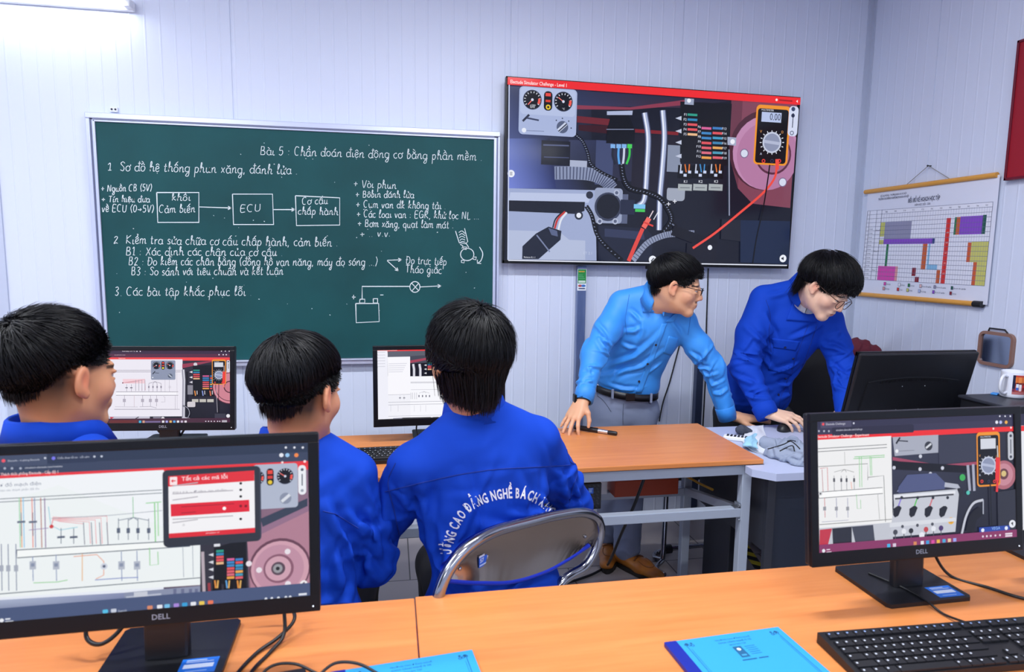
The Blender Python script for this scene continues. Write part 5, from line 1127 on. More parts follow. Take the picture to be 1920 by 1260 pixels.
cable('mains_cable', 'thick black cable drooping from under the orange desk to the floor tiles', [at(1212, 885, 2.30), at(1203, 910, 2.29), at(1190, 945, 2.29), at(1178, 972, 2.30), at(1163, 1005, 2.40), at(1148, 1042, 2.55), at_z(1138, 1060, .03), at_z(1120, 1072, .010), at_z(1100, 1081, .008), at_z(1062, 1093, .008), at_z(1020, 1102, .007)], .006)
cable('data_cable', 'yellow cable lying on the frame beside the orange red power box', [(1.19, 2.66, .53), (1.24, 2.655, .545), (1.285, 2.62, .53), (1.305, 2.55, .525), (1.31, 2.45, .535)], .0055, m=mat('yellow cable', '#c89a2c', .5))
w_ = MB(); w_.box((1.255, 2.64, .60), (.045, .05, .14), Matrix.Rotation(.35, 3, 'Y'), bevel=.012)
tag(w_.build('plastic_bag', mat('white plastic', '#dfe3ea', .4)), 'crumpled white plastic bag hanging beside the orange red power box', 'bag')
w_ = MB(); w_.box((.872, 2.668, .509), (.09, .07, .08), bevel=.003)
tag(w_.build('paper_box', mat('white card', '#d9dee8', .5)), 'small white box on the rear rail left of the orange red power box', 'box')
# things on the grey desk
ms = thing('computer_mouse', 'black mouse under the hand of the student standing at the grey desk', 'mouse', (1.73, 2.612, .7315), -.85)
m = MB(); bm = bmesh.new(); bmesh.ops.create_uvsphere(bm, u_segments=20, v_segments=12, radius=1)
for v in bm.verts: v.co = (v.co.x * .031, v.co.y * .056, max(v.co.z, 0) * .034 * (1 - .25 * v.co.y))
m.bm(bm, None, True); m.build('body', black_p, ms); MB().tube([(0, .03, .028), (0, .042, .02)], .004, 8).build('wheel', cable_m, ms)
cable('mouse_cable', 'thin black cable leading from the mouse across the grey desk', [(1.775, 2.565, .738), (1.81, 2.54, .7345), (1.87, 2.515, .7345), (1.94, 2.50, .7345)], .002)
# ================================================================== PEOPLE: modelling tools
def V(*a): return np.array(a, np.float64)
def nz(v): v = np.asarray(v, float); return v / max(np.linalg.norm(v), 1e-9)
class Field:
    """a smooth solid made of blended round cones and ellipsoids"""
    def __init__(s): s.ops = []
    def cone(s, a, b, ra, rb, k=.02, sub=False, flat=None):
        """flat = (axis, factor): thinner along axis"""
        s.ops.append(('c', np.asarray(a, float), np.asarray(b, float), ra, rb, k, sub, flat)); return s
    def ell(s, c, r, R=None, k=.02, sub=False):
        s.ops.append(('e', np.asarray(c, float), np.asarray(r, float), np.eye(3) if R is None else np.asarray(R, float), None, k, sub, None)); return s
    def mesh(s, h, pad=.012):
        lo, hi = np.full(3, 1e9), np.full(3, -1e9); bb = []
        for o in s.ops:
            if o[0] == 'c': r = max(o[3], o[4]); l, g = np.minimum(o[1], o[2]) - r, np.maximum(o[1], o[2]) + r
            else: e = np.abs(o[3]) @ o[2]; l, g = o[1] - e, o[1] + e
            bb.append((l, g))
            if not o[6]: lo = np.minimum(lo, l); hi = np.maximum(hi, g)
        lo -= pad + .02; hi += pad + .02
        n = np.ceil((hi - lo) / h).astype(int) + 1
        D = np.full(n, .2, np.float32)
        ax = [(lo[i] + np.arange(n[i]) * h) for i in range(3)]
        for o, (l, g) in zip(s.ops, bb):
            k = o[5]; p = k + 3 * h + .004
            i0 = np.maximum(((l - p - lo) / h).astype(int), 0); i1 = np.minimum(((g + p - lo) / h).astype(int) + 2, n)
            if (i1 <= i0).any(): continue
            X = ax[0][i0[0]:i1[0], None, None]; Y = ax[1][None, i0[1]:i1[1], None]; Z = ax[2][None, None, i0[2]:i1[2]]
            if o[0] == 'c':
                a, b = o[1], o[2]; ab = b - a; L2 = max(ab @ ab, 1e-9)
                px, py, pz = X - a[0], Y - a[1], Z - a[2]
                t = np.clip((px * ab[0] + py * ab[1] + pz * ab[2]) / L2, 0, 1)
                qx, qy, qz = px - t * ab[0], py - t * ab[1], pz - t * ab[2]
                if o[7] is not None:
                    f, fac = nz(o[7][0]), o[7][1]; d_ = (qx * f[0] + qy * f[1] + qz * f[2]) * (1 / fac - 1)
                    qx, qy, qz = qx + f[0] * d_, qy + f[1] * d_, qz + f[2] * d_
                d = np.sqrt(qx * qx + qy * qy + qz * qz) - (o[3] + (o[4] - o[3]) * t)
                if o[7] is not None: d = d * (.5 + .5 * o[7][1])
            else:
                R, r = o[3], o[2]; px, py, pz = X - o[1][0], Y - o[1][1], Z - o[1][2]
                u = [(R[0, i] * px + R[1, i] * py + R[2, i] * pz) / r[i] for i in range(3)]
                k0 = np.sqrt(u[0] ** 2 + u[1] ** 2 + u[2] ** 2); k1 = np.sqrt((u[0] / r[0]) ** 2 + (u[1] / r[1]) ** 2 + (u[2] / r[2]) ** 2)
                d = k0 * (k0 - 1) / np.maximum(k1, 1e-9)
            sl = tuple(slice(i0[i], i1[i]) for i in range(3)); A = D[sl]
            if o[6]: d = -d; hh = np.maximum(k - np.abs(A - d), 0) / k; D[sl] = np.maximum(A, d) + hh * hh * k / 4
            else: hh = np.maximum(k - np.abs(A - d), 0) / k; D[sl] = np.minimum(A, d) - hh * hh * k / 4
        # surface nets
        S = D < 0
        c = np.zeros(np.array(n) - 1, np.int8)
        for dx in (0, 1):
            for dy in (0, 1):
                for dz in (0, 1): c += S[dx:n[0] - 1 + dx, dy:n[1] - 1 + dy, dz:n[2] - 1 + dz]
        act = np.argwhere((c > 0) & (c < 8)); idx = np.full(c.shape, -1, np.int64); idx[tuple(act.T)] = np.arange(len(act))
        acc = np.zeros((len(act), 3)); cnt = np.zeros(len(act))
        corners = [(x, y, z) for x in (0, 1) for y in (0, 1) for z in (0, 1)]
        for p in corners:
            for q in range(3):
                if p[q] == 1: continue
                e = list(p); e[q] = 1
                a = D[act[:, 0] + p[0], act[:, 1] + p[1], act[:, 2] + p[2]]; b_ = D[act[:, 0] + e[0], act[:, 1] + e[1], act[:, 2] + e[2]]
                m_ = (a < 0) != (b_ < 0); t = np.where(m_, a / np.where(m_, a - b_, 1), 0)
                pos = np.array(p, float)[None] * np.ones((len(act), 1)); pos[:, q] = t
                acc += pos * m_[:, None]; cnt += m_
        verts = lo + (act + acc / np.maximum(cnt, 1)[:, None]) * h
        faces = []
        for q in range(3):
            u, v = (q + 1) % 3, (q + 2) % 3
            s0 = [slice(None)] * 3; s1 = [slice(None)] * 3; s0[q] = slice(0, n[q] - 1); s1[q] = slice(1, n[q])
            A, B = S[tuple(s0)], S[tuple(s1)]; E = np.argwhere(A != B)
            ok = (E[:, u] > 0) & (E[:, v] > 0) & (E[:, u] < n[u] - 1) & (E[:, v] < n[v] - 1); E = E[ok]
            sg = A[tuple(E.T)]
            def cell(du, dv): w = E.copy(); w[:, u] += du; w[:, v] += dv; return idx[tuple(w.T)]
            Q = np.stack([cell(-1, -1), cell(0, -1), cell(0, 0), cell(-1, 0)], 1)
            Q[~sg] = Q[~sg][:, ::-1]; faces.append(Q)
        F = np.concatenate(faces); F = F[(F >= 0).all(1)]
        return verts, F
def vnormals(v, f):
    a = v[f[:, 2]] - v[f[:, 0]]; b = v[f[:, 3]] - v[f[:, 1]]; n = np.cross(a, b); N = np.zeros_like(v)
    for i in range(4): np.add.at(N, f[:, i], n)
    return N / np.maximum(np.linalg.norm(N, axis=1), 1e-12)[:, None]
def relax(v, f, it=2, w=.5):
    e = np.concatenate([f[:, [0, 1]], f[:, [1, 2]], f[:, [2, 3]], f[:, [3, 0]]])
    for _ in range(it):
        s_ = np.zeros_like(v); c_ = np.zeros(len(v)); np.add.at(s_, e[:, 0], v[e[:, 1]]); np.add.at(c_, e[:, 0], 1); np.add.at(s_, e[:, 1], v[e[:, 0]]); np.add.at(c_, e[:, 1], 1)
        v = v * (1 - w) + s_ / np.maximum(c_, 1)[:, None] * w
    return v
def folds(v, n, layers, seed=0):
    """creases in cloth: each layer (direction across the creases, wavelength, amount, centre or None, reach)"""
    r = np.random.default_rng(seed); d = np.zeros(len(v))
    for a, lam, amp, c, reach in layers:
        a = nz(a); b = nz(np.cross(a, r.normal(size=3))); c2 = np.cross(a, b); ph = r.uniform(0, 6.28, 4)
        w = (v @ a) * 2 * PI / lam + 1.6 * np.sin((v @ b) * 2 * PI / (lam * 3.1) + ph[0]) + 1.1 * np.sin((v @ c2) * 2 * PI / (lam * 2.3) + ph[1]) + .6 * np.sin((v @ (b + c2)) * 2 * PI / (lam * 1.3) + ph[3])
        x = np.sin(w + ph[2]); fo = np.where(x > 0, np.abs(x) ** 1.5, x * .35); gate = .5 + .5 * np.sin((v @ b) * 2 * PI / (lam * 4.3) + ph[1]) * np.sin((v @ c2) * 2 * PI / (lam * 3.7) + ph[0])
        m_ = 1.0 if c is None else np.exp(-(((v - np.asarray(c)) ** 2).sum(1)) / (reach * reach))
        d += amp * fo * gate * m_
    return v + n * d[:, None]
def creases(v, n, groups, seed=0):
    """single folds in cloth; each group (centre, reach, direction along the folds, number, length, width, height)"""
    r = np.random.default_rng(seed); D = np.zeros(len(v))
    for c, reach, dr, num, L, w, amp in groups:
        near = np.where(((v - np.asarray(c)) ** 2).sum(1) < reach * reach)[0]
        if len(near) < 10: continue
        for _ in range(num):
            i = near[r.integers(len(near))]; t = np.asarray(dr, float) + r.normal(size=3) * .28; t = nz(t - n[i] * (t @ n[i])); b = np.cross(n[i], t)
            l_, w_, a_ = L * r.uniform(.6, 1.5), w * r.uniform(.7, 1.5), amp * r.uniform(.5, 1.3)
            q = v - v[i]; m_ = np.where((np.abs(q) < 2.2 * l_ + .01).all(1))[0]; q = q[m_]; al = q @ t; pe = q @ b + .18 * w_ * np.sin(al / l_ * 3 + r.uniform(0, 6)) + r.uniform(-.25, .25) * al * al / l_; no = q @ n[i]
            x = pe / w_; g = np.exp(-(al / l_) ** 2 - (no / .05) ** 2) * (n[m_] @ n[i] > 0)
            D[m_] += a_ * g * (np.exp(-x * x) - .75 * np.exp(-((x - 1.25) / .8) ** 2))
    return v + n * D[:, None]
def drag(v, n, f, specs, seed=0):
    """folds running along lines of the cloth: ((photo points), width, height)"""
    bv = BVHTree.FromPolygons([tuple(x) for x in v], [tuple(int(i) for i in q) for q in f]); D = np.zeros(len(v))
    for pts, w, amp in specs:
        H_ = [hit(bv, *p) for p in pts]; P = [np.array(h[0]) for h in H_]; N_ = np.array(H_[len(H_) // 2][1]); tot = sum(np.linalg.norm(b - a) for a, b in zip(P[:-1], P[1:])); best = np.full(len(v), 9.); al = np.zeros(len(v)); sg = np.zeros(len(v)); run = 0
        for a, b in zip(P[:-1], P[1:]):
            t = b - a; L = np.linalg.norm(t); t = t / max(L, 1e-9); q = v - a; u = np.clip(q @ t, -.3 * L if run == 0 else 0, L * 1.3 if run + L > tot * .99 else L); r_ = q - u[:, None] * t; d = np.linalg.norm(r_, axis=1); m_ = d < best
            best[m_] = d[m_]; al[m_] = (run + u[m_]) / tot; sg[m_] = (r_ @ np.cross(N_, t))[m_]; run += L
        x = best / w * np.where(sg > 0, 1, -1); tp = np.clip(1.15 - np.abs(al - .5) * 1.9, 0, 1) ** .8 * (best < .12) * (n @ N_ > -.2)
        D += 1.8 * amp * tp * (np.exp(-x * x) - .8 * np.exp(-((x - 1.5) / 1.0) ** 2) - .25 * np.exp(-((x + 1.7) / 1.2) ** 2))
    return v + n * D[:, None]
def np_mesh(name, v, f, m, parent=None, cols=None, smooth=True, fix=None):
    me = bpy.data.meshes.new(name); me.vertices.add(len(v)); me.vertices.foreach_set('co', np.asarray(v, np.float32).ravel())
    f = np.asarray(f); k = f.shape[1]
    me.loops.add(f.size); me.loops.foreach_set('vertex_index', f.astype(np.int32).ravel())
    me.polygons.add(len(f)); me.polygons.foreach_set('loop_start', np.arange(0, f.size, k, dtype=np.int32)); me.polygons.foreach_set('loop_total', np.full(len(f), k, np.int32))
    me.polygons.foreach_set('use_smooth', np.full(len(f), smooth)); me.update(); me.validate()
    me.materials.append(m)
    if cols is not None:
        ca = me.color_attributes.new('Col', 'FLOAT_COLOR', 'POINT'); ca.data.foreach_set('color', np.concatenate([cols, np.ones((len(cols), 1))], 1).astype(np.float32).ravel())
    return link(bpy.data.objects.new(name, me), parent)
def frame(fwd, up, s=1.0, o=(0, 0, 0)):
    """columns: right, forward, up of a head or hand; returns origin, 3x3"""
    f = nz(fwd); u = np.asarray(up, float); u = nz(u - f * (u @ f)); r = np.cross(f, u)
    return np.asarray(o, float), np.stack([r, f, u], 1) * s, s
def head_shape(F, H, ears=True):
    o, R, s = H; P = lambda *p: o + R @ np.array(p, float); Q = R / s
    E = lambda c, r, k=.02, sub=False, rot=None: F.ell(P(*c), np.array(r) * s, Q if rot is None else Q @ rot, k * s, sub)
    Cn = lambda a, b, ra, rb, k=.02, sub=False: F.cone(P(*a), P(*b), ra * s, rb * s, k * s, sub)
    E((0, -.018, .030), (.075, .096, .086), .03)
    E((0, .020, -.030), (.058, .067, .077), .03)
    Cn((-.046, -.004, -.056), (-.013, .064, -.097), .016, .015, .03); Cn((.046, -.004, -.056), (.013, .064, -.097), .016, .015, .03)
    E((0, .070, -.100), (.020, .016, .015), .02)
    for sx in (-1, 1):
        E((sx * .042, .051, -.030), (.021, .022, .022), .03)
        E((sx * .028, .075, .020), (.020, .007, .006), .018)
        E((sx * .030, .101, -.001), (.017, .013, .009), .014, True)
        E((sx * .031, .0785, .0055), (.018, .0115, .005), .006); E((sx * .031, .077, -.0105), (.017, .0115, .004), .006)
    Cn((0, .088, .006), (0, .1035, -.031), .0070, .0095, .012)
    for sx in (-1, 1): E((sx * .0120, .0935, -.036), (.0080, .0095, .0070), .008)
    E((0, .083, -.062), (.026, .012, .016), .016)
    E((0, .0915, -.0605), (.020, .0050, .0042), .006); E((0, .0900, -.0700), (.017, .0055, .0048), .006)
    E((0, .0935, -.0650), (.020, .006, .0010), .002, True)
    if ears:
        rot = lambda sx: np.array(Matrix.Rotation(sx * .38, 3, 'Z') @ Matrix.Rotation(-.15, 3, 'X'))
        for sx in (-1, 1):
            E((sx * .0795, -.012, -.006), (.0085, .0185, .031), .008, False, rot(sx))
            E((sx * .0885, -.008, -.002), (.0075, .0095, .018), .005, True, rot(sx))
            E((sx * .079, -.004, -.032), (.006, .009, .010), .006)
def head_cols(v, H, base, stubble=None, moust=False):
    o, R, s = H; q = (v - o) @ (R / s / s); x, y, z = q[:, 0], q[:, 1], q[:, 2]
    c = np.tile(np.array(hexc(base)), (len(v), 1))
    def mix(m_, col, a=1.0):
        m_ = np.clip(m_ * a, 0, 1)[:, None]; c[:] = c * (1 - m_) + np.array(hexc(col)) * m_
    g = lambda cx, cy, cz, rx, ry, rz: np.exp(-(((x - cx) / rx) ** 2 + ((y - cy) / ry) ** 2 + ((z - cz) / rz) ** 2))
    ax = np.abs(x)
    mix(g(0, .1, -.066, .022, .014, .0075) > .45, '#b8605c', .85)
    mix(np.exp(-(((ax - .080) / .012) ** 2 + ((y + .01) / .02) ** 2 + ((z + .004) / .03) ** 2)), '#d06a52', .55)
    mix(np.exp(-((x / .02) ** 2 + ((y - .105) / .02) ** 2 + ((z + .035) / .012) ** 2)), '#cf7f6c', .5)
    mix(np.exp(-(((ax - .05) / .022) ** 2 + ((z + .03) / .02) ** 2)) * (y > .03), '#d98f78', .35)
    brow = (np.abs(z - (.021 + .004 * np.cos(ax * 60))) < .0042) & (ax > .010) & (ax < .052) & (y > .055)
    mix(brow.astype(float), '#17120f', .9)
    if moust: mix(((np.abs(z + .049) < .005) & (ax < .024) & (y > .085)).astype(float), '#2a1c18', .7)
    if stubble is not None:
        t = np.clip((z - stubble[0]) / stubble[1], 0, 1) ** .7 * np.clip((-.0 - y + np.clip(z, 0, .02) * 2.5) / .04, 0, 1)
        mix(t * np.clip((.077 - ax) / .006, 0, 1) , '#191615', .95)
    return c
skin_m = col_mat('skin', 0.48, sss=.12, spec=.35)
eye_w = mat('eye white', '#c9bdb4', .3); eye_d = mat('dark iris', '#120c0a', .15)
def eyes(mb, H):
    o, R, s = H
    for sx in (-1, 1):
        c = o + R @ np.array((sx * .031, .0738, -.002)); mb.use(eye_w); mb.sphere(tuple(c), .0108 * s, 14, 10)
        c = o + R @ np.array((sx * .031, .0800, -.003)); mb.use(eye_d); mb.sphere(tuple(c), .0056 * s, 12, 8)
def hand_shape(F, W, fing, dors, left=False, curl=(.3, .35, .4, .45), spread=.10, thumb=(.75, .6, -.35), s=1.0, kn=.25):
    """W wrist; fing towards the knuckles; dors out of the back of the hand"""
    y = nz(fing); z = np.asarray(dors, float); z = nz(z - y * (z @ y)); x = np.cross(y, z) if left else np.cross(z, y)
    B = np.stack([x, y, z], 1); P = lambda *p: np.asarray(W, float) + B @ (np.array(p, float) * s)
    mcp = [(.028, .082, .002), (.008, .088, .005), (-.013, .083, .003), (-.032, .073, -.002)]
    for m_ in mcp: F.cone(P(m_[0] * .55, .0, 0), P(*m_), .0165 * s, .0115 * s, .012 * s)
    F.cone(P(0, -.045, 0), P(0, .01, 0), .026 * s, .0235 * s, .02 * s, flat=(z, .8))
    F.ell(P(.002, .045, -.006), (.036 * s, .04 * s, .013 * s), B, .012 * s)
    out = []
    for i, (m_, L) in enumerate(zip(mcp, (.072, .079, .074, .058))):
        a = (1.4 - i) * spread + .02; d = np.array((math.sin(a), math.cos(a), 0.)); p = np.array(m_); rr = (.0092, .0094, .009, .0080)[i]
        th = kn * curl[i] / .35
        for j, (fr, bend) in enumerate(((.47, 0), (.29, 1.0), (.24, .75))):
            th += curl[i] * bend * 1.1
            dd = np.array((d[0] * math.cos(th), d[1] * math.cos(th), -math.sin(th))); q = p + dd * L * fr
            F.cone(P(*p), P(*q), rr * s * (1 - .1 * j), rr * s * (.92 - .11 * j), .004 * s); p = q
        out.append(P(*p))
    t = nz(thumb); b = np.array((.020, .018, -.008)); q = b + np.array((.75, .62, -.25)) / 1.0 * .034
    F.cone(P(*b), P(*q), .0155 * s, .0115 * s, .010 * s); q2 = q + t * .032; F.cone(P(*q), P(*q2), .0105 * s, .0092 * s, .004 * s); q3 = q2 + nz(t + np.array((-.25, .25, 0))) * .026; F.cone(P(*q2), P(*q3), .0092 * s, .007 * s, .004 * s)
    return B, P, out
def torso_frame(N, Pv, right):
    z = nz(np.asarray(N, float) - Pv); x = np.asarray(right, float); x = nz(x - z * (x @ z)); y = np.cross(z, x)
    return np.asarray(N, float), np.stack([x, y, z], 1), float(np.linalg.norm(np.asarray(N, float) - Pv))
def torso_shape(F, T, g=0.0, wide=1.0, k=.05, belly=0.0, low=True):
    """solid of the trunk below the neck base, g thicker all round"""
    o, B, L = T; P = lambda x, y, z: o + B @ np.array((x, y, z * L / .55)); E = lambda c, r, kk=k: F.ell(P(*c), (r[0] * wide + g, r[1] + g, r[2] * L / .55 + g), B, kk)
    E((0, .0, -.20), (.165, .105, .17)); E((0, -.005 + belly, -.36), (.148, .098, .16))
    if low: E((0, .0, -.50), (.160, .110, .11))
    E((0, -.03, -.10), (.12, .07, .09))
    for sx in (-1, 1):
        F.cone(P(sx * .02, -.012, -.005), P(sx * .155 * wide, -.008, -.085), .052 + g, .05 + g, k)
    return P
def limb(F, pts, rs, k=.02):
    for a, b, ra, rb in zip(pts[:-1], pts[1:], rs[:-1], rs[1:]): F.cone(a, b, ra, rb, k)

# ------------------------------------------------------------------ hair
hair_m = mat('black hair', '#07070a', 0.40, spec=.30)
def hair(name, parent, H, whorl, thick, n, length, low_back, low_side, front, comb=(0, 0, 0), grav=.5, mess=.25, seed=1, spike=0.0, width=.0022, tail=0.0, side_y=-.05, taper=.075):
    """cap and thousands of tapering strands growing out from the crown (whorl); heights are in head units above the eyes"""
    o, R, s = H; r_ = np.random.default_rng(seed); c = np.array((0, -.016, .028)); er = np.array((.077, .098, .089)); wh = nz(whorl)
    def limit(d):                                    # lowest hair height round the head
        a = np.clip((d[:, 1] * er[1] - .016 - side_y + .05) / .07, 0, 1); a = a * a * (3 - 2 * a)
        return low_side * a + low_back * (1 - a)
    def bald(d, z): return (d[:, 1] > .2) & (z < front - np.maximum(0, np.abs(d[:, 0]) - .55) * .16)
    nu, nv = 72, 52; th, ph = np.meshgrid(np.linspace(0, PI, nv + 1), np.arange(nu) * 2 * PI / nu, indexing='ij')
    d = np.stack([np.sin(th) * np.cos(ph), np.sin(th) * np.sin(ph), np.cos(th)], -1).reshape(-1, 3); z = c[2] + d[:, 2] * er[2]
    fd = np.clip((z - limit(d)) / taper, .08, 1); lum = 1 + .12 * np.sin(d[:, 0] * 9 + 2 * np.sin(d[:, 1] * 7)) * np.sin(d[:, 2] * 8 + d[:, 1] * 5)
    W_ = o + (c + d * er * (1 + (thick * .6 / .09 * fd * lum))[:, None]) @ R.T; keep = (z > limit(d)) & ~bald(d, z)
    i, j = np.meshgrid(np.arange(nu), np.arange(nv)); i, j = i.ravel(), j.ravel(); q = np.stack([j * nu + i, (j + 1) * nu + i, (j + 1) * nu + (i + 1) % nu, j * nu + (i + 1) % nu], 1)
    q = q[keep[q].all(1)]
    # strands
    d = r_.normal(size=(n * 6, 3)); d /= np.linalg.norm(d, axis=1)[:, None]; z = c[2] + d[:, 2] * er[2]
    ok = (z > limit(d) - .003) & ~bald(d, z); d = d[ok][:n]; z = z[ok][:n]; m = len(d)
    ragged = r_.uniform(-.008, .016, m) * (1 if tail == 0 else 2.2); fade = np.clip((z - limit(d) + ragged) / taper, 0, 1); lay = r_.uniform(0, 1, m) ** .6
    h = thick * lay * (.12 + .88 * fade) + .002; L = length * r_.uniform(.6, 1.1, m) * (.10 + .90 * fade)
    if tail > 0: L = np.maximum(L, tail * np.clip((.07 - z) / .07, 0, 1) * np.clip(-d[:, 1] * 1.5, 0, 1) ** 1.6 * r_.uniform(.6, 1.1, m))
    p = c + d * er * (1 + h / .09)[:, None]; pts = [p]; K = 7; comb = np.array(comb, float)
    away = d - wh * (d @ wh)[:, None]; cl = r_.normal(size=(m, 3)) * mess * (.3 + .7 * fade)[:, None]; rise = spike * np.clip(d @ wh - .3, 0, 1) * r_.uniform(.2, 1, m)
    for k in range(K - 1):
        u = (p - c) / er; nn = u / er; nn /= np.linalg.norm(nn, axis=1)[:, None]
        t = away - nn * (away * nn).sum(1)[:, None]; ln = np.linalg.norm(t, axis=1); t = t / np.maximum(ln, .05)[:, None]
        t = t + comb * np.clip(d[:, 2] + .25, 0, 2)[:, None] + np.array((0, 0, -grav)) * (.3 + k / K) + cl + r_.normal(size=(m, 3)) * (mess * .4 * (.3 + .7 * fade))[:, None] + nn * (rise * (1 - k / K))[:, None]
        free = (p[:, 2] < -.024) & (p[:, 1] < (.0 if tail == 0 else .035)); t[free] = np.array((0, .25, -1.)) + cl[free] * .4 + np.stack([-p[free, 0] * (2 if tail == 0 else 4.5), np.zeros(free.sum()), np.zeros(free.sum())], 1)
        t /= np.linalg.norm(t, axis=1)[:, None]; pp_ = p; p = p + t * (L / (K - 1))[:, None]
        u = (p - c) / er; g = np.linalg.norm(u, axis=1); hh = 1 + (h * (1 - .35 * (k + 1) / K) + rise * .010 * (k + 1)) / .09
        fnow = np.clip((p[:, 2] - limit(u / g[:, None]) + ragged) / taper, .06, 1); hh = 1 + (h * np.minimum(1, fnow * 1.25) * (1 - .25 * (k + 1) / K) + rise * .010 * (k + 1)) / .09
        tgt = c + (p - c) / g[:, None] * hh[:, None]; p = np.where(free[:, None], p, tgt)
        nk = p[:, :2] - np.array((0, -.028)); gr = np.linalg.norm(nk, axis=1); push = free & (gr < .053 + h * .35); p[push, :2] = np.array((0, -.028)) + nk[push] / gr[push, None] * (.053 + h[push, None] * .35)
        if tail > 0: stop = p[:, 2] < -.128 + .6 * np.maximum(0, np.abs(p[:, 0]) - .034) + ragged * .5; p[stop] = pp_[stop] + (p[stop] - pp_[stop]) * .03
        pts.append(p)
    Pt = np.stack(pts, 1); Wp = o + Pt @ R.T; N0 = ((d / er) @ R.T); N0 /= np.linalg.norm(N0, axis=1)[:, None]
    T = np.gradient(Wp, axis=1); T /= np.linalg.norm(T, axis=2)[:, :, None]; Bn = np.cross(T, N0[:, None]); Bn /= np.maximum(np.linalg.norm(Bn, axis=2), 1e-6)[:, :, None]; Wn = np.cross(Bn, T)
    w = width * s * (r_.uniform(.5, 1.3, m) * (.4 + .6 * fade))[:, None] * (1 - (np.arange(K) / (K - .7)) ** 1.7)[None] + .00012
    ring_ = np.stack([Wp + Bn * w[:, :, None], Wp + Wn * w[:, :, None] * .6, Wp - Bn * w[:, :, None], Wp - Wn * w[:, :, None] * .3], 2)
    b0 = (np.arange(m) * K * 4)[:, None, None] + (np.arange(K - 1) * 4)[None, :, None] + np.arange(4)[None, None]; e1 = (np.arange(m) * K * 4)[:, None, None] + (np.arange(K - 1) * 4)[None, :, None] + ((np.arange(4) + 1) % 4)[None, None]
    F_ = np.stack([b0, e1, e1 + 4, b0 + 4], -1).reshape(-1, 4) + len(W_)
    return np_mesh(name, np.concatenate([W_, ring_.reshape(-1, 3)]), np.concatenate([q, F_]), hair_m, parent)
# ------------------------------------------------------------------ details laid on cloth
def bvh_of(o):
    me = o.data; v = np.zeros(len(me.vertices) * 3); me.vertices.foreach_get('co', v); v = v.reshape(-1, 3)
    return BVHTree.FromPolygons([tuple(x) for x in v], [tuple(p.vertices) for p in me.polygons])
_last = [2.2]
def hit(bv, px, py, off=.0):
    d = ray(px, py).normalized(); loc, n, i, ds = bv.ray_cast(EYE, d)
    if loc is None: loc, n, i, _d = bv.find_nearest(EYE + d * _last[0])
    else: _last[0] = ds
    if n.dot(d) > 0: n = -n
    return loc + n * off, n
def seam(name, parent, bv, pts, m, r=.0014, off=.0006, n=8):
    P = spline([Vector((x, y, 0)) for x, y in pts], n); return MB().tube([hit(bv, p.x, p.y, off)[0] for p in P], r, 6).build(name, m, parent)
def patch(name, parent, bv, quad, m, off=.003, nu=14, nv=10):
    """a layer of cloth lying on a garment; quad = four photo corners clockwise from top left"""
    vs, fs = [], []; (a, b, c, d) = [np.array(q, float) for q in quad]
    G = {}
    for j in range(-1, nv + 2):
        for i in range(-1, nu + 2):
            u, v = min(max(i / nu, 0), 1), min(max(j / nv, 0), 1); p = (a * (1 - u) + b * u) * (1 - v) + (d * (1 - u) + c * u) * v
            G[i, j] = len(vs); vs.append(hit(bv, p[0], p[1], off if (0 <= i <= nu and 0 <= j <= nv) else -.002)[0])
    for j in range(-1, nv + 1):
        for i in range(-1, nu + 1): fs.append((G[i, j], G[i, j + 1], G[i + 1, j + 1], G[i + 1, j]))
    o = MB(); o.add(vs, fs, True); return o.build(name, m, parent)
def button(name, parent, bv, px, py, m, r=.0055):
    p, n = hit(bv, px, py, .001); rot = n.to_track_quat('Z', 'Y').to_matrix()
    b = MB(); bm = bmesh.new(); bmesh.ops.create_cone(bm, segments=14, radius1=r, radius2=r * .85, depth=.003, cap_ends=True); b.bm(bm, Matrix.Translation(p + n * .003) @ rot.to_4x4(), False); return b.build(name, m, parent)
def collar(name, parent, N, B, m, rx=.066, ry=.07, h=.045, flare=.020, gap=.5, lean=-.012, tilt=0.0, n=40):
    """turned-down shirt collar round the neck, open at the front by gap radians"""
    vs, fs = [], []
    for i in range(n + 1):
        a = PI / 2 + gap / 2 + (2 * PI - gap) * i / n; fr = max(0, math.sin(a))
        for k, (gr, z) in enumerate(((-.004, -.008), (0, h), (.004, h + .003), (.010, h - .002), (flare + .006 * fr, -.006 - .018 * fr), (flare - .003, -.006 - .016 * fr))):
            p = np.array(((rx + gr) * math.cos(a), (ry + gr) * math.sin(a) + lean * (z / h if z > 0 else 0), z + tilt * math.sin(a) - fr * .012)); vs.append(N + B @ p)
    for i in range(n):
        for k in range(6): fs.append((i * 6 + k, i * 6 + (k + 1) % 6, (i + 1) * 6 + (k + 1) % 6, (i + 1) * 6 + k))
    fs += [tuple(range(6)), tuple(range(n * 6, n * 6 + 6))[::-1]]
    o = MB(); o.add(vs, fs, True); return o.build(name, m, parent)
# ================================================================== PEOPLE
P3 = lambda px, py, y: np.array(at(px, py, y))
royal = mat('royal blue work cloth', '#0740b8', 0.8, sheen=.0, spec=.25); add_bump(royal, scale=900, strength=.12, dist=.0006)
royal_d = mat('royal blue seam', '#062f90', 0.8)
sky = mat('azure shirt cloth', '#2f8ee6', 0.55, sheen=.1); add_bump(sky, scale=1200, strength=.06, dist=.0004)
sky_d = mat('azure seam', '#1f6cc0', 0.6)
grey_t = mat('grey suiting', '#7c869f', 0.7); add_bump(grey_t, scale=800, strength=.12, dist=.0006)
black_t = mat('black trouser cloth', '#121318', 0.75)
leather = mat('tan leather', '#a8651f', 0.35); add_tint(leather, '#b06c22', '#96561a', scale=20)
sole_m = mat('dark rubber sole', '#1c1714', 0.6)

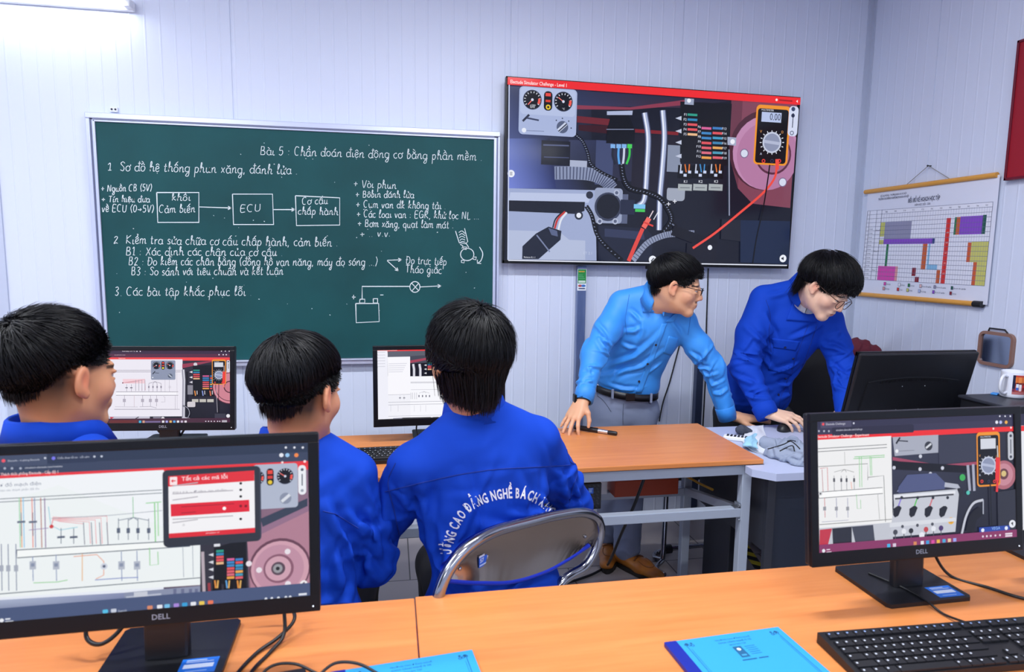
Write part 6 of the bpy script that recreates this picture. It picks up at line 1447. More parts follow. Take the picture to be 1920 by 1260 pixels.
def seated(label, H, N, Pv, right, skin, elbows, wrists, group, seed, stub=None, jacket_layers=(), collar_args={}, drags=(), sw=(.175, .175), drop=0.0):
    """a student sitting at the middle desk with his back to the camera"""
    p = None
    T = torso_frame(N, Pv, right); o, B, L = T
    F = Field(); head_shape(F, H); ho, HR, hs = H
    F.cone(ho + HR @ V(0, -.030, -.035), o + B @ V(0, .0, .01), .052 * hs, .055, .03); F.cone(ho + HR @ V(0, -.01, -.07), o + B @ V(0, .02, -.02), .045 * hs, .05, .03)
    torso_shape(F, T, -.022, sw[1] / .175)
    for sx, e, w in zip((-1, 1), elbows, wrists):
        sh = o + B @ V(sx * (sw[(sx + 1) // 2] - .01), 0, -.10 - drop); limb(F, [sh, e, w], [.045, .036, .026]); hand_shape(F, w + nz(w - e) * .04, nz(w - e), (0, 0, 1), sx < 0, s=.95)
    v, f = F.mesh(.0042); v = relax(v, f, 1, .4)
    body = np_mesh('person', v, f, skin_m, None, head_cols(v, H, skin, stub)); tag(body, label, 'person', group)
    eb = MB(); eyes(eb, H); eb.build('eyes', None, body)
    J = Field(); torso_shape(J, T, .010, 1.05 * (sw[1] / .175))
    for sx, e, w in zip((-1, 1), elbows, wrists):
        sh = o + B @ V(sx * sw[(sx + 1) // 2], -.002, -.098 - drop); limb(J, [sh, (sh + e) / 2, e, w], [.060, .058, .054, .044], .03)
    J.ell(Pv + V(0, .0, .06), (.195 * sw[1] / .175, .145, .11), B, .05)
    jv, jf = J.mesh(.005); jv = relax(jv, jf, 2, .5)
    n = vnormals(jv, jf); fw = B[:, 1]; rt = B[:, 0]
    for sx, e, w in zip((-1, 1), elbows, wrists):
        sh_ = o + B @ V(sx * .175, -.002, -.098); ad_ = nz(e - sh_); ac = nz(np.cross(ad_, fw))
        jv = creases(jv, n, [((sh_ + e) / 2, .13, ac + ad_ * .5, 9, .05, .011, .006), (e, .10, ac + ad_ * .3, 9, .05, .010, .007), (o + B @ V(sx * .14, -.08, -.20), .09, (sx * .5, 0, -.85), 6, .075, .013, .006)], seed + sx)
    jv = creases(jv, n, [(o + B @ V(0, -.10, -.38), .16, (.9, 0, .35), 9, .09, .014, .006), (o + B @ V(.1, -.10, -.30), .12, (.75, 0, .65), 6, .08, .014, .006), (o + B @ V(-.1, -.10, -.30), .12, (-.75, 0, .65), 6, .08, .014, .006), (o + B @ V(0, -.09, -.10), .12, (1, 0, .1), 3, .07, .013, .003)], seed + 5)
    n = vnormals(jv, jf); lay = [((0, .2, 1), .11, .006, e, .16) for e in elbows] + [((.7, 0, .7), .085, .005, o + B @ V(.17, -.05, -.22), .12), ((-.7, 0, .7), .085, .005, o + B @ V(-.17, -.05, -.22), .12), ((.3, 0, 1), .16, .004, None, 1)] + list(jacket_layers)
    jv = folds(jv, n, lay, seed)
    if drags: jv = drag(jv, vnormals(jv, jf), jf, drags)
    jk = np_mesh('jacket', jv, jf, royal, body)
    cz = collar_args.pop('cz', .012); collar('collar', body, o + B @ V(0, .006, cz), B, royal, **collar_args)
    # trousers and shoes
    Tr = Field()
    for sx in (-1, 1):
        hp = Pv + B @ V(sx * .09, .0, .0) * 1; kn_ = np.array((hp[0] + sx * .04, hp[1] + .40, .50)); an = np.array((kn_[0], kn_[1] + .02, .10))
        limb(Tr, [np.array((hp[0], hp[1], .53)), kn_, an], [.088, .066, .05], .03)
    tv_, tf = Tr.mesh(.009); np_mesh('trousers', tv_, tf, black_t, body)
    for sx in (-1, 1):
        hp = Pv + B @ V(sx * .09, 0, 0); S = Field(); S.cone((hp[0] + sx * .04, hp[1] + .40, .05), (hp[0] + sx * .05, hp[1] + .57, .036), .045, .032, .02, flat=((0, 0, 1), .95)); a_, b_ = S.mesh(.007); np_mesh('shoe', a_, b_, mat('black shoe', '#15151a', .5), body)
    return body, jk, T
STU = 'students seated at the middle desks'
# ---- centre student
N = P3(893, 800, 1.685); Nc = np.array((N[0] + .002, 1.70, 1.06)); Pc = np.array((.27, 1.665, .50)); right = (.955, .295, .03)
H = frame((-.36, .92, -.10), (.02, .06, 1), 1.03, P3(874, 674, 1.665))
bd, jk, T = seated('person seated on the chrome-backed chair, blue jacket with curved white lettering on the back', H, Nc, Pc, right, '#d39a72',
   [np.array((-.045, 1.77, .71)), np.array((.545, 1.87, .735))], [np.array((.03, 2.08, .80)), np.array((.42, 2.16, .80))], STU, 3,
   jacket_layers=[((.5, 0, 1), .13, .006, (.10, 1.5, .72), .14), ((-.6, 0, 1), .12, .006, (.42, 1.6, .74), .13)], sw=(.192, .175), collar_args=dict(rx=.068, ry=.072, h=.050, flare=.024, lean=.002, cz=.004), drags=[(((793, 905), (797, 950), (800, 1010)), .016, .007), (((753, 915), (764, 950), (772, 985)), .014, .008), (((744, 1015), (765, 1060), (792, 1105)), .018, .010), (((1050, 885), (1060, 920), (1068, 955)), .014, .008), (((965, 968), (1010, 962), (1058, 948)), .013, .008), (((800, 1075), (840, 1050), (900, 1020)), .016, .008), (((900, 985), (960, 1000), (1020, 1000)), .016, .007), (((860, 880), (868, 915), (872, 950)), .02, .004), (((720, 930), (722, 975), (735, 1020)), .012, .007), (((1075, 900), (1085, 930), (1090, 955)), .010, .006)])
hair('hair', bd, H, (.02, -.5, .86), .029, 16000, .105, -.10, -.045, .055, (0, .15, 0), .6, .20, 4, .6, .0013, .046, taper=.03)
BV = bvh_of(jk)
seam('yoke_seam', bd, BV, [(722, 922), (790, 905), (860, 890), (930, 880), (1000, 876), (1068, 872)], royal_d, .0016)
seam('sleeve_seam', bd, BV, [(742, 868), (728, 905), (740, 960), (750, 1010)], royal_d, .0014); seam('sleeve_seam', bd, BV, [(1062, 842), (1082, 880), (1072, 920), (1066, 950)], royal_d, .0014)
# curved lettering across the back
white_ink = mat('white print', '#eef0f8', .6)
let = MB(); txt = 'ƯỜNG CAO ĐẲNG NGHỀ BÁCH KHOA HÀ'
path = spline([Vector((x, y, 0)) for x, y in [(846, 1040), (850, 1018), (862, 985), (884, 957), (912, 942), (945, 934), (980, 934), (1008, 946), (1030, 966), (1044, 984)]], 10)
cum = [0]
for a, b_ in zip(path[:-1], path[1:]): cum.append(cum[-1] + (b_ - a).length)
SZ = 26.0; NR = .53; adv = 0.0
for ch_ in txt:
    if ch_ == ' ': adv += SZ * .17; continue
    vv, ff = text_mesh(ch_, .03); vv = vv * np.array([NR, 1]); wd = vv[:, 0].max() - vv[:, 0].min(); s0 = adv + wd * SZ * .5
    k = next((i for i in range(len(cum) - 1) if cum[i + 1] >= s0), len(cum) - 2); tt = min(1.0, (s0 - cum[k]) / max(cum[k + 1] - cum[k], 1e-6)); pc_ = path[k].lerp(path[k + 1], tt); tg = (path[k + 1] - path[k]).normalized()
    nv_ = Vector((tg.y, -tg.x, 0)); pts = []
    for q in vv: w_ = pc_ + tg * ((q[0] - vv[:, 0].min() - wd / 2) * SZ) + nv_ * ((q[1]) * SZ); pts.append(hit(BV, w_.x, w_.y, .0022)[0])
    let.add(pts, [fc for fc in ff], True); adv += wd * SZ + SZ * .05
    if adv > cum[-1]: break
let.build('back_lettering', white_ink, bd)
# ---- middle student
Nc = np.array((-.236, 1.64, 1.018)); Pc = np.array((-.235, 1.58, .50))
H = frame((.52, .84, -.14), (.0, .03, 1), 1.02, P3(566, 735, 1.60))
bd2, jk2, T2 = seated('person seated behind the fault code monitor, black hair with clipped nape, right ear showing', H, Nc, Pc, (.975, .18, -.10), '#cf9470',
   [np.array((-.52, 1.72, .74)), np.array((-.052, 1.68, .69))], [np.array((-.40, 2.06, .80)), np.array((-.12, 2.06, .80))], STU, 8, stub=(-.085, .05), sw=(.165, .150), drop=.045, collar_args=dict(rx=.064, ry=.068, h=.04, flare=.022), drags=[(((610, 940), (622, 970), (634, 1005)), .014, .008), (((624, 1015), (632, 1060), (640, 1105)), .015, .009), (((648, 963), (676, 985), (704, 1005)), .013, .008), (((690, 960), (706, 1010), (715, 1060)), .013, .008), (((660, 1040), (690, 1060), (712, 1090)), .013, .008)])
hair('hair', bd2, H, (-.1, -.45, .88), .027, 16000, .065, -.058, .004, .06, (0, .2, 0), .6, .15, 5, .2, .0013, taper=.11)
BV2 = bvh_of(jk2)
seam('yoke_seam', bd2, BV2, [(606, 958), (630, 965), (652, 978), (672, 990)], royal_d, .0014)
# ---- left student
Nc = np.array((-.735, 1.60, 1.065)); Pc = np.array((-.74, 1.58, .50))
H = frame((.57, .82, -.08), (.0, .02, 1), 1.07, P3(118, 704, 1.585))
bd3, jk3, T3 = seated('person seated at the far left turned sideways, cheek and ear towards the camera', H, Nc, Pc, (.93, -.36, 0), '#c68d68',
   [np.array((-1.02, 1.66, .74)), np.array((-.50, 1.68, .74))], [np.array((-.90, 2.05, .80)), np.array((-.60, 2.06, .80))], STU, 12, stub=(-.085, .075), collar_args=dict(rx=.076, ry=.082, h=.045, flare=.03, gap=.8))
hair('hair', bd3, H, (.1, -.66, .74), .030, 15000, .075, -.045, .026, .052, (0, .55, .05), .2, .17, 6, .4, .0013, taper=.13)

# ------------------------------------------------------------------ the two standing men
def glasses(parent, H, m, round_=False, name='glasses'):
    o, R, s = H; P = lambda x, y, z: tuple(o + R @ np.array((x, y, z))); g = MB(); g.use(m)
    for sx in (-1, 1):
        if round_: pts = [(sx * .034 + .024 * math.cos(a), .103 - .004 * abs(math.cos(a)), -.006 + .021 * math.sin(a)) for a in [2 * PI * k / 24 for k in range(25)]]
        else: pts = [(sx * .034 + x, .102, z) for x, z in ((-.024, .010), (.024, .011), (.025, -.002), (.018, -.014), (-.016, -.014), (-.024, -.004), (-.024, .010))]
        g.tube([P(*q) for q in pts], .0015, 6, False)
        g.tube([P(sx * .058, .100, .006), P(sx * .074, .085, .008), P(sx * .082, .03, .008), P(sx * .083, -.004, .010), P(sx * .082, -.02, -.004)], .0016, 6)
    g.tube([P(-.010, .104, .004), P(0, .108, .006), P(.010, .104, .004)], .0014, 6)
    return g.build(name, m, parent)
def cuff(name, parent, e, w, r, m, L=.055):
    d = nz(w - e); a = w - d * L * .55; b = w + d * L * .45
    prof = []; mb = MB(); mb.tube([a, a + d * .004, b - d * .003, b, b - d * .012], [r * 1.02, r * 1.07, r * 1.03, r * 1.0, r * .86], 26, False); return mb.build(name, m, parent)

# ---- man in the light blue shirt
SR, SL = P3(1163, 590, 2.875), P3(1309, 596, 2.765); N = P3(1236, 556, 2.835); Pv = np.array((1.115, 3.0, .86))
ER, WR = P3(1113, 665, 2.80), P3(1096, 742, 2.685); EL, WL = P3(1338, 690, 2.80), P3(1362, 775, 2.79)
H = frame((.84, -.46, -.20), (.26, -.16, .95), 1.04, P3(1271, 536, 2.735))
T = torso_frame(N, Pv, SR - SL); o, B, L = T
F = Field(); head_shape(F, H); ho, HR, hs = H
F.cone(ho + HR @ V(0, -.030, -.03), o + B @ V(0, -.0, .0), .055, .058, .03); F.cone(ho + HR @ V(0, .0, -.075), o + B @ V(0, .035, -.02), .042, .045, .03)
torso_shape(F, T, -.022)
limb(F, [o + B @ V(.165, 0, -.10), ER, WR], [.045, .036, .027]); limb(F, [o + B @ V(-.165, 0, -.10), EL, WL], [.045, .036, .027])
tipz = np.array(at_z(1060, 812, .757)); hd = nz(tipz - WR)
hand_shape(F, WR + hd * .032, hd, (-.42, -.35, .83), False, (.30, .12, .10, .12), .17, (.3, .75, -.6), 1.0, .30)
hand_shape(F, WL + np.array((.046, -.004, -.016)), (1, -.06, -.12), (.06, -.15, 1), True, (.05, .08, .1, .12), .05, (.35, .92, -.15), 1.0, .1)
v, f = F.mesh(.0036); v = relax(v, f, 1, .35)
tea = np_mesh('person', v, f, skin_m, None, head_cols(v, H, '#d9a582', None, True)); tag(tea, 'person in a light blue shirt and glasses leaning on the orange desk with both arms', 'person')
eb = MB(); eyes(eb, H); eb.build('eyes', None, tea)
hair('hair', tea, H, (.1, -.6, .77), .024, 9000, .075, -.066, .004, .046, (.1, .55, 0), .35, .11, 21, .0, .0015, taper=.10)
glasses(tea, H, mat('dark spectacle frame', '#17151a', .3, .5))
S = Field(); torso_shape(S, T, .002, .98)
limb(S, [o + B @ V(.152, 0, -.10), (o + B @ V(.152, 0, -.10) + ER) / 2, ER, WR - nz(WR - ER) * .03], [.058, .060, .055, .040], .025); limb(S, [o + B @ V(-.152, 0, -.10), (o + B @ V(-.152, 0, -.10) + EL) / 2, EL, WL - nz(WL - EL) * .03], [.058, .060, .052, .040], .025)
S.cone(o + B @ V(0, .055, .01), o + B @ V(0, .10, -.085), .036, .008, .012, True)
sv, sf = S.mesh(.0046); sv = relax(sv, sf, 2, .5); n = vnormals(sv, sf)
def arm_groups(sh_, e, w, nrm, k=1.0):
    ad_, fd_ = nz(e - sh_), nz(w - e); ac, fc = nz(np.cross(ad_, nrm)), nz(np.cross(fd_, nrm))
    return [((sh_ + e) / 2, .13, ac + ad_ * .55, int(9 * k), .05, .010, .006), (e, .10, ac + ad_ * .3, int(12 * k), .045, .009, .007), ((e + w) / 2, .10, fc + fd_ * .4, int(10 * k), .04, .008, .006), (w, .07, fc, int(7 * k), .035, .007, .005)]
nf = B[:, 1]
sv = creases(sv, n, arm_groups(o + B @ V(.152, 0, -.1), ER, WR, nf, .5) + arm_groups(o + B @ V(-.152, 0, -.1), EL, WL, nf, .6) + [(o + B @ V(0, .10, -.48), .13, (.8, 0, .55), 7, .06, .009, .005)], 5)
sv = drag(sv, vnormals(sv, sf), sf, [(((1173, 622), (1190, 621), (1203, 614)), .011, .006), (((1166, 646), (1180, 652), (1195, 654)), .010, .005), (((1139, 687), (1191, 668), (1238, 626)), .013, .008), (((1136, 704), (1205, 686), (1240, 661)), .012, .007), (((1142, 722), (1170, 730), (1197, 731)), .009, .006), (((1122, 634), (1131, 652), (1140, 668)), .010, .009), (((1124, 633), (1136, 640), (1147, 649)), .008, .006), (((1085, 688), (1105, 694), (1127, 703)), .009, .007), (((1092, 718), (1108, 714), (1125, 706)), .008, .007), (((1116, 607), (1128, 622), (1139, 638)), .010, .006), (((1180, 583), (1190, 592), (1199, 602)), .009, .005), (((1199, 640), (1206, 620), (1204, 600)), .010, .004), (((1294, 662), (1306, 670), (1318, 680)), .009, .007), (((1300, 682), (1312, 688), (1334, 694)), .009, .007), (((1306, 700), (1325, 704), (1346, 700)), .009, .007), (((1318, 722), (1336, 722), (1358, 712)), .009, .008), (((1330, 742), (1350, 738), (1370, 729)), .009, .008), (((1150, 716), (1160, 700), (1180, 690)), .009, .005), (((1215, 700), (1226, 690), (1240, 680)), .009, .005), (((1258, 602), (1270, 618), (1278, 632)), .010, .005)])
sh = np_mesh('shirt', sv, sf, sky, tea); BVT = bvh_of(sh)
cuff('cuff', tea, ER, WR, .041, sky, .06); cuff('cuff', tea, EL, WL, .042, sky, .065)
patch('collar_wing', tea, BVT, [(1212, 531), (1224, 540), (1234, 585), (1205, 586)], sky, .007, 12, 14); patch('collar_wing', tea, BVT, [(1262, 590), (1275, 583), (1262, 604), (1247, 604)], sky, .005, 8, 8)
collar('collar', tea, o + B @ V(0, .008, .004), B, sky, rx=.064, ry=.068, h=.04, flare=.026, gap=.7, tilt=-.022)
patch('placket', tea, BVT, [(1241, 606), (1251, 606), (1203, 737), (1192, 737)], sky, .0022, 4, 26)
patch('breast_pocket', tea, BVT, [(1254, 630), (1272, 634), (1262, 668), (1243, 662)], sky, .002, 8, 8)
for x, y in ((1229.5, 646), (1214, 682), (1198, 715)): button('button', tea, BVT, x, y, mat('dark button', '#1b2233', .4))
seam('shoulder_seam', tea, BVT, [(1180, 552), (1176, 575), (1172, 600), (1176, 628)], sky_d, .0012); seam('shoulder_seam', tea, BVT, [(1298, 572), (1294, 600), (1290, 628)], sky_d, .0012)
# belt, trousers, shoes
Tr = Field(); hipw = .095
right_f, left_f = np.array((1.082, 3.03, .09)), np.array((1.112, 2.885, .085))
Tr.ell(Pv + V(0, 0, -.035), (.150, .112, .075), np.stack([nz(B[:, 0] * V(1, 1, 0)), nz(np.cross((0, 0, 1), B[:, 0])), V(0, 0, 1)], 1), .04)
Tr.ell(Pv + V(.008, .015, -.12), (.160, .118, .10), None, .04)
limb(Tr, [Pv + V(-.075, .01, -.12), np.array((1.045, 2.99, .47)), right_f + V(0, 0, .015)], [.096, .072, .062], .03)
limb(Tr, [Pv + V(.085, .01, -.12), np.array((1.145, 2.96, .47)), left_f + V(0, 0, .015)], [.096, .072, .064], .03)
tv_, tf = Tr.mesh(.0055); tv_ = relax(tv_, tf, 2, .5); n = vnormals(tv_, tf)
tv_ = folds(tv_, n, [((.3, 0, 1), .06, .006, right_f + V(0, 0, .05), .12), ((.2, 0, 1), .06, .006, left_f + V(0, 0, .05), .12), ((.8, 0, .6), .08, .004, Pv + V(0, -.1, -.12), .16)], 9)
np_mesh('trousers', tv_, tf, grey_t, tea)
BVP = bvh_of(tea.children[-1]); gs = mat('grey suiting seam', '#4c5468', .8)
seam('fly_seam', tea, BVP, [(1169, 757), (1168, 775), (1168, 796)], gs, .0014); seam('pocket_seam', tea, BVP, [(1120, 742), (1132, 752), (1146, 772)], gs, .0014); seam('pocket_seam', tea, BVP, [(1232, 746), (1237, 762), (1236, 785)], gs, .0014)
bl = MB()
ux = nz(B[:, 0] * V(1, 1, 0)); uy = nz(np.cross((0, 0, 1), ux)); c0 = Pv + V(0, 0, -.006)
lp = lambda a, g=0., dz=0.: c0 + ux * (.1585 + g) * math.cos(a) + uy * (.122 + g) * math.sin(a) + V(0, 0, dz - .012 * math.sin(a) + .020 * math.cos(a))
vs, fs = [], []; nb = 48
for i in range(nb):
    a = 2 * PI * i / nb
    for g, dz in ((0, -.0165), (.0045, -.0165), (.0045, .0165), (0, .0165)): vs.append(lp(a, g, dz))
for i in range(nb):
    j = (i + 1) % nb
    for k in range(4): fs.append((i * 4 + k, j * 4 + k, j * 4 + (k + 1) % 4, i * 4 + (k + 1) % 4))
bl.add(vs, fs, True); belt = bl.build('belt', mat('black leather', '#111116', .4), tea)
for a in (2.35, 1.15, .5):
    q = lp(a, .006); MB().box(tuple(q), (.011, .011, .045), bevel=.002).build('belt_loop', grey_t, tea)
q = lp(1.66, .008); MB().box(tuple(q), (.046, .007, .036), bevel=.003).build('buckle', mat('black buckle', '#15151a', .3, .4), tea)
def loafer(x, y, ang, name='shoe'):
    t = Matrix.Translation((x, y, 0)) @ Matrix.Rotation(ang, 4, 'Z')
    def W(p): return np.array(t @ Vector(p))
    S = Field(); S.cone(W((0, -.02, .052)), W((0, .10, .040)), .040, .044, .02, flat=((0, 0, 1), .85)); S.cone(W((0, .10, .040)), W((.004, .185, .032)), .044, .034, .02, flat=((0, 0, 1), .72)); S.cone(W((0, -.03, .06)), W((0, .03, .062)), .036, .030, .02)
    a_, b_ = S.mesh(.0045); a_[:, 2] = np.maximum(a_[:, 2], .016); so_ = np_mesh(name, a_, b_, leather, tea)
    m = MB(); m.use(sole_m); pl = [(.046 * math.cos(k / 20 * 2 * PI) * (1 if math.sin(k / 20 * 2 * PI) > 0 else .85), .075 + .152 * math.sin(k / 20 * 2 * PI)) for k in range(20)]; m.prism([tuple(W((p[0], p[1], 0))[:2]) for p in pl], 'z', .001, .022); m.build('sole', sole_m, so_)
    bv = bvh_of(so_); m = MB()
    def top(px_, py_): p = W((px_, py_, .3)); l_, n_, i_, d_ = bv.ray_cast(Vector(p), Vector((0, 0, -1))); return (l_ or Vector(W((px_, py_, .07)))) + Vector((0, 0, .0008))
    m.tube([top(.03 * math.cos(a), .115 + .045 * math.sin(a)) for a in [PI * k / 14 for k in range(-2, 17)]], .0022, 6); m.build('stitched_apron', mat('dark stitching', '#7a4412', .5), so_)
    m = MB(); m.tube([top(x_, .075) + Vector((0, 0, .002)) for x_ in np.linspace(-.034, .034, 9)], .0045, 6); m.build('strap', mat('brown strap', '#6a3a12', .4), so_)
    m = MB(); m.tube([top(x_, .075) + Vector((0, 0, .006)) for x_ in np.linspace(-.014, .014, 5)], .0022, 6); m.build('bar', mat('dark metal bar', '#2a2420', .3, .8), so_)
loafer(1.085, 3.035, PI - .42); loafer(1.108, 2.885, PI + .55)
d = nz(WR - ER); wt = MB(); wt.tube([WR + d * .012, WR + d * .03], .034, 24, True); w_o = wt.build('watch_strap', mat('black strap', '#101014', .4), tea)
MB().box(tuple(WR + d * .016 + V(-.040, .0, .004)), (.012, .034, .036), bevel=.004).build('watch_case', black_g, tea)
rg = MB(); rp = np.array(at_z(1060, 795, .772)); rg.tube([Vector(rp) + Vector((.0102 * math.cos(a), .004 * math.sin(a) * 2, .0092 * math.sin(a))) for a in [2 * PI * k / 16 for k in range(17)]], .0012, 6, False); rg.build('ring', mat('gold', '#d8b066', .25, 1.0), tea)
# pointer pen under his hand
pa, pb = Vector(at_z(1085, 802, .761)), Vector(at_z(1157, 813, .760)); pd = (pb - pa); 
pn = thing('pointer_pen', 'black pointer pen with a silver band lying under the hand on the orange desk', 'pen', pa)
q = lambda t: pd * t
m = MB(); m.tube([q(-.12), q(.0), q(.52)], [.0085, .0095, .0095], 14); m.build('barrel', black_p, pn); m = MB(); m.tube([q(.52), q(.77)], [.0088, .0082], 14); m.build('silver_band', mat('silver', '#d8dce6', .25, .9), pn); m = MB(); m.tube([q(.77), q(.8), q(.97), q(1.0)], [.0075, .0085, .0085, .006], 14); m.build('tip', cable_m, pn); MB().tube([q(-.05) + Vector((0, 0, .009)), q(.5) + Vector((0, 0, .010))], .0022, 6).build('clip', black_g, pn)

# ---- student standing at the grey desk
SR, SL = P3(1432, 585, 2.86), P3(1584, 606, 2.76); N = P3(1512, 548, 2.79); Pv = np.array((1.80, 3.02, .82))
ER, WR = P3(1396, 690, 2.82), P3(1436, 772, 2.68); EL, WL = P3(1580, 690, 2.72), P3(1588, 775, 2.55)
H = frame((.34, -.70, -.62), (.32, -.46, .82), 1.05, P3(1551, 540, 2.62))
T = torso_frame(N, Pv, SR - SL); o, B, L = T
F = Field(); head_shape(F, H); ho, HR, hs = H
F.cone(ho + HR @ V(0, -.035, -.03), o + B @ V(0, -.005, .0), .054, .058, .03); F.cone(ho + HR @ V(0, -.0, -.07), o + B @ V(0, .03, -.02), .042, .045, .03)
torso_shape(F, T, -.022)
limb(F, [o + B @ V(.165, 0, -.10), ER, WR], [.045, .036, .027]); limb(F, [o + B @ V(-.165, 0, -.10), EL, WL], [.045, .036, .027])
mtip = np.array(at_z(1488, 798, .757)); hd = nz(mtip - WR + V(0, 0, .03))
hand_shape(F, WR + hd * .022, hd, (-.15, -.32, .93), False, (.30, .36, .42, .46), .09, (.5, .8, -.3), 1.0, .35)
hand_shape(F, WL + nz(WL - EL) * .03, (.2, -.9, -.2), (0, 0, 1), True)
v, f = F.mesh(.0036); v = relax(v, f, 1, .35)
stu = np_mesh('person', v, f, skin_m, None, head_cols(v, H, '#e6bda2')); tag(stu, 'person in a royal blue jacket bending over the grey desk, hand on mouse', 'person')
eb = MB(); eyes(eb, H); eb.build('eyes', None, stu)
hair('hair', stu, H, (.05, -.55, .82), .035, 11000, .12, -.07, -.006, .036, (.05, .8, 0), .5, .30, 33, .5, .0016)
glasses(stu, H, mat('brown wire frame', '#4a3028', .3, .6), True)
S = Field(); torso_shape(S, T, .008, 1.02)
ms_ = (o + B @ V(.17, 0, -.095) + ER) / 2 + V(-.01, 0, 0)
limb(S, [o + B @ V(.165, 0, -.10), ms_, ER, WR - nz(WR - ER) * .035], [.064, .070, .064, .046], .025); limb(S, [o + B @ V(-.165, 0, -.10), (o + B @ V(-.165, 0, -.10) + EL) / 2, EL, WL], [.064, .064, .058, .048], .025)
S.ell(Pv + V(.0, -.02, -.02), (.185, .135, .10), None, .04)
sv, sf = S.mesh(.0048); sv = relax(sv, sf, 2, .5); n = vnormals(sv, sf)
nf = B[:, 1]
sv = creases(sv, n, arm_groups(o + B @ V(.175, 0, -.1), ER, WR, nf, .6) + arm_groups(o + B @ V(-.175, 0, -.1), EL, WL, nf, .7) + [(Pv + B @ V(0, .1, .03), .16, (.8, 0, .5), 6, .08, .012, .006)], 14)
sv = drag(sv, vnormals(sv, sf), sf, [(((1442, 556), (1462, 552), (1482, 545)), .012, .005), (((1435, 590), (1442, 614), (1450, 638)), .014, .010), (((1397, 613), (1420, 634), (1443, 652)), .013, .009), (((1421, 655), (1434, 675), (1447, 692)), .012, .009), (((1379, 662), (1402, 676), (1426, 685)), .012, .009), (((1376, 704), (1408, 718), (1443, 731)), .012, .009), (((1449, 700), (1470, 692), (1495, 681)), .012, .008), (((1435, 728), (1476, 722), (1519, 705)), .013, .010), (((1466, 745), (1496, 736), (1526, 719)), .012, .009), (((1484, 636), (1512, 624), (1540, 608)), .013, .008), (((1543, 648), (1565, 652), (1588, 664)), .012, .009), (((1547, 684), (1566, 694), (1586, 706)), .012, .009), (((1552, 720), (1570, 728), (1588, 734)), .011, .008), (((1398, 740), (1416, 746), (1440, 748)), .010, .008)])
jk4 = np_mesh('jacket', sv, sf, royal, stu); BVS = bvh_of(jk4)
cuff('cuff', stu, ER, WR, .050, royal, .06)
collar('collar', stu, o + B @ V(0, .008, .006), B, royal, rx=.070, ry=.074, h=.042, flare=.03, gap=.9, tilt=-.024)
patch('collar_wing', stu, BVS, [(1494, 548), (1506, 560), (1530, 604), (1474, 600)], royal, .007, 14, 14)
collar('undershirt', stu, o + B @ V(0, .014, -.008), B, mat('pale grey knit', '#c9cdd6', .8), rx=.060, ry=.066, h=.022, flare=.012, gap=.05, tilt=-.024)
seam('placket_seam', stu, BVS, [(1531, 612), (1518, 650), (1500, 700), (1482, 745), (1476, 778)], royal_d, .0016); seam('placket_seam', stu, BVS, [(1515, 610), (1500, 650), (1482, 700), (1464, 745), (1460, 775)], royal_d, .0012)
patch('pocket_flap', stu, BVS, [(1448, 634), (1500, 640), (1492, 658), (1450, 652)], royal, .003, 14, 6); patch('breast_pocket', stu, BVS, [(1451, 650), (1496, 656), (1484, 704), (1440, 694)], royal, .0018, 12, 12)
for x, y in ((1472, 651), (1487, 672), (1473, 709), (1459, 740)): button('button', stu, BVS, x, y, mat('navy button', '#0e1a52', .4), .006)
seam('sleeve_seam', stu, BVS, [(1436, 562), (1444, 590), (1442, 625), (1446, 660)], royal_d, .0013)
Tr = Field(); Tr.ell(Pv + V(0, .02, -.10), (.165, .125, .11), None, .04)
for sx in (-1, 1): limb(Tr, [Pv + V(sx * .085, .02, -.12), np.array((Pv[0] + sx * .10, 3.03, .47)), np.array((Pv[0] + sx * .10, 3.06, .08))], [.098, .075, .06], .03)
tv_, tf = Tr.mesh(.007); np_mesh('trousers', tv_, tf, black_t, stu)
for sx in (-1, 1):
    S = Field(); S.cone((Pv[0] + sx * .10, 3.06, .05), (Pv[0] + sx * .11, 2.90, .036), .045, .034, .02); a_, b_ = S.mesh(.007); np_mesh('shoe', a_, b_, mat('black shoe', '#15151a', .5), stu)
# ================================================================== CHAIRS AND SMALL THINGS
chrome = mat('chrome', '#a3a5ac', .16, 1.0); sheet = mat('brushed metal sheet', '#a89c92', .2, 1.0); navy_t = mat('navy enamelled tube', '#1b2a52', .3, .4)
ct = thing('folding_chair', 'chrome folding chair with a stickered metal back under the lettered student', 'chair', (.30, 1.62, 0), 0, 'folding chairs')
def W(px, py, y): p = at(px, py, y); return Vector((p.x - .30, p.y - 1.62, p.z))
arc = [W(816, 1150, 1.365), W(826, 1105, 1.37), W(846, 1062, 1.385), W(880, 1024, 1.41), W(930, 996, 1.46), W(990, 979, 1.53), W(1045, 966, 1.60), W(1092, 961, 1.66), W(1119, 972, 1.695), W(1126, 996, 1.705), W(1116, 1030, 1.70), W(1096, 1062, 1.68), W(1070, 1078, 1.655), W(1052, 1094, 1.64), W(1045, 1125, 1.63)]
MB().tube(spline(arc, 8), .0135, 14).build('back_frame', chrome, ct)
